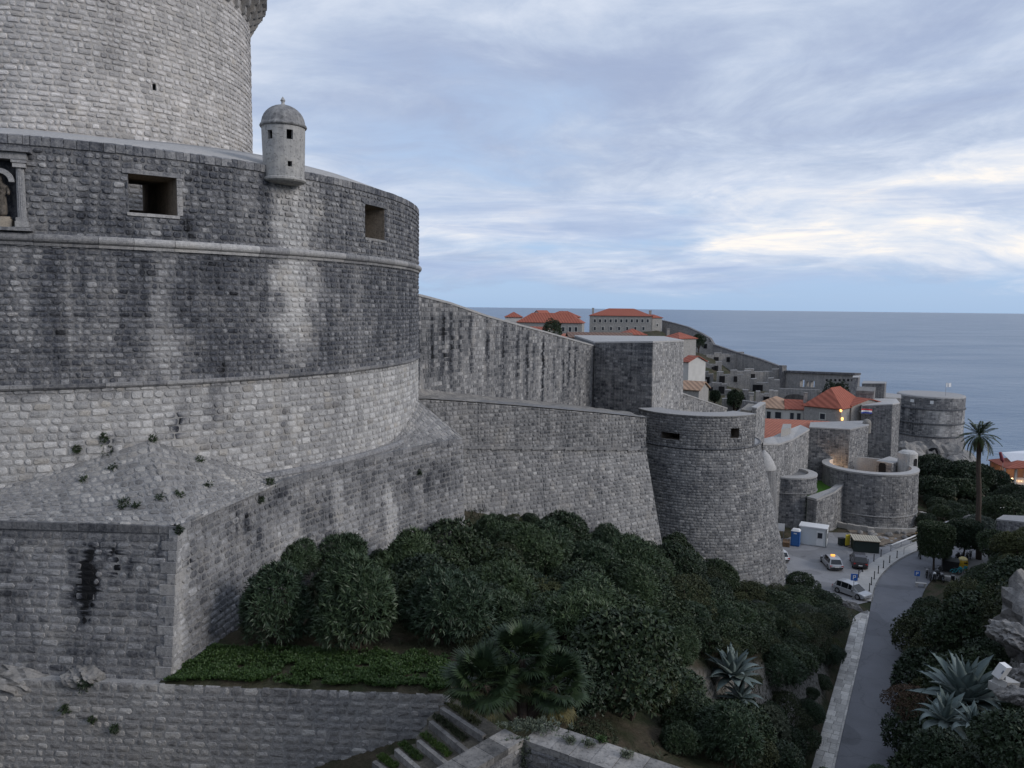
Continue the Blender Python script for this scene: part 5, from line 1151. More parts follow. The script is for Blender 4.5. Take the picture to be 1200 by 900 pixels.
def house(name, label, A, B, depth, zb, rh, roof='gable', mat=None, tile=None, wins=(), over=.35, chim=(), group=None, axis='along'):
    """A, B: front eave corners (3D, left and right seen from the camera)"""
    A, B = np.array(A), np.array(B); t = (B-A)[:2]; L = np.linalg.norm(t); t /= L; bk = np.array([-t[1], t[0]]); ze = (A[2]+B[2])/2
    th = thing(name, label, 'house', (*(A[:2]+(B-A)[:2]/2+bk*depth/2), zb), 0, group)
    P_ = lambda s, d, z: (*(A[:2]+t*s+bk*d), z)
    q = MB(); q.prism([P_(0, 0, zb), P_(L, 0, zb), P_(L, depth, zb), P_(0, depth, zb)], [P_(0, 0, ze), P_(L, 0, ze), P_(L, depth, ze), P_(0, depth, ze)])
    if roof == 'gable' and axis == 'along':
        b = len(q.v); q.add([P_(0, 0, ze), P_(0, depth, ze), P_(0, depth/2, ze+rh), P_(L, 0, ze), P_(L, depth, ze), P_(L, depth/2, ze+rh)], [(0, 2, 1), (3, 4, 5)])
    if roof == 'gable' and axis == 'across':
        q.add([P_(0, 0, ze), P_(L, 0, ze), P_(L/2, 0, ze+rh), P_(0, depth, ze), P_(L, depth, ze), P_(L/2, depth, ze+rh)], [(0, 1, 2), (3, 5, 4)])
    q.c = [(.6, .5, 0)]*len(q.v); q.build('wall', mat or M['white'], th)
    o = over; r = MB(); E4 = [P_(-o, -o, ze+.02), P_(L+o, -o, ze+.02), P_(L+o, depth+o, ze+.02), P_(-o, depth+o, ze+.02)]
    if roof == 'hip': s_ = min(L, depth)/2; R2 = [P_(s_, depth/2, ze+rh), P_(L-s_, depth/2, ze+rh)] if L >= depth else [P_(L/2, s_, ze+rh), P_(L/2, depth-s_, ze+rh)]
    elif axis == 'along': R2 = [P_(-o, depth/2, ze+rh), P_(L+o, depth/2, ze+rh)]
    else: R2 = [P_(L/2, -o, ze+rh), P_(L/2, depth+o, ze+rh)]
    if roof == 'mono': r.add(E4[:2]+[(*p[:2], p[2]+rh) for p in E4[2:]], [(0, 1, 2, 3)])
    elif roof == 'flat': r.add(E4, [(0, 1, 2, 3)])
    elif axis == 'along' and not (roof == 'hip' and L < depth): r.add(E4+R2, [(0, 1, 5, 4), (2, 3, 4, 5)]+([(1, 2, 5), (3, 0, 4)] if roof == 'hip' else []))
    else: r.add(E4+R2, [(1, 2, 5, 4), (3, 0, 4, 5)]+([(0, 1, 4), (2, 3, 5)] if roof == 'hip' else []))
    ro = r.build('roof', tile or M['tile'], th); so = ro.modifiers.new('th', 'SOLIDIFY'); so.thickness = .16; so.offset = 1
    for (x, y, w_, h_) in wins:
        s_, z_ = hit_line(x, y, A, B); q = MB(); c_ = A[:2]+t*s_-bk*.04
        fr = MB(); ww, hh = w_/2, h_/2; a_ = math.atan2(t[1], t[0])
        for dx, dz, sx_, sz_ in ((-ww-.09, 0, .18, h_+.36), (ww+.09, 0, .18, h_+.36), (0, hh+.09, w_, .18), (0, -hh-.09, w_, .18)):
            fr.box((*(c_+t*dx-bk*.02), z_+dz), (sx_, .14, sz_), a_)
        fo = fr.build('window', M['shutter'], th); q.box((*c_, z_), (w_, .05, h_), a_); po = q.build('pane', M['glass'], fo, wld=False); po.location = (0, 0, 0)
    for (x, y, w_) in chim:
        p = at(x, y, (A[1]+B[1])/2+depth*.5); q = MB(); q.box((p[0], p[1], p[2]-.6), (w_, w_, 2.4), 0, (.5, .5, .1)); q.box((p[0], p[1], p[2]+.66), (w_*1.3, w_*1.3, .14), 0, (.4, .5, .1)); c0 = q.build('chimney', M['greyhouse'], ro, wld=False); c0.location = -th.location if False else (0, 0, 0)
    return th
# far hill: monastery and roofs
house('monastery', 'long grey stone building with red roof on the far hill above the sea', at(691, 370, 300), at(764, 371, 296), 14, -22, 2.8, 'hip', M['greyhouse'], M['tile'], [(x, y, .8, 1.2) for y in (376, 385) for x in np.arange(697, 762, 6.2 if y == 376 else 9.5)], chim=((762, 366, .9), (695, 363, .7)))
house('monastery_wing', 'short grey end wing beside the long red-roofed building', at(764.5, 372.5, 298), at(776, 373, 300), 10, -22, 1.2, 'hip', M['greyhouse'], M['tile'], [(770, 381, .7, 1.0)])
house('row_house', 'low house with red roof and pale windows left of the long building', at(606, 378, 262), at(682, 379, 258), 9, -24, 3.2, 'hip', M['greyhouse'], M['tile'], [(x, 386, .9, 1.5) for x in (640, 650, 660, 668, 675)])
house('gable_house', 'tall pale gabled house with red roof among far roofs', at(622, 372, 275), at(636, 372, 273), 9, -22, 2.4, 'gable', M['white'], M['tile'], [(626, 375, .7, 1.0)], axis='across')
house('far_red_roof_house', 'red hipped roof behind the row house', at(640, 372, 285), at(678, 372, 283), 9, -22, 2.2, 'hip', M['greyhouse'], M['tile'])
house('left_red_roof_house', 'small red roofed house farthest along the descending curtain wall', at(592, 372, 270), at(612, 372, 270), 8, -22, 1.8, 'hip', M['white'], M['tile'])
house('small_red_house', 'tiny red roof beside the dark round tree', at(618, 388, 210), at(640, 388, 208), 6, -20, 1.0, 'gable', M['white'], M['tile'])
house('orange_roof_house', 'small orange roof just above the curtain wall top', at(655, 398, 175), at(675, 399, 173), 6, -20, 1.2, 'gable', M['white'], M['tile2'])
house('brown_roof_house', 'wide low brown tiled roof behind the square tower', at(668, 397, 150), at(742, 396, 150), 8, -18, .9, 'gable', M['greyhouse'], M['tile4'])
house('red_corner_house', 'little red roofs behind the square tower corner', at(731, 393, 190), at(757, 393, 190), 8, -18, 1.4, 'hip', M['white'], M['tile'])
house('ridge_house', 'small red roofed house at the foot of the climbing sea wall', at(776, 395, 215), at(796, 399, 210), 7, -22, 1.6, 'hip', M['greyhouse'], M['tile'], chim=((783, 388, .7),))
house('white_house', 'narrow white house just right of the square tower', at(798, 424, 185), at(807, 425, 183), 6, -34, 1.4, 'gable', M['white'], M['tile'])
house('mossy_roof_house', 'small white house with brown mossy tiles right of the square tower', at(797, 457, 150), at(819, 458, 148), 6, -34, 1.5, 'gable', M['greyhouse'], M['tile3'], chim=((819, 453, .5),))
# near roofs
house('pale_tile_house', 'white house with faded pinkish tiled roof', at(880, 478, 158), at(921.5, 479, 154), 9, -36, 1.9, 'hip', M['white'], M['tile3'], [(901, 486.5, .8, 1.5), (912, 486.5, 1.2, 1.3)], chim=((880, 467, .7),))
house('white_town_house', 'white house with bright orange-red roof next to the hipped roof', at(921.5, 480, 154), at(942, 480.5, 153), 8, -36, 1.5, 'gable', M['white'], M['tile'], [(928, 487.5, .7, 1.3), (936, 488, .7, 1.3)])
house('hipped_roof_house', 'stone house with large steep red hipped roof', at(942.5, 478, 152), at(986, 478, 147), 12, -36, 3.6, 'hip', M['greyhouse'], M['tile'], [(964, 488, 1.0, 1.1)], chim=((944, 464, .6),))
house('side_house', 'narrow grey house right of the red hipped roof', at(986.5, 475, 152), at(998, 476, 150), 10, -36, 1.2, 'gable', M['greyhouse'], M['tile'], [(993, 484, .6, 1.0)])
# long orange roof (ridge away from us, mitred corner)
lr = thing('long_orange_roof_house', 'long orange tiled roof behind the pale topped wall', 'house', (*at(930, 505, 138)[:2], -36))
r1, r2 = at(890, 490, 146), at(978, 494, 141); e1_, e2_, e3_ = at(890, 518, 131), at(906, 512, 132.5), at(993, 503, 134.5); e4_ = at(985, 499, 139)
q = MB(); q.add([r1, at(972, 493.5, 141.5), at(918, 499, 139), at(890, 500, 140), e1_, e2_, e3_], [(0, 3, 2, 1), (3, 4, 5, 2), (2, 5, 6, 1)]); ro = q.build('roof', M['tile2'], lr); so = ro.modifiers.new('th', 'SOLIDIFY'); so.thickness = .2; so.offset = -1
q = MB(); q.prism([(*p[:2], -36) for p in (e1_, e2_, e3_, at(985, 495, 142), at(892, 492, 145))], [(*p[:2], p[2]-.4) for p in (e1_, e2_, e3_, at(985, 499, 142), at(892, 499, 145))]); q.build('wall', M['white'], lr)
# street lamps on the side house
for (x, y, d_) in ((987, 491, 146.5), (985.5, 481, 146.8)):
    p = at(x, y, d_); t_ = thing('lantern', 'small warm lantern lit on the wall by the red hipped roof', 'lamp', tuple(p), 0, 'lit wall lanterns'); q = MB(); q.lathe(tuple(p), [(0, -.3), (.18, -.25), (.24, .15), (.05, .35), (0, .36)], 8); q.build('globe', emit('lantern_glow', (1, .45, .12), 2.2), t_); q = MB(); q.box((p[0], p[1]+.4, p[2]+.36), (.06, .9, .06)); q.build('bracket', bpy.data.materials['flag_pole'], t_)
# sea wall climbing the far ridge
sw = thing('sea_wall', 'sea wall climbing the ridge with walkway and arched windows', 'wall', (*at(860, 420, 262)[:2], -40))
swp = [(776, 376.5, 305), (792, 380.5, 300), (806, 384.5, 292), (822, 392, 282), (832, 398, 276), (836, 405, 272), (862, 414, 262), (890, 422, 252), (917, 432, 243)]
q = MB(); cp = MB()
for (x0, y0, Y0), (x1, y1, Y1) in zip(swp[:-1], swp[1:]):
    a, b = at(x0, y0, Y0), at(x1, y1, Y1); bk = np.array([1.2, 2.0, 0])
    q.prism([(*a[:2], a[2]-7.5), (*b[:2], b[2]-7.5), (*(b+bk)[:2], b[2]-7.5), (*(a+bk)[:2], a[2]-7.5)], [a, b, b+bk, a+bk])
    cp.prism([a-(.1, .1, .02), b-(.1, .1, .02), b+bk-(0, 0, .02), a+bk-(0, 0, .02)], [a-(.1, .1, -.45), b-(.1, .1, -.45), b+bk+(0, 0, .45), a+bk+(0, 0, .45)])
q.c = [(.5, .5, 0)]*len(q.v); q.build('wall', M['far'], sw); cp.c = [(.2, .5, 0)]*len(cp.v); cp.build('walkway', M['far'], sw)
# arched ruin wall right of the pillar
aw_A, aw_B = at(916, 440, 238), at(1003, 444, 212)
aw = thing('arched_sea_wall', 'ruined wall with arched windows and dark sentry walk above the hipped roof', 'wall', (*((aw_A+aw_B)/2)[:2], -48))
q = MB(); tA = (aw_B-aw_A)[:2]; Lw = np.linalg.norm(tA); tA /= Lw; nb = np.array([-tA[1], tA[0]])
def hl(x, y): return hit_line(x, y, aw_A, aw_B)
wz0 = -44; hs = [(hl(937.5, 450)[0], hl(942.5, 450)[0], hl(940, 453.5)[1], hl(940, 445)[1]), (hl(945, 450)[0], hl(948, 450)[0], hl(946, 453)[1], hl(946, 447)[1]), (hl(950, 450)[0], hl(954.5, 450)[0], hl(952, 454)[1], hl(952, 446.5)[1])]
xs = sorted({0, Lw, *[v for h in hs for v in h[:2]]}); ztop = lambda s: aw_A[2]+(aw_B[2]-aw_A[2])*s/Lw+1.1
for a, b in zip(xs[:-1], xs[1:]):
    hh = [h for h in hs if h[0] < (a+b)/2 < h[1]]
    for lo, hi0, hi1 in ([(wz0, ztop(a), ztop(b))] if not hh else [(wz0, hh[0][2], hh[0][2]), (hh[0][3], ztop(a), ztop(b))]):
        pa, pb_ = aw_A[:2]+tA*a, aw_A[:2]+tA*b; q.prism([(*pa, lo), (*pb_, lo), (*(pb_+nb*1.2), lo), (*(pa+nb*1.2), lo)], [(*pa, hi0), (*pb_, hi1), (*(pb_+nb*1.2), hi1), (*(pa+nb*1.2), hi0)])
q.c = [(.62, .5, 0)]*len(q.v); q.build('wall', M['far'], aw)
q = MB(); q.prism([(*(aw_A[:2]-nb*.5), ztop(0)-.1), (*(aw_B[:2]-nb*.5), ztop(Lw)-.1), (*(aw_B[:2]+nb*1.8), ztop(Lw)-.1), (*(aw_A[:2]+nb*1.8), ztop(0)-.1)], [(*(aw_A[:2]-nb*.5), ztop(0)+.5), (*(aw_B[:2]-nb*.5), ztop(Lw)+.5), (*(aw_B[:2]+nb*1.8), ztop(Lw)+.5), (*(aw_A[:2]+nb*1.8), ztop(0)+.5)]); q.c = [(.1, .5, 0)]*len(q.v); q.build('walkway', M['far'], aw)
for x in np.arange(969, 1001, 5.0):
    s_, z_ = hl(x, 445.5); q = MB(); q.box((*(aw_A[:2]+tA*s_-nb*.02), z_), (.7, .1, .6), math.atan2(tA[1], tA[0])); q.build('beam_hole', M['dark'], aw)
p = at(917.5, 430, 237); q = MB(); q.box((p[0], p[1], p[2]-3.0), (1.6, 1.6, 7), .3, (.25, .5, 0)); q.build('pillar', M['far'], aw)
# lower ruin with segmental arch
rz_A, rz_B = at(912, 455, 200), at(958, 457, 190)
ar = thing('arch_ruin', 'pale ruined wall with a broad low arch behind the hipped roof', 'ruin', (*((rz_A+rz_B)/2)[:2], -45))
t_ = (rz_B-rz_A)[:2]; L_ = np.linalg.norm(t_); t_ /= L_; nb = np.array([-t_[1], t_[0]]); q = MB()
N_ = 24; ac, aw_ = hit_line(932, 470, rz_A, rz_B)[0], 4.2
for i in range(N_):
    a, b = L_*i/N_, L_*(i+1)/N_; mid = (a+b)/2; x_ = (mid-ac)/aw_; zt_ = rz_A[2]+(rz_B[2]-rz_A[2])*mid/L_
    lo = -45 if abs(x_) >= 1 else zt_-3.6+2.3*math.sqrt(1-x_*x_)
    pa, pb_ = rz_A[:2]+t_*a, rz_A[:2]+t_*b; q.prism([(*pa, lo), (*pb_, lo), (*(pb_+nb), lo), (*(pa+nb), lo)], [(*pa, zt_), (*pb_, zt_), (*(pb_+nb), zt_), (*(pa+nb), zt_)])
q.c = [(.6, .5, 0)]*len(q.v); q.build('wall', M['far'], ar)
q = MB(); m0, m1 = rz_A[:2]+nb*2.5, rz_B[:2]+nb*2.5; q.prism([(*m0, -45), (*m1, -45), (*(m1+nb), -45), (*(m0+nb), -45)], [(*m0, rz_A[2]-.6), (*m1, rz_B[2]-.6), (*(m1+nb), rz_B[2]-.6), (*(m0+nb), rz_A[2]-.6)]); q.c = [(.4, .5, 0)]*len(q.v); q.build('inner_wall', M['far'], ar)
# ruin terraces on the slope
rr_ = random.Random(5)
def ruin(x0, x1, y, Y, hpx, tn, k):
    A, B = at(x0, y, Y), at(x1, y+rr_.uniform(-2, 2), Y-rr_.uniform(0, 5)); n_ = 5; t_ = thing('ruined_wall', RUL[k], 'ruin', (*((A+B)/2)[:2], A[2]-8)); q = MB(); P_ = []
    for i in range(n_):
        a, b = A+(B-A)*i/n_, A+(B-A)*(i+1)/n_; h0 = rr_.uniform(-.9, .5); bk = np.array([.6, 2.2, 0])
        q.prism([(*a[:2], a[2]-9), (*b[:2], b[2]-9), (*(b+bk)[:2], b[2]-9), (*(a+bk)[:2], a[2]-9)], [a+(0, 0, h0), b+(0, 0, h0), b+bk+(0, 0, h0), a+bk+(0, 0, h0)])
    q.c = [(tn, .5, 0)]*len(q.v); q.build('wall', M['far'], t_)
    for i in range(rr_.choice((1, 2, 2))):
        f = rr_.uniform(.15, .85); c_ = A+(B-A)*f; q = MB(); q.box((c_[0], c_[1]-.05, c_[2]-2.2), (rr_.uniform(1.0, 1.8), .2, rr_.uniform(1.6, 2.6)), math.atan2((B-A)[1], (B-A)[0])); q.build('opening', M['dark'], t_)
RUL = ['broken pale wall high on the slope under the sea wall', 'ruined house wall with openings left of the arched ruin', 'grey terrace wall in the middle of the ruins', 'long ruined wall below the ridge walkway', 'low ruined wall above the small tree', 'crumbling wall near the white house', 'dark ruined wall foot above the mossy roof', 'ruined block with doorway by the pillar', 'rubble terrace left among the ruins', 'pale wall fragment beside the wall pillar', 'low broken wall over the pale tile house', 'short ruin wall beneath the arched windows']
for k, (x0, x1, y, Y, hp_, tn) in enumerate(((806, 836, 398, 276, 10, .6), (828, 872, 414, 262, 12, .55), (808, 846, 424, 246, 10, .5), (862, 916, 434, 238, 12, .55), (840, 880, 436, 232, 12, .6), (808, 836, 438, 226, 10, .45), (822, 852, 448, 205, 10, .4), (880, 914, 446, 222, 12, .6), (850, 884, 458, 190, 10, .45), (886, 912, 460, 192, 10, .6), (846, 880, 470, 178, 10, .42), (912, 950, 478, 185, 10, .5))): ruin(x0, x1, y, Y, hp_, tn, k)
# restaurant by the sea on the right
rs = thing('seaside_restaurant', 'lit seaside restaurant with red roof and white canopy behind dark trees', 'restaurant', (*at(1190, 570, 168)[:2], -44))
pa, pb_ = at(1177, 560, 168), at(1216, 560, 166); q = MB()
q.prism([(*pa[:2], -46), (*pb_[:2], -46), (pb_[0]+2, pb_[1]+9, -46), (pa[0]+2, pa[1]+9, -46)], [(*pa[:2], pa[2]-1.6), (*pb_[:2], pb_[2]-1.6), (pb_[0]+2, pb_[1]+9, pb_[2]-1.6), (pa[0]+2, pa[1]+9, pa[2]-1.6)]); q.build('base_wall', M['white'], rs)
zt_ = at(1185, 549, 168)[2]
for f in (0, .33, .66, 1):
    c_ = pa+(pb_-pa)*f; q = MB(); q.box((c_[0], c_[1], (pa[2]-1.6+zt_)/2), (.35, .35, zt_-pa[2]+1.6), 0); q.build('post', M['white'], rs)
q = MB(); q.prism([(pa[0]+1.5, pa[1]+7.4, pa[2]-1.7), (pb_[0]+2, pb_[1]+7.4, pa[2]-1.7), (pb_[0]+2, pb_[1]+7.9, pa[2]-1.7), (pa[0]+1.5, pa[1]+7.9, pa[2]-1.7)], [(pa[0]+1.5, pa[1]+7.4, zt_), (pb_[0]+2, pb_[1]+7.4, zt_), (pb_[0]+2, pb_[1]+7.9, zt_), (pa[0]+1.5, pa[1]+7.9, zt_)]); q.build('back_wall', plain('warm_wall', (.22, .13, .09)), rs)
rg, e0_, e1_ = at(1200, 534.5, 172), at(1180, 549, 167), at(1222, 548, 165)
q = MB(); q.add([e0_, e1_, (e1_[0]+2, e1_[1]+10, e1_[2]), (e0_[0]+2, e0_[1]+10, e0_[2]), (rg[0]-.4, rg[1], rg[2]), (e1_[0], rg[1], rg[2])], [(0, 1, 5, 4), (1, 2, 5), (2, 3, 4, 5), (3, 0, 4)]); ro = q.build('roof', M['tile'], rs); so = ro.modifiers.new('th', 'SOLIDIFY'); so.thickness = .2
for k, (x, y) in enumerate(((1186, 561), (1197, 565), (1203, 560))):
    p = at(x, y, 170); q = MB(); q.lathe(tuple(p), [(0, -.2), (.22, 0), (0, .22)], 8); q.build('lamp_globe', emit('restaurant_lamp', (1, .62, .3), 4), rs)
ld = bpy.data.lights.new('restaurant_light', 'POINT'); ld.energy = 110; ld.color = (1, .6, .3); ld.shadow_soft_size = .3; lo = bpy.data.objects.new('restaurant_light', ld); col.objects.link(lo); lo.parent = rs; lo.location = Vector(at(1190, 558, 171))-rs.location
cn = thing('white_canopy', 'white fabric canopy beside the restaurant above the sea', 'canopy', tuple(at(1176, 548, 173)))
q = MB(); a, b = at(1174, 530, 174), at(1214, 527, 174); q.add([a, b, (b[0], b[1]-6, b[2]-2.2), (a[0], a[1]-6, a[2]-2.6), ((a[0]+b[0])/2, a[1]-3, a[2]+.3)], [(0, 3, 4), (3, 2, 4), (2, 1, 4), (1, 0, 4)]); o = q.build('fabric', plain('white_canvas', (.70, .71, .74)), cn); so = o.modifiers.new('th', 'SOLIDIFY'); so.thickness = .03
for p in ((a[0], a[1], a[2]), (a[0], a[1]-6, a[2]-2.6), (b[0], b[1]-6, b[2]-2.2)):
    q = MB(); q.tube([(p[0], p[1], -46), tuple(p)], .06, 6); q.build('pole', bpy.data.materials['flag_pole'], cn)
um = thing('folded_parasol', 'folded dark red parasol at the end of the white canopy', 'parasol', tuple(at(1175, 545, 165))); a = at(1175.5, 542, 165); q = MB(); q.tube([(a[0], a[1], a[2]-5), tuple(a)], .05, 6); q.build('pole', bpy.data.materials['flag_pole'], um)
q = MB(); b = at(1172, 530, 165); q.tube([tuple(a), tuple(a+(b-a)*.3), tuple(b)], [.12, .4, .28], 10); q.build('cloth', plain('parasol_cloth', (.22, .05, .07)), um)
# right hand retaining wall
block('roadside_retaining_wall', 'grey stone retaining wall among shrubs at the roadside bank', 'wall', [at(1168, 610, 96), at(1240, 617, 86), at(1244, 608, 92), at(1176, 605, 100)], [at(1168, 610, 96)[:2], at(1240, 617, 86)[:2], at(1244, 608, 92)[:2], at(1176, 605, 100)[:2]], -34, [0], tone_fn(.3, .3, .2, 301), seed=30, mat=M['mid'], captone=.5)
# ================================================================== VEGETATION
def leaves(P, N, k, ln, wd, spread, rg, droop=.15, lenvar=.3):
    """k pointed leaves round each shoot tip"""
    n = len(P); P = np.repeat(P, k, 0); N = np.repeat(N, k, 0); m_ = len(P)
    rnd = rg.normal(0, 1, (m_, 3)); rnd -= (rnd*N).sum(1, keepdims=True)*N; rnd /= np.linalg.norm(rnd, axis=1, keepdims=True)+1e-9
    sp = rg.uniform(spread[0], spread[1], (m_, 1)); D = N*np.cos(sp)+rnd*np.sin(sp); D[:, 2] -= droop*rg.uniform(0, 1, m_); D /= np.linalg.norm(D, axis=1, keepdims=True)
    S = np.cross(D, N+rg.normal(0, .25, (m_, 3))); S /= np.linalg.norm(S, axis=1, keepdims=True)+1e-9
    L = ln*rg.uniform(1-lenvar, 1+lenvar, (m_, 1)); B = P+D*L*.08; U = np.cross(S, D)
    V = np.stack([B, B+D*L*.5+S*wd/2+U*L*.04, B+D*L-U*L*.08, B+D*L*.5-S*wd/2+U*L*.04], 1).reshape(-1, 3)
    c = np.repeat(np.repeat(rg.uniform(0, 1, n), k)*.55+rg.uniform(0, .45, m_), 4)
    return V, c
def bush_pts(n, rx, ry, rz, lobes, rg, lr=(.38, .58), inner=.18, low=-.55):
    th = rg.uniform(0, TAU, lobes); ph = rg.uniform(-.15, 1.35, lobes); q = 1-np.mean(lr)*.8
    C = np.stack([np.cos(th)*np.cos(ph)*rx*q, np.sin(th)*np.cos(ph)*ry*q, np.sin(ph)*rz*q], 1)*rg.uniform(.6, 1.05, (lobes, 1)); C = np.vstack([C, [[0, 0, 0]]])
    Rr = np.r_[rg.uniform(*lr, lobes), .72]; A = np.array([rx, ry, rz])
    i = rg.integers(0, lobes+1, n*3); d = rg.normal(0, 1, (n*3, 3)); d /= np.linalg.norm(d, axis=1, keepdims=True)
    rad = Rr[i][:, None]*np.where(rg.uniform(0, 1, (n*3, 1)) < inner, rg.uniform(.55, .9, (n*3, 1)), rg.uniform(.92, 1.08, (n*3, 1)))
    P = C[i]+d*rad*A
    ok = d[:, 2] > low
    for c, r in zip(C, Rr): ok &= (np.linalg.norm((P-c)/A, axis=1) > r*.72) | (rg.uniform(0, 1, n*3) < .05)
    P, d = P[ok][:n], d[ok][:n]
    N = d/A*np.mean(A)+np.array([0, 0, .35]); N /= np.linalg.norm(N, axis=1, keepdims=True)
    return P, N
def leaf_mesh(name, V, c):
    m_ = len(V)//4; me = bpy.data.meshes.new(name); me.vertices.add(len(V)); me.vertices.foreach_set('co', V.astype(np.float32).ravel())
    me.loops.add(len(V)); me.loops.foreach_set('vertex_index', np.arange(len(V), dtype=np.int32)); me.polygons.add(m_); me.polygons.foreach_set('loop_start', np.arange(0, len(V), 4, dtype=np.int32)); me.polygons.foreach_set('loop_total', np.full(m_, 4, np.int32))
    a = me.attributes.new('col', 'FLOAT_COLOR', 'POINT'); cc = np.stack([c, c, c, np.ones_like(c)], 1).astype(np.float32); a.data.foreach_set('color', cc.ravel()); me.update(); me.validate(); return me
L_ole = leaf_mat('oleander_leaf', (.026, .045, .024), (.080, .118, .066), .45)
L_ever = leaf_mat('evergreen_leaf', (.016, .029, .016), (.052, .076, .040), .5)
L_scrub = leaf_mat('scrub_leaf', (.034, .044, .022), (.092, .102, .052), .6)
L_brown = leaf_mat('dry_leaf', (.05, .032, .022), (.13, .075, .048), .7)
L_grey = leaf_mat('grey_leaf', (.06, .075, .06), (.15, .17, .14), .6)
L_grass = leaf_mat('ivy_leaf', (.024, .05, .015), (.085, .145, .042), .5)
L_dark = leaf_mat('dark_tree_leaf', (.014, .025, .015), (.044, .066, .038), .5)
M['bark'] = plain('bark', (.075, .06, .05), .95, .1, var=.4, scale=5, bump=.6)
def make_bush(kind, seed):
    rg = np.random.default_rng(seed); rx, ry, rz = 1.5*rg.uniform(.9, 1.15), 1.5*rg.uniform(.9, 1.15), 1.35*rg.uniform(.9, 1.1)
    spec = {'ole': (1500, 8, .215, .038, (.45, 1.2), L_ole, 7), 'ever': (1700, 5, .15, .072, (.4, 1.4), L_ever, 8), 'scrub': (1500, 6, .11, .045, (.2, 1.3), L_scrub, 14), 'brown': (1300, 5, .12, .05, (.3, 1.3), L_brown, 12), 'grey': (1300, 6, .13, .04, (.2, 1.2), L_grey, 12)}[kind]
    P, N = bush_pts(spec[0], rx, ry, rz, spec[6], rg, (.42, .60), inner=.3); P[:, 2] += rz*.82
    V, c = leaves(P, N, spec[1], spec[2], spec[3], spec[4], rg)
    st = MB()
    for i in range(7):
        a = TAU*i/7+rg.uniform(-.3, .3); r = rx*rg.uniform(.35, .7); st.tube([(.1*math.cos(a), .1*math.sin(a), -.5), (.5*r*math.cos(a), .5*r*math.sin(a), rz*.55), (r*math.cos(a), r*math.sin(a), rz*1.15)], [.05, .04, .02], 5)
    me = leaf_mesh('foliage', V, c); me.materials.append(spec[5]); sm_ = mesh_of('stems', st.v, st.f, st.c); sm_.materials.append(M['bark']); return me, sm_
BUSH = {k: [make_bush(k, 400+i*7+j) for i in range(n)] for j, (k, n) in enumerate((('ole', 3), ('ever', 3), ('scrub', 3), ('brown', 1), ('grey', 1)))}
brg = random.Random(11)
def put_bush(kind, x, y, s, name, label, cat='shrub', group=None, z=None, sz=None):
    me, st = brg.choice(BUSH[kind]); z = hq(x, y) if z is None else z
    t = thing(name, label, cat, (x, y, z-.1), brg.uniform(0, TAU), group); t.scale = (s, s, s*(sz or brg.uniform(.85, 1.1)))
    put('foliage', me, None, t, wld=False); put('stems', st, None, t, wld=False); return t
# limits read off the photograph: how high the planting may reach
lim_x = [180, 280, 330, 360, 400, 440, 500, 535, 570, 640, 700, 745, 775, 790, 812, 830, 870, 905, 925, 945, 960, 975, 985, 1000]
lim_y = [775, 692, 675, 660, 645, 642, 615, 594, 602, 600, 606, 622, 640, 606, 612, 642, 660, 682, 668, 645, 648, 655, 690, 712]
def top_ok(x, y, z, h, lx, ly, s):
    for _ in range(8):
        px, py = pix((x, y, z+h*s))
        if py >= np.interp(px, lx, ly): return s
        s *= .86
    return 0
placed = []
# named shrubs along the ledge
for (px, py, Y, s, lab) in ((322, 787, 27.5, 1.0, 'rounded oleander shrub at the grass ledge against the bastion corner side'), (418, 790, 27.6, 1.12, 'largest round oleander standing on the grass ledge'), (345, 735, 33.5, .8, 'oleander squeezed between the bastion wall and the ledge shrubs'), (520, 788, 28.2, 1.1, 'broad oleander behind the right end of the grass ledge'), (400, 700, 35.5, 1.0, 'oleander pushed against the streaked bastion base'), (480, 715, 36, 1.15, 'dense oleander in the second row behind the ledge'), (527, 672, 42.0, 1.3, 'tall dark pointed shrub at the bastion base end corner'), (680, 775, 29.5, 1.25, 'large oleander to the right of the fan palm'), (590, 715, 35, 1.1, 'oleander rising behind the fan palm')):
    p = at(px, py, Y); kind = 'ever' if Y == 42.0 else 'ole'
    put_bush(kind, p[0], p[1], s, 'oleander_shrub' if kind == 'ole' else 'evergreen_shrub', lab, sz=1.18); placed.append((p[0], p[1], 1.3*s))
def wall_clear(x, y):
    if x < -3.1 and y > 30:
        # right faces of the bastion base
        xs = np.interp(y, [25.7, 33.1, 36.5, 40.3, 44.5], [-11.4, -10.3, -8.6, -6.1, -2.9])
        if x < xs+.9: return False
    d = (np.array([x, y])-np.array(fA[:2]))@nF; s_ = (np.array([x, y])-np.array(fA[:2]))@tF
    if s_ < LF+2 and d < 2.3: return False
    if y > 40 and x < -1.6: return False
    if math.hypot(x-RTc[0], y-RTc[1]) < 12.4: return False
    return True
boxes = [((828, 728, 892, 822), 47.0), ((1083, 715, 1186, 838), 33.6), ((530, 735, 666, 850), 22.6), ((1168, 660, 1215, 752), 44), ((950, 690, 1034, 908), 52)]
def blocks_view(x, y, z, s):
    """shrink a shrub that would stand in front of the things listed above"""
    for (b, Y) in boxes:
        if y >= Y: continue
        px, py = pix((x, y, z+1.1*s)); rp = FPX*1.5*s/y
        if px+rp < b[0] or px-rp > b[2] or py-1.6*rp > b[3]: continue
        if py+rp < b[1]: continue
        for _ in range(7):
            if pix((x, y, z+2.5*s))[1] >= b[3]-10: break
            s *= .84
        else: return 0
    return s
KW = {'ole': ('oleander_shrub', 'grey-green oleander'), 'ever': ('evergreen_shrub', 'dark evergreen shrub'), 'scrub': ('scrub_bush', 'dull olive scrub bush'), 'grey': ('grey_shrub', 'pale grey-leaved shrub')}
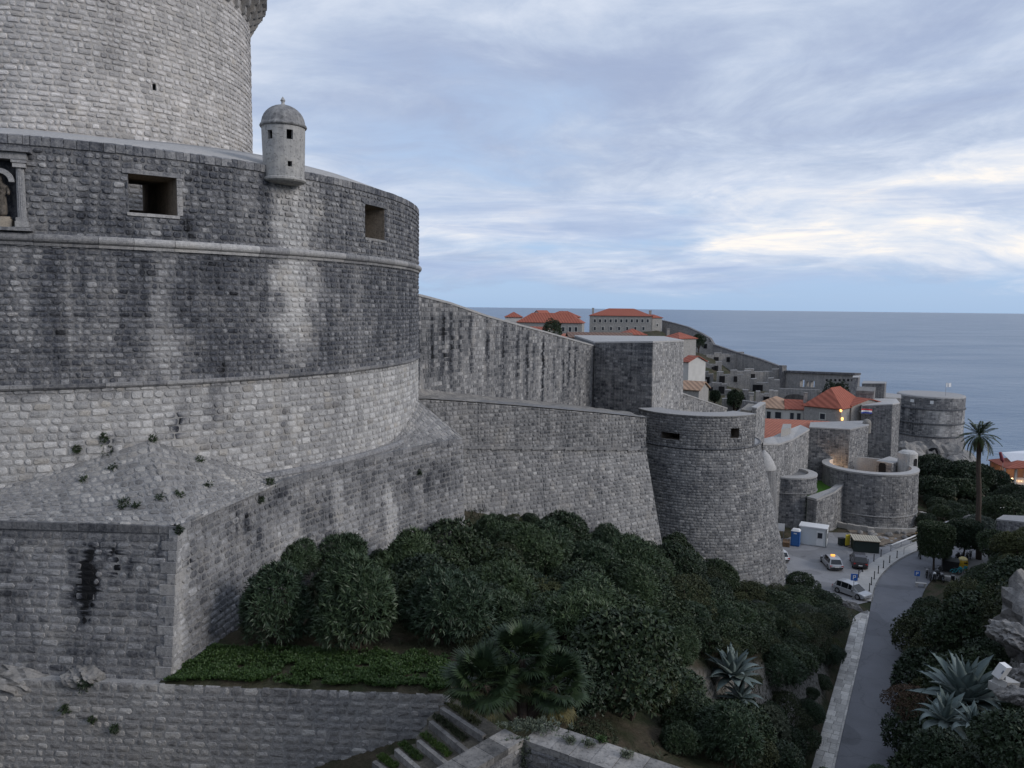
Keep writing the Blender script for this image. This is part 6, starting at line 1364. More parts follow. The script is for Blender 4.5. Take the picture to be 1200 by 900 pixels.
def zone_l(x, y, d):
    if math.hypot(x-14.5, y-46) < 6: return 'around the left bank agave'
    if math.hypot(x-RTc[0], y-RTc[1]) < 16.5: return 'at the foot of the round tower'
    if (np.array([x, y])-np.array(fA[:2]))@nF < 8 and y > 45: return 'along the foot of the fore-wall'
    if gq(DP, x, y) < 5: return 'at the car park edge'
    if d < 4: return 'hanging over the pavement left of the road'
    if x < -1 and y < 46: return 'against the bastion base'
    if y < 29: return 'behind the low parapet'
    return 'in the middle of the slope between walls and road'
def zone_r(x, y, d):
    if math.hypot(x-20.5, y-33) < 7: return 'around the big agave'
    if d < 3: return 'close to the right kerb of the road'
    if math.hypot(x-66, y-92) < 13: return 'near the roadside retaining wall'
    if y < 36: return 'on the rocky bank below the agaves'
    if math.hypot(x-31, y-46) < 8: return 'beside the tall pale rock face'
    return 'on the upper bank right of the road'
def size_w(s): return 'large' if s > 1.02 else 'small' if s < .7 else 'medium-sized'
cnt = 0
for _ in range(9000):
    x, y = brg.uniform(-9, 36), brg.uniform(25.5, 96)
    if x < -1.2 and y < 29.8: continue
    if x < 6 and y < 22.8: continue
    if x < 7 and y < 25.5: continue
    if not wall_clear(x, y): continue
    d = min(gq(DR, x, y)-4.0, gq(DP, x, y))
    s = brg.uniform(.8, 1.5)
    if d < .35*s+.2: continue
    if any(math.hypot(x-a, y-b) < (c+1.25*s)*.80 for a, b, c in placed): continue
    z = hq(x, y); px, py = pix((x, y, z))
    if px < 270 or px > 1035 or py > 960: continue
    s = top_ok(x, y, z, 2.5, lim_x, lim_y, s)
    s = blocks_view(x, y, z, s)
    if s < .36: continue
    u = brg.random()
    far_ = (px > 800) or py > 780
    kind = ('ole' if u < .42 else 'ever' if u < .95 else 'scrub') if not far_ else ('ole' if u < .12 else 'ever' if u < .66 else 'scrub' if u < .93 else 'grey')
    zl_ = zone_l(x, y, d); nm = (KW[kind][0], f'{size_w(s)} {KW[kind][1]} {zl_}', f'{size_w(s)} {KW[kind][1]}{"es" if kind == "scrub" else "s"} {zl_}')
    put_bush(kind, x, y, s, nm[0], nm[1], 'shrub', nm[2], z); placed.append((x, y, 1.3*s)); cnt += 1
    if cnt > 430: break
# second pass: low shrubs in the gaps
cnt3 = 0
for _ in range(9000):
    x, y = brg.uniform(-6, 34), brg.uniform(25.5, 92)
    if (x < -1.2 and y < 29.8) or (x < 7 and y < 24.5) or not wall_clear(x, y): continue
    d = min(gq(DR, x, y)-4.0, gq(DP, x, y)); s = brg.uniform(.45, .8)
    if d < .3 or any(math.hypot(x-a, y-b) < (c+1.2*s)*.62 for a, b, c in placed): continue
    z = hq(x, y); px, py = pix((x, y, z))
    if px < 270 or px > 1035 or py > 960: continue
    s = blocks_view(x, y, z, top_ok(x, y, z, 2.5, lim_x, lim_y, s))
    if s < .3: continue
    kind = brg.choice(('ever', 'ever', 'ever', 'scrub', 'scrub', 'ole')); zl_ = zone_l(x, y, d)
    put_bush(kind, x, y, s, KW[kind][0], f'low {KW[kind][1]} {zl_}', 'shrub', f'low {KW[kind][1]} in gaps {zl_}', z); placed.append((x, y, 1.3*s)); cnt3 += 1
    if cnt3 > 200: break
# right-hand bank
lim2x = [1030, 1045, 1062, 1090, 1125, 1140, 1160, 1180, 1230]; lim2y = [800, 716, 704, 702, 694, 668, 634, 645, 645]
placed2 = []; cnt2 = 0
for _ in range(5200):
    x, y = brg.uniform(12, 92), brg.uniform(20, 118)
    d = min(gq(DR, x, y)-2.6, gq(DZ, x, y), gq(DP, x, y))
    i = np.argmin(np.hypot(road_c[:, 0]-x, road_c[:, 1]-y)); t_ = road_c[min(i+1, len(road_c)-1)]-road_c[max(i-1, 0)]
    if t_[0]*(y-road_c[i, 1])-t_[1]*(x-road_c[i, 0]) > 0: continue
    s = brg.uniform(.7, 1.25)
    if d < .35: continue
    if any(math.hypot(x-a, y-b) < (c+1.05*s)*.62 for a, b, c in placed2): continue
    z = hq(x, y); px, py = pix((x, y, z))
    if px < 1020 or px > 1290 or py > 960: continue
    s = top_ok(x, y, z, 2.5, lim2x, lim2y, s)
    s = blocks_view(x, y, z, s)
    if s < .36: continue
    if y < 24 and py < 860: continue
    u = brg.random(); kind = 'ever' if u < .60 else 'scrub' if u < .93 else 'ole'
    zl_ = zone_r(x, y, d); nm = (KW[kind][0], f'{size_w(s)} {KW[kind][1]} {zl_}', f'{size_w(s)} {KW[kind][1]}{"es" if kind == "scrub" else "s"} {zl_}')
    put_bush(kind, x, y, s, nm[0], nm[1], 'shrub', nm[2], z); placed2.append((x, y, 1.3*s)); cnt2 += 1
    if cnt2 > 190: break
re_ = offset(kerb, rw)
for i, (yy_, off, sc, kd) in enumerate(((44, 1.0, 1.7, 'ever'), (48, 1.3, 1.8, 'ever'), (53, 1.0, 1.9, 'ever'), (57, 1.6, 1.8, 'scrub'), (61, .8, 2.0, 'ever'), (65, 1.6, 1.9, 'scrub'), (69, .8, 2.1, 'scrub'), (73, .9, 2.0, 'ever'), (77, 1.2, 2.0, 'scrub'), (81, 1.3, 1.9, 'ever'), (85, 2.0, 1.6, 'scrub'), (88, 2.6, 1.3, 'scrub'), (62, 4.0, 2.2, 'ever'), (70, 4.2, 2.2, 'scrub'), (78, 4.0, 2.0, 'ever'), (54, 4.0, 2.2, 'ever'), (84, 5, 1.8, 'scrub'), (90, 6, 1.5, 'ever'), (66, 7, 2.2, 'ever'), (74, 7.5, 2.0, 'scrub'), (58, 7.0, 2.2, 'scrub'))):
    j = int(np.argmin(abs(re_[:, 1]-yy_))); q_ = offset(kerb, rw+off)[j]; zz_ = RZ-.1+max(0, 1.3*(off-1)); sc = top_ok(q_[0], q_[1], zz_, 2.75, lim2x, lim2y, sc)
    if sc < .3: continue
    put_bush(kd, q_[0], q_[1], sc, 'roadside_shrub', 'tall leafy shrub overhanging the right kerb of the road', 'shrub', 'shrubs overhanging the right kerb', zz_, 1.05)
print('bushes', cnt, cnt2)
p = at(1062, 815, 40); put_bush('brown', p[0], p[1], .75, 'dry_shrub', 'rusty brown dry shrub beside the big agave on the road bank', z=p[2]-1.0)
for px, py, Y, s_, kd, lab in ((800, 812, 41, 1.0, 'ever', 'round evergreen filling the gap left of the left bank agave'), (772, 835, 37, .9, 'ever', 'evergreen below the bare earth gap on the slope'), (832, 845, 38, .8, 'scrub', 'olive scrub just under the left bank agave'), (780, 780, 44, 1.0, 'ole', 'oleander above the gap beside the left bank agave'), (640, 872, 22.8, .55, 'ever', 'small evergreen under the fan palm behind the parapet corner'), (690, 868, 23.5, .6, 'scrub', 'small scrub behind the right parapet arm')):
    p = at(px, py, Y); put_bush(kd, p[0], p[1], s_, KW[kd][0], lab, z=min(hq(p[0], p[1]), p[2]))
for i in range(16):
    p = at(1086+i*5.6, 588+22*((i*7) % 5)/5, 116+((i*5) % 7)*3); put_bush('ever', p[0], p[1], 1.0+.1*(i % 4), 'evergreen_shrub', 'dark shrub covering the ground under the grove beside the barbican', 'shrub', 'shrubs under the grove', hq(p[0], p[1]))
# ---- trees
def make_tree(name, label, loc, h, r, crown, lf, lmat, n=2200, seed=0, trunk_r=.22, clear=.35, group=None, lobes=14, fl=1.0, cat='tree'):
    rg = np.random.default_rng(seed); t = thing(name, label, cat, loc, 0, group)
    th = h*clear; q = MB(); q.tube([(0, 0, -.4), (rg.uniform(-.1, .1), rg.uniform(-.1, .1), th*.6), (rg.uniform(-.2, .2), rg.uniform(-.2, .2), th+ (h-th)*.35)], [trunk_r*1.25, trunk_r, trunk_r*.6], 8)
    for i in range(6):
        a = TAU*i/6+rg.uniform(-.4, .4); rr = r*rg.uniform(.45, .75); q.tube([(0, 0, th*.85), (rr*.5*math.cos(a), rr*.5*math.sin(a), th+(h-th)*.3), (rr*math.cos(a), rr*math.sin(a), th+(h-th)*rg.uniform(.45, .75))], [trunk_r*.5, trunk_r*.35, trunk_r*.12], 6)
    q.build('trunk', M['bark'], t, wld=False)
    if crown == 'drum':
        m_ = n; a = rg.uniform(0, TAU, m_); top = rg.uniform(0, 1, m_) < .38; rr = np.where(top, r*np.sqrt(rg.uniform(0, 1, m_)), r*rg.uniform(.86, 1.03, m_)); zz_ = np.where(top, h-rg.uniform(0, .15, m_)-.2*(rr/r)**4, th+(h-th)*rg.uniform(0, 1, m_))
        rr = rr*np.where(top, 1, .84+.16*np.clip((zz_-th)/(h-th)*1.8, 0, 1)); P = np.stack([rr*np.cos(a), rr*np.sin(a), zz_], 1); N = np.stack([np.cos(a)*(~top+.1), np.sin(a)*(~top+.1), top*1.0+.3], 1); N /= np.linalg.norm(N, axis=1, keepdims=True); P += rg.normal(0, .06, P.shape)
    else:
        P, N = bush_pts(n, r, r, (h-th)*.55, lobes, rg, (.30, .48), .25, -.8); P[:, 2] += th+(h-th)*.48
    V, c = leaves(P, N, 6, lf, lf*.45*fl, (.2, 1.4), rg); me = leaf_mesh('crown', V, c); me.materials.append(lmat); put('crown', me, None, t, wld=False); return t
p = gz(1094, 668, RZ); make_tree('clipped_tree', 'clipped drum-shaped tree over the parked motorcycles', (p[0], p[1], RZ), 5.9, 2.0, 'drum', .22, L_ever, 6000, 1, .12, .36)
p = gz(1129, 659, RZ); make_tree('clipped_tree', 'clipped drum-shaped tree beside the yellow bin', (p[0], p[1], RZ), 5.4, 1.75, 'drum', .22, L_ever, 5500, 2, .12, .42)
DT = ['dark tree touching the barbican wall', 'dark tree in the middle of the grove by the sea fort', 'dark tree behind the tall palm trunk', 'dark tree nearest the restaurant', 'dark low tree at the road end of the grove', 'dark spreading tree in front of the sea cave', 'dark tree under the restaurant terrace', 'dark tree below the flag tower']
for i, (x, y, Y, h, r) in enumerate(((1096, 590, 134, 9, 4.2), (1112, 548, 150, 10, 5.2), (1135, 550, 148, 10.5, 5.2), (1158, 558, 152, 10, 4.6), (1125, 575, 138, 9, 4.8), (1088, 540, 165, 8, 4.2), (1180, 588, 150, 7.5, 4.2), (1076, 541, 158, 7, 3.0))):
    p = at(x, y, Y); z = hq(p[0], p[1]); hh = max(p[2]+r*.25-z, 4.5); make_tree('grove_tree', DT[i], (p[0], p[1], z), hh, r, 'round', .42, L_dark, 2300, 20+i, .3, .25)
RT = ['olive-grey tree on the bank behind the tall palm', 'green tree above the roadside retaining wall', 'bushy tree right of the clipped trees', 'leafy tree on the bank above the retaining wall top', 'shady tree under the restaurant steps']
for i, (x, y, Y, r, mt) in enumerate(((1150, 618, 108, 2.6, L_grey), (1180, 600, 112, 3.4, L_ever), (1172, 640, 92, 2.8, L_ever), (1196, 640, 84, 3.2, L_scrub), (1190, 585, 128, 3.6, L_dark))):
    p = at(x, y, Y); z = hq(p[0], p[1]); hh = max(p[2]+r*.6-z, 3); make_tree('bank_tree', RT[i], (p[0], p[1], z), hh, r, 'round', .24, mt, 2200, 50+i, .16, .2)
for i, (x, y, Y, r, lab) in enumerate(((648, 386, 195, 3.0, 'dark round evergreen among far red roofs'), (819, 401, 262, 2.6, 'dark tree under the climbing sea wall'), (862, 466, 176, 1.7, 'green tree among the ruins'), (838, 463, 185, 1.2, 'bare dusky bush below the ruins'), (985, 460, 185, 2.6, 'dark hedge-like tree beside the hipped roof'), (975, 460, 188, 2.4, 'dark tree between hipped roof and arched wall'))):
    p = at(x, y, Y); z = hq(p[0], p[1]); z = min(z, p[2]-2.5); make_tree('town_tree', lab, (p[0], p[1], z), p[2]+r*.9-z, r, 'round', .32, L_dark, 1300, 70+i, .2, .3)
# ---- tall palm
def frond_mesh(ln, seed, pairs=26, curve=.55, lw=.055, ll=.62):
    rg = np.random.default_rng(seed); V = []; Fc = []; pts = []
    for i in range(pairs+1):
        u = i/pairs; pts.append(np.array([ln*(u-.12*u*u), 0, ln*(.42*u-curve*1.15*u*u)]))
    for i in range(pairs):
        p, d = pts[i], pts[min(i+1, pairs)]-pts[max(i-1, 0)]; d = d/np.linalg.norm(d); u = i/pairs
        if u < .18: continue
        for s in (-1, 1):
            l = ll*(1-abs(u-.55)*1.2)*rg.uniform(.85, 1.1); o = np.array([d[0]*.55, s*.8, d[2]*.55-.30*rg.uniform(.5, 1.3)]); o /= np.linalg.norm(o); w_ = np.cross(o, [0, 0, 1.]); w_ /= np.linalg.norm(w_)
            b = len(V); V += [p, p+o*l*.45+w_*lw, p+o*l, p+o*l*.45-w_*lw]; Fc.append((b, b+1, b+2, b+3))
    for i in range(pairs):
        b = len(V); a_, c_ = pts[i], pts[i+1]; w_ = .035*(1-i/pairs)+.01; V += [a_+(0, w_, 0), a_-(0, w_, 0), c_-(0, w_, 0), c_+(0, w_, 0)]; Fc.append((b, b+1, b+2, b+3))
    return mesh_of('frond', V, Fc, [(rg.uniform(0, 1), .5, 0) for _ in V])
pb0 = gz(1148, 640, -31.2); pt_ = at(1147.5, 512, pb0[1]); plm = thing('palm_tree', 'tall single palm with spiky crown rising from the road bank', 'palm', (pb0[0], pb0[1], float(hz(pb0[0], pb0[1])[0])))
zb_ = plm.location.z; q = MB(); Np = 14; q.tube([(pb0[0]+(pt_[0]-pb0[0])*i/Np+.05*math.sin(i), pb0[1], zb_-.3+(pt_[2]-.3-zb_)*i/Np) for i in range(Np+1)], [.36-.10*i/Np+(.03 if i % 2 else 0) for i in range(Np+1)], 10); q.build('trunk', M['bark'], plm)
L_palm = leaf_mat('palm_leaf', (.022, .036, .018), (.06, .08, .034), .5)
fms = [frond_mesh(2.9, s, curve=c) for s, c in ((1, .35), (2, .6), (3, .85))]
for f_ in fms: f_.materials.append(L_palm)
for i in range(40):
    el = 1.15-1.9*(i/39)**1.1; o = put('frond', fms[0 if el > .5 else 1 if el > -.2 else 2], None, plm, wld=False); o.location = Vector((pt_[0], pt_[1], pt_[2]))-plm.location; o.rotation_euler = (0, -el*.9, i*2.4); s = brg.uniform(.85, 1.1); o.scale = (s, s, s)
# dead skirt
q = MB()
for i in range(26):
    a = i*2.4; q.tube([(pt_[0]+.2*math.cos(a), pt_[1]+.2*math.sin(a), pt_[2]-.1), (pt_[0]+.6*math.cos(a), pt_[1]+.6*math.sin(a), pt_[2]-.9), (pt_[0]+.45*math.cos(a), pt_[1]+.45*math.sin(a), pt_[2]-2.0)], [.05, .09, .02], 4)
q.build('dead_skirt', plain('dead_fronds', (.10, .075, .05), .95), plm)
# ---- fan palm
def fan_mesh(seed, n=34, r=.72, pet=.7):
    rg = np.random.default_rng(seed); V = []; Fc = []
    V += [(0, .02, 0), (0, -.02, 0), (pet, -.012, .0), (pet, .012, 0)]; Fc.append((0, 1, 2, 3))
    for i in range(n):
        a = -2.0+4.0*i/(n-1); l = r*(1-.12*abs(a)/2)*rg.uniform(.88, 1.08); d = np.array([math.cos(a), math.sin(a), .12-.10*abs(a)]); w_ = np.array([-math.sin(a), math.cos(a), 0]); b = len(V); o = np.array([pet, 0, 0])
        V += [o, o+d*l*.55+w_*.036+(0, 0, .02), o+d*l+(0, 0, -.10*rg.uniform(.2, 1.6)), o+d*l*.55-w_*.036+(0, 0, .02)]; Fc.append((b, b+1, b+2, b+3))
    return mesh_of('fan_frond', V, Fc, [(rg.uniform(0, 1), .5, 0) for _ in V])
L_fan = leaf_mat('fan_palm_leaf', (.014, .028, .013), (.044, .070, .034), .5); L_fand = leaf_mat('old_fan_leaf', (.07, .065, .03), (.15, .13, .06), .6)
fans = [fan_mesh(s) for s in (1, 2, 3)]; fand = fan_mesh(9)
for f_ in fans: f_.materials.append(L_fan)
fand.materials.append(L_fand)
def fan_palm(name, label, heads, n=40):
    b0 = heads[0][0]; t = thing(name, label, 'palm', tuple(b0))
    for (bs, tp, sc) in heads:
        q = MB(); bs, tp = np.array(bs), np.array(tp); q.tube([tuple(bs+(tp-bs)*u) for u in (-.1, .3, .7, 1)], [.16*sc, .17*sc, .15*sc, .11*sc], 9); q.build('trunk', M['bark'], t)
        for i in range(n):
            el = 1.35-2.3*(i/(n-1)); o = put('frond', brg.choice(fans) if i < n*.86 else fand, None, t, wld=False); o.location = Vector(tp)-t.location; o.rotation_euler = (brg.uniform(-.3, .3), -el, i*2.4+brg.uniform(-.2, .2)); s = sc*brg.uniform(.8, 1.1)*(1 if el > -.3 else .85); o.scale = (s, s, s)
    return t
B0 = at(612, 838, 21.8)
fan_palm('fan_palm', 'three-headed fan palm beside the low parapet corner', [(B0, at(612, 772, 22.3), 1.0), (B0+(-.3, -.1, 0), at(566, 803, 21.5), .95), (B0+(.3, .1, 0), at(652, 803, 22.0), .95)])
p = at(762, 735, 40); fan_palm('fan_palm', 'dark fan palm hidden among the slope shrubs above the left agave', [(np.array([p[0], p[1], p[2]-1.2]), p, 1.0)], 26)
p = at(655, 620, 56); fan_palm('fan_palm', 'dark fan palm at the foot of the fore-wall', [(np.array([p[0], p[1], p[2]-1.6]), p, 1.1)], 24)
# ---- agaves
def agave_leaf(bend, seed, n=9, w=.125):
    rg = np.random.default_rng(seed); V = []; Fc = []; x = z = 0; a = 0
    for i in range(n+1):
        u = i/n; ww = w*(.75+.9*u*(1-u)*1.6)*(1-u**3.0)+.004; V += [(x, -ww, z+ww*.35), (x, 0, z-.012), (x, ww, z+ww*.35), (x, 0, z-.03*(1-u)-.014)]
        a = -bend*max(0, u-.35)**1.2*2.2; x += math.cos(a)/n; z += math.sin(a)/n
    for i in range(n):
        for j, k in ((0, 1), (1, 2), (2, 3), (3, 0)): Fc.append((i*4+j, i*4+k, i*4+4+k, i*4+4+j))
    return mesh_of('agave_leaf', V, Fc, [(rg.uniform(.2, .9), .5, 0) for _ in V], True)
def agave_mat():
    mt, n, b = base_mat('agave_leaf', .55, .35); oi = n.new('ShaderNodeObjectInfo'); g = n.new('ShaderNodeNewGeometry')
    f = n.math('ADD', n.math('MULTIPLY', oi.outputs['Random'], .7), n.math('MULTIPLY', n.noise(g.outputs['Position'], 3, 4), .4), clamp=True); n.put(b.inputs['Base Color'], n.mix(f, (.075, .11, .105), (.20, .245, .235))); return mt
M['agave'] = agave_mat(); ags = [agave_leaf(b, i) for i, b in enumerate((.05, .35, .9, 1.9))]
for a_ in ags: a_.materials.append(M['agave'])
def agave(label, base, size, n=40, seed=0, name='agave'):
    rg = random.Random(seed); t = thing(name, label, 'agave', tuple(base)); 
    for i in range(n):
        f = i/(n-1); el = 1.45-1.5*f**.8+rg.uniform(-.12, .12); o = put('leaf', ags[rg.choice((0, 0, 1)) if f < .45 else rg.choice((0, 1, 2, 3))], None, t, wld=False)
        o.rotation_euler = (rg.uniform(-.15, .15), -el, i*2.4+rg.uniform(-.2, .2)); s = size*rg.uniform(.8, 1.12); o.scale = (s, s*rg.uniform(.9, 1.2), s); az = i*2.4; o.location = (.10*math.cos(az)*f*size, .10*math.sin(az)*f*size, .12*(1-f))
    return t
agave('big blue-grey agave on the rocky bank next to the white floodlight box', at(1132, 815, 33)-(0, 0, .2), 2.1, 46, 1)
p = at(858, 792, 46); agave('blue-grey agave crowning the steep bank left of the road', p, 1.9, 44, 2)
p = at(868, 818, 45); agave('drooping old agave hanging just below the left bank agave', p, 1.3, 20, 5)
p = at(1108, 845, 30); agave('smaller agave below the big one on the rocky bank', p, 1.3, 26, 3)
p = at(1140, 850, 29); agave('young agave beside the smaller agave', p, .9, 20, 6)
p = at(1150, 848, 27.5); 
# ---- ledge soil and ivy
lx, ly = np.meshgrid(np.linspace(-11.8, -1.9, 50), np.linspace(0, 1, 18)); yy = (26.0-(lx+40)*.0486)+.02+ly*5.2; zz2 = np.where(ly < .03, TZ-.05, TZ+.06+(fbm(lx*1.2, yy*1.2, 5)-.4)*.35-ly*.1)
tag(put('ledge_soil', mesh_of('ledge_soil', np.stack([lx.ravel(), yy.ravel(), zz2.ravel()], 1), [(j*50+i, j*50+i+1, (j+1)*50+i+1, (j+1)*50+i) for j in range(17) for i in range(49)], smooth=True), M['ground']), kind='structure')
rg = np.random.default_rng(77); n_ = 11000; X = rg.uniform(-11.6, -1.7, n_); Yb = 26.0-(X+40)*.0486; Y = Yb-.08+.5*fbm(X*2.2, X*.7, 31)+rg.uniform(0, 1, n_)**1.2*2.6; keep_ = fbm(X*1.7, Y*1.7, 8) > np.interp(X, [-11, -8, -5, -2], [.22, .36, .42, .46]); X, Y, Yb = X[keep_], Y[keep_], Yb[keep_]; Z = TZ+.10+(fbm(X*1.2, Y*1.2, 5)-.4)*.35-np.clip(Yb+.06-Y, 0, 1)*2.2
V1, c1 = leaves(np.stack([X, Y, Z], 1), np.tile([0, 0, 1.], (len(X), 1)), 5, .095, .05, (.2, 1.45), rg, .1); o = put('ground_ivy', leaf_mesh('ground_ivy', V1, c1), L_grass); tag(o, 'bright green ivy and weeds carpeting the ledge', 'ground cover', kind='stuff')
# weeds over the banks
n_ = 26000; X = rg.uniform(-9, 75, n_); Y = rg.uniform(22, 112, n_); d = np.minimum(seg_d(X, Y, road_c)-5.0, np.minimum(poly_d(X, Y, park), poly_d(X, Y, plaza))); ok = (d > .4)&~((X < -1.5)&(Y < 27.5)); ok &= fbm(X*.4, Y*.4, 6) > .42; X, Y = X[ok], Y[ok]; Z = hz(X, Y)
V1, c1 = leaves(np.stack([X, Y, Z+.05], 1), np.tile([0, 0, 1.], (len(X), 1)), 5, .34, .06, (.1, 1.1), rg, .2); o = put('bank_weeds', leaf_mesh('bank_weeds', V1, c1), L_scrub); tag(o, 'low weeds and grass tufts covering the banks', 'weeds', kind='stuff')
# plants rooted in the walls
def tuft(px, py, F, r, lab, drop=.0):
    s_, z_ = F.hit(px, py); p = F.pos(np.array([s_]), np.array([z_]), np.array([.06]))[0]; rg = np.random.default_rng(int(px*7+py)); n = int(60*(r/.2)**1.2)+20
    d = rg.normal(0, 1, (n, 3)); d[:, 2] *= 1+drop*3; P = p+d*r*.45; P[:, 2] -= abs(rg.normal(0, 1, n))*drop; N = d/np.linalg.norm(d, axis=1, keepdims=True)
    V, c = leaves(P, N, 4, .10, .035, (.2, 1.2), rg); o = put('wall_plant', leaf_mesh('wall_plant', V, c), L_ever); tag(o, lab, 'plant')
tuft(122, 512, BF3, .12, 'small caper plant at the top of the hanging wall greenery', .05); tuft(127, 530, BF3, .16, 'trailing green wall plant beside the dark hole in the pale masonry', .25)
SKF = F1
for (x, y, F, r, lab) in ((179, 514, BF3, .12, 'tiny bush on the peak of the sloping stone top'), (90, 526, BF3, .10, 'thin weed in the pale wall left of the trailing plant'), (317, 564, F3, .14, 'small weed where roll moulding starts'), (210, 621, F2, .10, 'little weed on the pale bastion corner'), (304, 585, F2, .10, 'dark weed under the sloping top edge'), (101, 800, TF, .20, 'round weed tuft by the rock outcrop'), (78, 830, TF, .10, 'weed in a terrace wall joint'), (137, 853, TF, .12, 'sprig growing from the middle of the terrace wall'), (110, 843, TF, .08, 'tiny sprig left in the terrace wall'), (489, 553, F4, .10, 'small weed on the streaked bastion face')): tuft(x, y, F, r, lab)
for (x, y) in ((100, 560), (143, 585), (145, 592), (162, 590), (188, 582), (210, 576), (246, 566), (232, 539), (128, 548)):
    # on the sloping top: nearest point of the slope
    best = None
    for u in np.linspace(kk[1], kk[3], 60):
        for t in np.linspace(0, 1, 14):
            p = SK.pos(np.array([u*Lk]), np.array([t*4.0]), np.array([.05]))[0]; q_ = pix(p); dd = (q_[0]-x)**2+(q_[1]-y)**2
            if best is None or dd < best[0]: best = (dd, p)
    p = best[1]; rg = np.random.default_rng(x); d = rg.normal(0, 1, (26, 3)); N = d/np.linalg.norm(d, axis=1, keepdims=True); N[:, 2] = abs(N[:, 2]); V, c = leaves(p+d*.06, N, 4, .10, .035, (.2, 1.2), rg); o = put('wall_plant', leaf_mesh('wall_plant', V, c), L_ever); tag(o, 'tiny dark weed sprouting from the sloping stone top', 'plant', 'weeds on the sloping stone top')
# rocks
def slab_rock(name, label, c, size, seed, rz=0): o = rockmesh(name, label, c, size, seed, res=4, rough=.55); o.rotation_euler = (0, .2, rz); return o
p = at(55, 795, 25.0); slab_rock('rock_outcrop', 'layered grey bedrock outcrop under the left bastion face', (p[0]-.6, p[1]+.4, p[2]-.30), (1.9, .6, .38), 64, .05)
p = at(98, 788, 24.9); slab_rock('rock_outcrop', 'smaller bedrock knob at the end of the layered outcrop', (p[0], p[1]+.2, p[2]-.24), (.6, .5, .32), 63, .3)
for i, (x, y, Y, s, lab) in enumerate(((1217, 712, 47, (2.0, 2.4, 2.9), 'tall pale rock face at the right edge above the agave'), (1190, 742, 44, (1.2, 1.4, .7), 'low pale rock at the foot of the rock face'), (1212, 790, 36, (.8, 1.0, .6), 'pale boulder right of the white floodlight box'), (1188, 812, 31, (.7, .5, .35), 'broken concrete ledge rock below the floodlight box'), (1140, 612, 110, (1.5, 1.5, 1.2), 'grey rock among shrubs under the retaining wall'), (992, 716, 84.5, (.8, 2.4, 2.0), 'pale rock face beside the pavement end'), (705, 785, 30.5, (.6, .5, .8), 'pale boulder half hidden by the big oleander'), (775, 858, 34, (1.0, .8, 1.0), 'grey rock on the steep bank below the oleanders'))):
    p = at(x, y, Y); slab_rock('boulder', lab, (p[0], p[1], p[2]-s[2]*.3), s, 81+i, i*.7)
# ================================================================== PARAPET, STEPS AND STREET THINGS
# low parapet in the foreground
PZ = -11.4
cc0 = gz(613, 865, PZ)[:2]; ca = gz(558, 898, PZ)[:2]; cb = gz(715, 900, PZ)[:2]
ca = cc0+(ca-cc0)*1.8; cb = cc0+(cb-cc0)*1.7
par = thing('parapet_wall', 'low angled stone parapet with worn flat coping beside the fan palm', 'wall', (*cc0, -18))
def arm(A, B, th, z, side, tn, tones):
    t = (B-A)/np.linalg.norm(B-A); n = np.array([t[1], -t[0]])*side; L = np.linalg.norm(B-A); q = MB()
    P_ = [A, B, B+n*th, A+n*th]
    if side < 0: P_ = P_
    else: P_ = P_[::-1]
    q.prism([(*p, -18) for p in P_], [(*p, z-.16) for p in P_]); q.c = [(.35, .5, 0)]*len(q.v); q.build('core', M['mortar'], par)
    s = 0
    while s < L-.05:
        l = min(random.uniform(.5, .9), L-s); c_ = A+t*(s+l/2)+n*th/2; q = MB(); q.box((*c_, z-.09+random.uniform(-.01, .01)), (l-.012, th+.10, .18), math.atan2(t[1], t[0]), (tn+random.uniform(-.12, .12), random.random(), .05)); q.build('coping_slab', tones, par); s += l
arm(cc0, ca, .62, PZ, 1, .30, M['rock']); 
arm(cc0+(.05, .0), cb, .95, PZ-.02, -1, .55, M['rock'])
# inner faces of the angle, built of blocks
for A, B, sd_n in ((ca, cc0, 1), (cc0, cb, 1)):
    f = Patch((*A, PZ-.18), (*B, PZ-.18), (*A, -16), (*B, -16))
    lay([stones(f, tone_fn(.42, .2, .3, 401), (.28, .34), (.4, .8), .02, (0, .02), seed=401+int(abs(A[0]*10)))], par, M['lowb'], 40)
# grey trailing plant over the corner
rg = np.random.default_rng(5); P = np.stack([cc0[0]+.25+rg.normal(0, .38, 260), cc0[1]+.40+rg.normal(0, .16, 260), PZ+.06+rg.uniform(0, .12, 260)], 1); P2 = np.stack([cc0[0]+.0+rg.normal(0, .2, 140), cc0[1]-.04+rg.normal(0, .05, 140), PZ-rg.uniform(0, .75, 140)], 1)
V, c = leaves(np.vstack([P, P2]), np.tile([0, -.3, .95], (400, 1)), 6, .085, .035, (.2, 1.4), rg); o = put('trailing_plant', leaf_mesh('trailing_plant', V, c), L_grey); tag(o, 'grey-green trailing plant spilling over the parapet corner', 'plant')
for i, (x, y) in enumerate(((690, 872), (705, 868), (735, 885), (668, 868))):
    p = gz(x, y, PZ+.02); V, c = leaves(p+rg.normal(0, .07, (40, 3))*(1, 1, .4), np.tile([0, 0, 1.], (40, 1)), 5, .09, .03, (.2, 1.3), rg); o = put('wall_plant', leaf_mesh('wall_plant', V, c), L_grass if i == 1 else L_grey); tag(o, ['grey weed on the right parapet arm coping', 'small green cushion weed on the right parapet arm', 'weed at the far end of the right parapet arm', 'pale weed next to the trailing parapet plant'][i], 'plant')
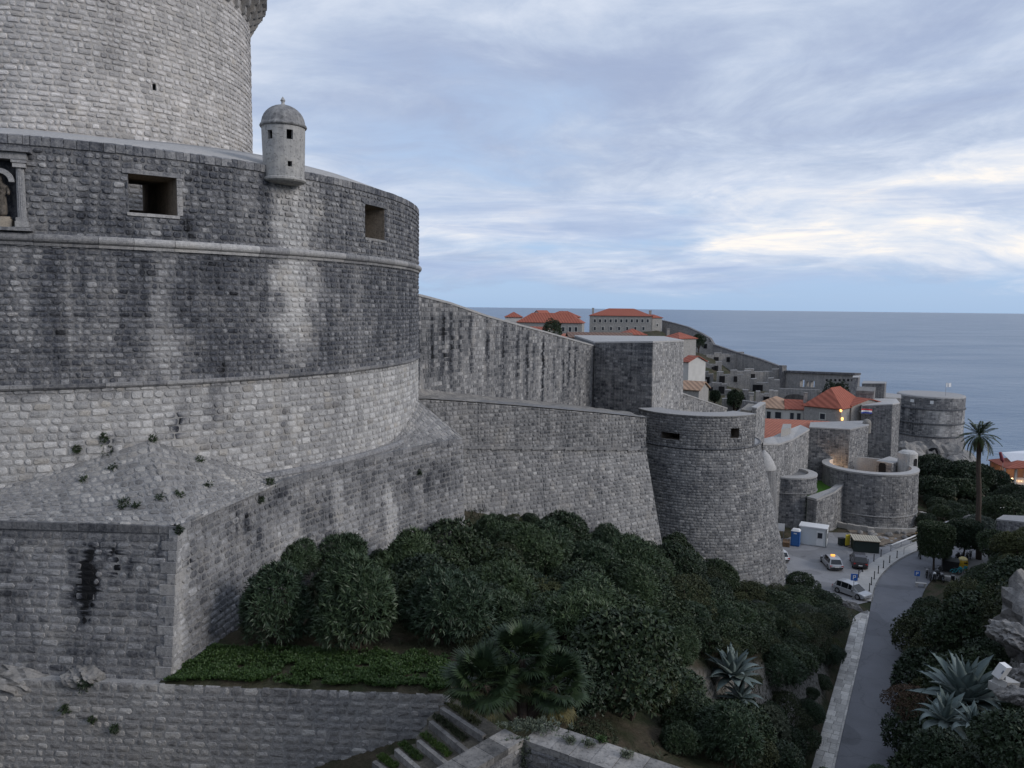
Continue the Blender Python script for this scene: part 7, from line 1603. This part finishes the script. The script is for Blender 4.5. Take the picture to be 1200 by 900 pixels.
# planted steps climbing to the terrace
stp = thing('terrace_steps', 'earth-filled steps edged with stone kerbs beside the terrace wall', 'steps', (*gz(500, 870, -14.5)[:2], -17))
sv_px = [((519, 829), (566, 861)), ((506, 846), (548, 880)), ((492, 868), (528, 898)), ((466, 879), (492, 901)), ((440, 893), (462, 909))]
ends = []
for i, ((x0, y0), (x1, y1)) in enumerate(sv_px):
    z = -13.05-.24*i; a, b = gz(x0, y0, z)[:2], gz(x1, y1, z)[:2]; ends.append((a, b, z)); t = (b-a)/np.linalg.norm(b-a); q = MB(); q.box((*((a+b)/2), z-.15), (np.linalg.norm(b-a)+.15, .15, .30), math.atan2(t[1], t[0]), (.45, random.random(), 0), (random.uniform(-.05, .05), random.uniform(-.04, .04))); q.build('kerb_stone', M['rock'], stp)
q = MB()
for i, (a, b, z) in enumerate(ends):
    a2, b2 = (ends[i-1][0], ends[i-1][1]) if i else (a+(b-a)*.0+(.35, .55), b+(.35, .55))
    a_, b_ = a+(a-b)*.15, b+(b-a)*.3; a3, b3 = a2+(a2-b2)*.15, b2+(b2-a2)*.3
    q.prism([(*a_, z-2.5), (*b_, z-2.5), (*b3, z-2.5), (*a3, z-2.5)], [(*a_, z-.03), (*b_, z-.03), (*b3, z+.02), (*a3, z+.02)])
q.c = [(.4, .5, 0)]*len(q.v); q.build('tread_earth', stone_mat('stony_earth', light=(.20, .18, .15), dark=(.05, .05, .042), fine=9, streak=0, mott=.9), stp)
for i, (a, b, z) in enumerate(ends):
    n = 230; P = np.array([[*(a+(b-a)*rg.uniform(-.1, .8)+np.array([.12, .2])*rg.uniform(.6, 1.8)), z] for _ in range(n)]); V, c = leaves(P, np.tile([0, 0, 1.], (n, 1)), 5, .10, .025, (.1, 1.0), rg); o = put('step_weeds', leaf_mesh('step_weeds', V, c), L_grass if i in (2, 3, 4) else L_scrub, stp); o['kind'] = 'stuff'
# white floodlight box on the right bank
p = at(1174, 786, 31.5); fb = thing('floodlight_box', 'tilted white floodlight box on the rocky bank beside the big agave', 'floodlight', tuple(p-(0, 0, .3)))
Mw = plain('white_metal', (.72, .72, .72), .45); Mdk = plain('black_rubber', (.02, .02, .022), .6); Mgr = plain('grey_metal', (.30, .31, .32), .5, .4, .6)
q = MB(); q.box(tuple(p), (.52, .34, .62), .5, None, (.35, .25)); q.build('housing', Mw, fb); q = MB(); q.box(tuple(p+(-.04, -.2, .03)), (.26, .05, .16), .5, None, (.35, .25)); q.build('vent', plain('blue_grey_vent', (.16, .19, .24)), fb); q = MB(); q.tube([tuple(p+(0, .05, -.3)), tuple(p+(.05, .1, -.75))], .06, 8); q.tube([tuple(p+(.15, 0, -.28)), tuple(p+(.3, .2, -.7))], .04, 8); q.build('bracket', Mgr, fb)
q = MB(); q.box(tuple(p+(.45, .35, -.75)), (1.5, .55, .4), .6, (.7, .5, 0), (.15, .3)); q.box(tuple(p+(.0, .15, -.75)), (.6, .5, .35), .4, (.6, .5, 0)); o = q.build('concrete_footing', M['concrete'], fb)
# ---- cars
Mgl = plain('car_glass', (.015, .018, .022), .08, .6, var=.02); Mty = plain('tyre_rubber', (.018, .018, .018), .9); Mrim = plain('wheel_rim', (.35, .36, .37), .35, .5, .8); Mred = plain('tail_light', (.40, .02, .015), .25, .5); Mlamp = plain('headlight_glass', (.65, .67, .70), .15, .6); Mpl = plain('number_plate', (.7, .7, .68), .5); Mblk = plain('bumper_plastic', (.03, .03, .032), .6)
def car(label, px, py, heading, paint, L=4.3, W=1.78, H=1.48, suv=False, name='parked_car', taxi=False):
    p = gz(px, py, RZ); t = thing(name, label, 'car', (p[0], p[1], RZ-.012), heading)
    hb = .62 if not suv else .72; sec = []
    # stations along x (rear -> front): (x, sill, belt, roof, half width low, half width roof)
    X_ = [-.50, -.485, -.44, -.36, -.20, .02, .16, .30, .43, .485, .50]
    belt = [hb*.95, hb*1.28, hb*1.38, hb*1.40, hb*1.40, hb*1.38, hb*1.36, hb*1.30, hb*1.18, hb*.98, hb*.75]
    roof = [0, 0, 0, H*.93, H, H*.985, H*.90, 0, 0, 0, 0]
    wl = [.40, .46, .49, .50, .50, .50, .50, .495, .47, .42, .36]; V = []; Fc = []
    n = len(X_)
    for i in range(n):
        x = X_[i]*L; w_ = wl[i]*W; z0 = .22 if 1 < i < n-2 else .32
        V += [(x, -w_*.96, z0), (x, -w_, .5*(z0+belt[i])), (x, -w_*.95, belt[i]-.03), (x, -w_*.86, belt[i]), (x, w_*.86, belt[i]), (x, w_*.95, belt[i]-.03), (x, w_, .5*(z0+belt[i])), (x, w_*.96, z0)]
    for i in range(n-1):
        for j in range(7): Fc.append((i*8+j, i*8+8+j, i*8+9+j, i*8+1+j))
        Fc.append((i*8+7, i*8+15, i*8+8, i*8))
    Fc += [tuple(range(8)), tuple(range(n*8-1, n*8-9, -1))]
    me = mesh_of('body', V, Fc, smooth=False); me.materials.append(paint); bo = put('body', me, None, t, wld=False); bv = bo.modifiers.new('b', 'BEVEL'); bv.width = .05; bv.segments = 2; bv.limit_method = 'ANGLE'; bv.angle_limit = R(25)
    # cabin
    cab = [(-.455, 2), (-.36, 3), (-.20, 4), (.02, 5), (.12, 6), (.31, 7)]
    zs2 = [hb*1.36, H*.95, H, H*.99, H*.93, hb*1.30]; ws = [.43, .36, .365, .365, .36, .42]; V = []; Fc = []
    xs2 = [-.46, -.37, -.22, .0, .10, .31] if not suv else [-.485, -.43, -.25, .0, .12, .30]
    for x, z, w_ in zip(xs2, zs2, ws): V += [(x*L, -w_*W, z), (x*L, w_*W, z)]
    for i in range(5): Fc.append((i*2, i*2+1, i*2+3, i*2+2))
    base = len(V); 
    for x, w_ in zip(xs2, (.43, .44, .45, .45, .44, .42)): V += [(x*L, -w_*W, hb*1.34), (x*L, w_*W, hb*1.34)]
    for i in range(5): Fc += [(i*2, i*2+2, base+i*2+2, base+i*2), (i*2+1, base+i*2+1, base+i*2+3, i*2+3)]
    me = mesh_of('cabin', V, Fc); me.materials.append(paint); co = put('cabin', me, None, t, wld=False)
    def pane(name, a, b, c, d, inset=.12, off=.012):
        P_ = [Vector(V[k]) for k in (a, b, c, d)]; ce = sum(P_, Vector())/4; nn = (P_[1]-P_[0]).cross(P_[3]-P_[0]).normalized(); o_ = (ce-Vector((0, 0, hb))).normalized(); nn = nn if nn.dot(o_) > 0 else -nn
        P_ = [p_+(ce-p_)*inset+nn*off for p_ in P_]; q = MB(); q.add(P_+[p_-nn*.03 for p_ in P_], [(0, 1, 2, 3), (0, 1, 5, 4), (1, 2, 6, 5), (2, 3, 7, 6), (3, 0, 4, 7)]); q.build(name, Mgl, t, wld=False)
    pane('rear_window', 0, 1, 3, 2); pane('windscreen', 8, 9, 11, 10, .08)
    for s in (0, 1):
        pane('side_window', 2+s, 4+s, base+4+s, base+2+s); pane('side_window', 4+s, 6+s, base+6+s, base+4+s, .1); pane('side_window', 6+s, 8+s, base+8+s, base+6+s, .1)
    for x in (-.31*L, .31*L):
        for s in (-1, 1):
            q = MB(); ang = [TAU*k/18 for k in range(18)]; r_ = .33 if not suv else .37; y0, y1 = s*W*.40, s*W*.505
            q.add([(x+r_*math.cos(a), y0, r_+r_*math.sin(a)) for a in ang]+[(x+r_*math.cos(a), y1, r_+r_*math.sin(a)) for a in ang], [(k, (k+1) % 18, 18+(k+1) % 18, 18+k) for k in range(18)]+[tuple(range(18)), tuple(range(18, 36))]); wh = q.build('wheel', Mty, t, wld=False)
            q = MB(); q.add([(x+r_*.62*math.cos(a), y1+s*.012, r_+r_*.62*math.sin(a)) for a in ang]+[(x, y1+s*.03, r_)], [(k, (k+1) % 18, 18) for k in range(18)]); q.build('rim', Mrim, wh, wld=False)
    for s in (-1, 1):
        q = MB(); q.box((-.483*L, s*W*.37, hb*1.08), (.10, .28, .22)); q.build('tail_light', Mred, t, wld=False); q = MB(); q.box((.462*L, s*W*.34, hb*.98), (.16, .34, .14)); q.build('headlight', Mlamp, t, wld=False)
        q = MB(); q.box((.15*L, s*W*.54, hb*1.42), (.12, .16, .12)); q.build('wing_mirror', Mblk, t, wld=False)
    q = MB(); q.box((-.498*L, 0, .46), (.06, W*.86, .2)); q.box((.49*L, 0, .42), (.06, W*.72, .2)); q.build('bumper', Mblk, t, wld=False)
    q = MB(); q.box((-.515*L, 0, .62), (.03, .52, .12)); q.build('number_plate', Mpl, t, wld=False)
    if taxi: q = MB(); q.box((-.1*L, 0, H+.09), (.22, .5, .17)); q.build('roof_sign', emit('amber_roof_sign', (1, .42, .08), .9), t, wld=False)
    return t
P_white = plain('white_car_paint', (.62, .63, .65), .25, .6, var=.03); P_dark = plain('dark_car_paint', (.035, .03, .035), .25, .6, var=.03); P_silver = plain('silver_car_paint', (.42, .43, .45), .28, .6, .3, var=.03)
hd = math.atan2(9, 1.0)
car('white car half hidden by shrubs at the car park edge', 911, 655, R(95), P_white, 4.0, 1.72, 1.47)
car('pale taxi with orange roof sign in the car park', 974, 663, R(84), P_silver, 4.6, 1.82, 1.5, taxi=True)
car('dark red-black estate car parked by the bollards', 1006, 662, R(72), P_dark, 4.4, 1.85, 1.72, True)
car('silver hatchback under the blue parking sign', 998, 697, R(-58), P_silver, 4.2, 1.78, 1.5)
# ---- site cabin, toilet, box
def wbox(name, parent, c, size, rz, mat): q = MB(); q.box(c, size, rz); return q.build(name, mat, parent, wld=False)
p = gz(953, 637, RZ); cabn = thing('site_cabin', 'white site office cabin with door and window', 'cabin', (p[0], p[1], RZ), R(-28))
Mcw = plain('cabin_panel', (.58, .60, .60), .5, .4, var=.06); 
cb_ = wbox('wall_panels', cabn, (0, 0, 1.3), (3.6, 2.2, 2.5), 0, Mcw); wbox('roof', cabn, (0, 0, 2.62), (3.8, 2.4, .14), 0, Mw); wbox('door', cabn, (.95, -1.12, 1.15), (.9, .06, 2.0), 0, Mw); f_ = wbox('window', cabn, (.95, -1.16, 1.6), (.66, .05, .8), 0, Mgr); wbox('pane', f_, (.95, -1.19, 1.6), (.56, .03, .7), 0, M['glass']); f_ = wbox('window', cabn, (1.82, .2, 1.4), (.06, .8, .7), 0, Mgr); wbox('pane', f_, (1.86, .2, 1.4), (.03, .7, .6), 0, M['glass'])
for x in (-1.76, 1.76): wbox('corner_post', cabn, (x, -1.08, 1.3), (.14, .14, 2.52), 0, Mgr)
wbox('skid', cabn, (0, 0, .04), (3.5, 2.0, .1), 0, Mgr)
p = gz(932, 639, RZ); wc = thing('portable_toilet', 'blue portable toilet with white roof beside the site cabin', 'toilet', (p[0], p[1], RZ), R(-28)); Mbl = plain('blue_plastic', (.03, .11, .32), .45)
wbox('body', wc, (0, 0, 1.1), (1.15, 1.15, 2.1), 0, Mbl); q = MB(); q.add([(-.62, -.62, 2.15), (.62, -.62, 2.15), (.62, .62, 2.15), (-.62, .62, 2.15), (-.4, -.4, 2.4), (.4, -.4, 2.4), (.4, .4, 2.4), (-.4, .4, 2.4)], [(0, 1, 5, 4), (1, 2, 6, 5), (2, 3, 7, 6), (3, 0, 4, 7), (4, 5, 6, 7)]); q.build('roof', Mw, wc, wld=False); wbox('door', wc, (0, -.59, 1.1), (.8, .05, 1.85), 0, plain('blue_door', (.04, .14, .38), .45)); wbox('vent', wc, (0, -.6, 1.85), (.4, .05, .14), 0, Mw)
p = gz(915, 633, RZ); nb_ = thing('notice_board', 'small white board on posts left of the portable toilet', 'sign', (p[0], p[1], RZ), R(-15)); wbox('board', nb_, (0, 0, 1.9), (.9, .06, 1.1), 0, Mw); wbox('post', nb_, (-.35, .06, .9), (.07, .07, 1.9), 0, Mgr); wbox('post', nb_, (.35, .06, .9), (.07, .07, 1.9), 0, Mgr)
p = gz(924, 640, RZ); pil = thing('timber_stack', 'brown timber stack beside the portable toilet', 'timber', (p[0]-.2, p[1]+.4, RZ), R(-20)); Mtim = plain('timber', (.20, .13, .08), .8, .2, var=.3)
for k in range(9): wbox('plank', pil, ((k % 3-1)*.32, 0, .12+.22*(k//3)), (.28, 1.8, .18), random.uniform(-.04, .04), Mtim)
# low dark shed with slatted lid
p = gz(1017, 647, RZ); shd = thing('storage_shed', 'low dark shed with pale slatted roof on the building site', 'shed', (p[0], p[1]+1, RZ), R(-14)); Mdg = plain('dark_green_boards', (.02, .03, .028), .7)
wbox('walls', shd, (0, 0, .8), (3.2, 2.6, 1.6), 0, Mdg)
for k in range(11): o = wbox('roof_slat', shd, (-1.6+.32*k, 0, 1.68), (.26, 3.0, .07), 0, plain('pale_slat', (.46, .42, .34), .8) if k == 0 else bpy.data.materials['pale_slat'])
wbox('roof_deck', shd, (0, 0, 1.61), (3.4, 2.9, .05), 0, Mtim)
# yellow barrier board and bin
p = gz(993, 640, RZ); yb = thing('yellow_hoarding', 'upright yellow board by the excavation', 'barrier', (p[0], p[1], RZ), .3); wbox('board', yb, (0, 0, .9), (.7, .12, 1.5), 0, plain('yellow_plastic', (.62, .50, .06), .5)); wbox('foot', yb, (0, 0, .06), (.9, .5, .12), 0, Mblk)
p = gz(986, 639, RZ); gb_ = thing('green_bin', 'dark green wheeled bin beside the yellow board', 'bin', (p[0], p[1], RZ), .2); wbox('body', gb_, (0, 0, .55), (.8, .6, .9), 0, Mdg); wbox('lid', gb_, (0, 0, 1.04), (.86, .66, .08), 0, Mblk)
# orange cone / barrier
p = gz(1022.5, 646, RZ); cn_ = thing('orange_barrier', 'orange and white safety barrier at the kerb bend', 'barrier', (p[0], p[1], RZ), .2); Mor = plain('orange_plastic', (.65, .13, .04), .5)
for k in range(4): q = MB(); q.lathe((0, 0, .1+.32*k), [(.30-.06*k, 0), (.24-.06*k, .32)], 12); q.build('band', Mor if k % 2 == 0 else Mw, cn_, wld=False)
wbox('foot', cn_, (0, 0, .05), (.75, .75, .1), 0, Mblk)
# excavation ground and rubble
def lumpy(name, pts, z, mat, amp=.25): 
    P = np.array(pts); x0, x1, y0, y1 = P[:, 0].min(), P[:, 0].max(), P[:, 1].min(), P[:, 1].max(); X, Y = np.meshgrid(np.arange(x0, x1, .7), np.arange(y0, y1, .7)); ins = poly_d(X, Y, P) < 0; Z = z+(fbm(X*.6, Y*.6, 12)-.45)*amp*2; idx = -np.ones(X.shape, int); idx[ins] = np.arange(ins.sum()); V = np.stack([X[ins], Y[ins], Z[ins]], 1); Fc = [(idx[j, i], idx[j, i+1], idx[j+1, i+1], idx[j+1, i]) for j in range(X.shape[0]-1) for i in range(X.shape[1]-1) if min(idx[j, i], idx[j, i+1], idx[j+1, i+1], idx[j+1, i]) >= 0]
    return tag(put(name, mesh_of(name, V, Fc, [(.5, .5, 0)]*len(V)), mat), kind='structure')
M['dirt'] = stone_mat('excavated_earth', light=(.28, .23, .18), dark=(.07, .055, .045), fine=2.5, streak=0, mott=1.2, bump=1)
exc = [gz(x, y, RZ)[:2] for x, y in ((990, 643), (1020, 646), (1050, 638), (1082, 624), (1122, 612), (1100, 604), (1082, 608), (1060, 622), (1020, 625), (993, 620))]
lumpy('excavation', exc, RZ+.1, M['dirt'], .3)
for i in range(14):
    x, y = random.uniform(1000, 1075), random.uniform(622, 636); p = gz(x, y, RZ); 
    o = rockmesh('rubble_block', 'rough pale rubble block lying on the excavated earth', (p[0], p[1], RZ+.2), (random.uniform(.3, .7), random.uniform(.3, .6), random.uniform(.2, .4)), 500+i, res=2); o['group'] = 'rubble on the building site'
q = thing('site_wall', 'low pale broken wall curving round the foot of the barbican', 'wall', (*BC, RZ))
for k in range(26):
    a = R(-140)+R(150)*k/26; m0 = MB(); m0.box((BC[0]+9.3*math.cos(a), BC[1]+9.3*math.sin(a), RZ+.35), (.6, .94, random.uniform(.6, .95)), a, (.7, random.random(), .1)); m0.build('block', M['pale'], q)
p = gz(1031, 632, RZ); ex = thing('mini_excavator_bucket', 'small orange-yellow digger arm lying on the site', 'machine', (p[0]+7, p[1]+1, RZ), .3); Myl = plain('machine_yellow', (.6, .33, .05), .5); wbox('body', ex, (0, 0, .55), (1.3, .8, .6), 0, Myl); wbox('arm', ex, (-1.0, 0, .8), (1.4, .18, .2), .15, Myl); wbox('track', ex, (0, .3, .18), (1.4, .25, .3), 0, Mblk); wbox('track', ex, (0, -.3, .18), (1.4, .25, .3), 0, Mblk)
# guard rail along the far bend (posts and two rails)
ki = [i for i in range(len(kerb)) if 101.5 < kerb[i, 1] < 124]; gl = offset(kerb[ki], np.interp(kerb[ki][:, 1], [101, 124], [-2.1, -1.8])); rail = thing('guard_rail', 'pale metal guard rail between pavement bend and excavation', 'railing', (*gl[0], RZ))
for h_, r_ in ((.95, .09), (.5, .05)):
    q = MB(); q.tube([(*p_, RZ+h_) for p_ in gl], r_, 6); q.build('rail', Mw if h_ > .6 else Mgr, rail)
for p_ in gl[::2]: q = MB(); q.tube([(*p_, RZ-.05), (*p_, RZ+.95)], .05, 6); q.build('post', Mgr, rail)
gl2 = offset(kerb[ki], -.35); 
rl2 = thing('kerb_railing', 'thin grey pedestrian railing along the outer kerb of the bend', 'railing', (*gl2[0], RZ))
q = MB(); q.tube([(*p_, RZ+1.0) for p_ in gl2], .035, 6); q.build('rail', Mgr, rl2)
for p_ in gl2[::3]: q = MB(); q.tube([(*p_, RZ+.05), (*p_, RZ+1.0)], .035, 6); q.build('post', Mgr, rl2)
# bollards
def bollard_set(off, y0, y1, n, lab, grp):
    L = offset(kerb, off)
    for yv in np.linspace(y0, y1, n):
        p_ = np.array([np.interp(yv, L[:, 1], L[:, 0]), yv]); t = thing('bollard', lab, 'bollard', (*p_, RZ+.08), 0, grp); q = MB(); q.lathe((0, 0, 0), [(.09, 0), (.09, .06), (.055, .10), (.05, .85), (.07, .88), (.06, .98), (0, 1.02)], 10); q.build('post', Mdk, t, wld=False)
bollard_set(-.4, 88.0, 100.5, 7, 'slim dark bollard on the pavement edge along the road', 'bollards along the road kerb'); bollard_set(-2.1, 88.5, 101, 7, 'slim dark bollard between pavement and car park', 'bollards beside the car park')
# signs
def psign(px, py, lab, h=2.4, w_=.62, rz=0):
    p = gz(px, py, RZ); t = thing('parking_sign', lab, 'sign', (p[0], p[1], RZ), rz); q = MB(); q.tube([(0, 0, 0), (0, 0, h+.3)], .035, 8); q.build('post', Mgr, t, wld=False); b = wbox('panel', t, (0, -.05, h), (w_, .04, w_*1.05), 0, plain('sign_blue', (.03, .12, .42), .4)); 
    q = MB(); k = w_
    q.box((-.16*k, -.08, h), (.11*k, .02, .66*k)); q.box((.0, -.08, h+.28*k), (.26*k, .02, .10*k)); q.box((.0, -.08, h+.0*k), (.26*k, .02, .10*k)); q.box((.16*k, -.08, h+.14*k), (.10*k, .02, .36*k)); q.build('letter_p', Mw, t, wld=False); return t
psign(999.5, 703, 'blue parking sign with white letter P above the silver hatchback', 2.7, .75, R(-10)); psign(1074, 684, 'small blue and green parking sign near the motorcycles', 1.3, .6, R(-20))
# street lamp
p = gz(1131, 640, RZ); sl = thing('street_lamp', 'street lamp with curved arm near the clipped trees', 'lamp', (p[0], p[1], RZ)); q = MB(); q.tube([(0, 0, 0), (0, 0, 3.0), (-.1, 0, 3.6), (-.6, 0, 3.9), (-1.0, 0, 3.75)], [.07, .06, .05, .04, .04], 8); q.build('post', Mgr, sl, wld=False); q = MB(); q.lathe((-1.0, 0, 3.35), [(0, 0), (.24, .02), (.2, .2), (.06, .36), (0, .38)], 12); q.build('shade', Mw, sl, wld=False)
# thin lamp post beside bend
p = gz(1111.5, 657, RZ); sl = thing('lamp_column', 'slim dark post standing between the two clipped trees', 'post', (p[0], p[1], RZ)); q = MB(); q.lathe((0, 0, 0), [(.12, 0), (.12, .3), (.06, .35), (.05, 3.2), (.1, 3.25), (.08, 3.5), (0, 3.55)], 10); q.build('post', Mdk, sl, wld=False); wbox('sign_plate', sl, (0, -.08, 2.7), (.3, .03, .5), 0, Mw)
# motorcycles
def moto(lab, px, py, rz, c, grp=None):
    p = gz(px, py, RZ); t = thing('motorcycle', lab, 'motorcycle', (p[0], p[1], RZ), rz, grp); pm = c
    for x in (-.62, .62):
        q = MB(); N = 16; V = []; Fc = []
        for i in range(N):
            a = TAU*i/N
            for k in range(6): b = TAU*k/6; V.append((x+(.25+.06*math.cos(b))*math.cos(a), .06*math.sin(b), .31+(.25+.06*math.cos(b))*math.sin(a)))
        for i in range(N):
            for k in range(6): Fc.append((i*6+k, ((i+1) % N)*6+k, ((i+1) % N)*6+(k+1) % 6, i*6+(k+1) % 6))
        q.add(V, Fc); q.build('wheel', Mty, t, wld=False)
    q = MB(); q.tube([(-.62, 0, .31), (-.2, 0, .5), (.25, 0, .52), (.45, 0, .8)], .07, 7); q.build('frame', Mgr, t, wld=False)
    q = MB(); q.tube([(.62, 0, .31), (.42, 0, .95)], .045, 6); q.build('fork', Mgr, t, wld=False); q = MB(); q.tube([(.38, -.34, 1.02), (.44, 0, .98), (.38, .34, 1.02)], .025, 6); q.build('handlebar', Mdk, t, wld=False)
    q = MB(); q.tube([(-.75, 0, .78), (-.3, 0, .80), (.0, 0, .76)], [.08, .15, .12], 8); q.build('seat', Mdk, t, wld=False); q = MB(); q.tube([(-.05, 0, .72), (.2, 0, .82), (.42, 0, .78)], [.12, .2, .1], 8); q.build('tank', pm, t, wld=False); q = MB(); q.box((.02, 0, .42), (.5, .3, .36)); q.build('engine', Mblk, t, wld=False); q = MB(); q.lathe((.52, 0, .86), [(0, -.08), (.1, -.05), (.1, .06), (0, .09)], 8); q.build('headlight', Mlamp, t, wld=False)
Pbk = plain('black_paint', (.02, .02, .022), .3, .5); Pwm = plain('white_paint', (.6, .6, .6), .3, .5); Pgm = plain('grey_paint', (.2, .2, .21), .3, .5)
for i, (x, y) in enumerate(((1086, 676), (1090, 679), (1095, 680), (1099, 677), (1104, 681), (1102, 673))): moto('white motorcycle in the row under the clipped tree' if i == 2 else 'dark motorcycle in the row under the clipped tree', x, y, R(60)+i*.06, Pwm if i == 2 else (Pbk if i % 2 else Pgm), None if i == 2 else 'motorcycles under the clipped tree')
for i, (x, y) in enumerate(((1122, 656), (1127, 657), (1133, 656), (1137, 654))): moto('dark motorcycle parked under the tree by the yellow bin', x, y, R(40)+i*.1, Pbk, 'motorcycles by the yellow bin')
moto('pale scooter standing alone at the road edge', 1077.5, 654, R(70), Pwm)
# bins and bicycles
p = gz(1113, 669, RZ); dm_ = thing('waste_container', 'large black waste container next to the motorcycles', 'container', (p[0], p[1], RZ), R(-22)); q = MB(); q.box((0, 0, .78), (1.7, 1.25, 1.3), 0, None, None, 1.08); q.build('body', Mdk, dm_, wld=False); q = MB(); q.add([(-1, -.72, 1.44), (1, -.72, 1.44), (1, .72, 1.44), (-1, .72, 1.44), (-.9, -.1, 1.75), (.9, -.1, 1.75), (.9, .2, 1.75), (-.9, .2, 1.75)], [(0, 1, 5, 4), (1, 2, 6, 5), (2, 3, 7, 6), (3, 0, 4, 7), (4, 5, 6, 7), (3, 2, 1, 0)]); q.build('lid', plain('dark_lid', (.05, .055, .055), .6), dm_, wld=False)
for s in (-.7, .7): wbox('wheel', dm_, (s, -.5, .08), (.1, .16, .16), 0, Mblk)
p = gz(1128, 667, RZ); yb = thing('recycling_bin', 'yellow bell-shaped recycling bin', 'bin', (p[0], p[1], RZ)); q = MB(); q.lathe((0, 0, 0), [(.52, 0), (.62, .2), (.6, 1.0), (.5, 1.3)], 16); q.build('body', plain('bin_yellow', (.60, .38, .03), .45), yb, wld=False); q = MB(); q.lathe((0, 0, 1.3), [(.56, -.05), (.52, .12), (.3, .3), (0, .34)], 16); q.build('lid', plain('bin_lid', (.70, .58, .28), .45), yb, wld=False); wbox('slot', yb, (0, -.6, 1.0), (.4, .06, .18), 0, Mdk)
def bicycle(lab, px, py, rz):
    p = gz(px, py, RZ); t = thing('bicycle', lab, 'bicycle', (p[0], p[1], RZ), rz, 'turquoise bicycles'); Mt = plain('turquoise_paint', (.04, .30, .36), .4) if 'turquoise_paint' not in bpy.data.materials else bpy.data.materials['turquoise_paint']
    for x in (-.55, .55):
        q = MB(); N = 18; q.tube([(x+.33*math.cos(TAU*i/N), 0, .35+.33*math.sin(TAU*i/N)) for i in range(N+1)], .03, 5, False); q.build('wheel', Mty, t, wld=False); q = MB(); q.tube([(x+.36*math.cos(a), 0, .36+.38*math.sin(a)) for a in np.linspace(.3, 2.8, 8)], .04, 5); q.build('mudguard', Mt, t, wld=False)
    q = MB()
    for a, b in (((-.55, .35), (-.1, .3)), ((-.1, .3), (.4, .75)), ((-.1, .3), (-.22, .85)), ((-.22, .75), (.4, .8)), ((-.55, .35), (-.22, .75)), ((.55, .35), (.4, .95))): q.tube([(a[0], 0, a[1]), (b[0], 0, b[1])], .03, 6)
    q.build('frame', Mt, t, wld=False); wbox('saddle', t, (-.24, 0, .9), (.26, .16, .07), 0, Mblk); q = MB(); q.tube([(.34, -.28, 1.02), (.42, 0, .98), (.34, .28, 1.02)], .02, 6); q.build('handlebar', Mdk, t, wld=False); wbox('basket', t, (.62, 0, .85), (.28, .34, .24), 0, Mt)
bicycle('turquoise bicycle with basket beside the waste container', 1120, 673.5, .2); bicycle('turquoise bicycle with basket beside the waste container', 1127, 673, .35)
# white concrete blocks by the shrubs
for (x, y, l, lab) in ((1079, 688, 1.2, 'pale concrete block at the edge of the motorcycle bay'), (1112, 680, 1.4, 'white stone bench in front of the waste container')): 
    p = gz(x, y, RZ); t = thing('stone_bench', lab, 'bench', (p[0], p[1], RZ), R(-15)); wbox('seat', t, (0, 0, .48), (l, .42, .1), 0, M['concrete']); wbox('leg', t, (-l*.38, 0, .22), (.16, .36, .44), 0, M['concrete']); wbox('leg', t, (l*.38, 0, .22), (.16, .36, .44), 0, M['concrete'])
p = gz(1116, 686, RZ); t = thing('utility_post', 'short dark utility post among the shrubs by the bench', 'post', (p[0], p[1], RZ)); wbox('post', t, (0, 0, .6), (.3, .3, 1.2), 0, Mdk); wbox('cap', t, (0, 0, 1.24), (.36, .36, .08), 0, Mgr)
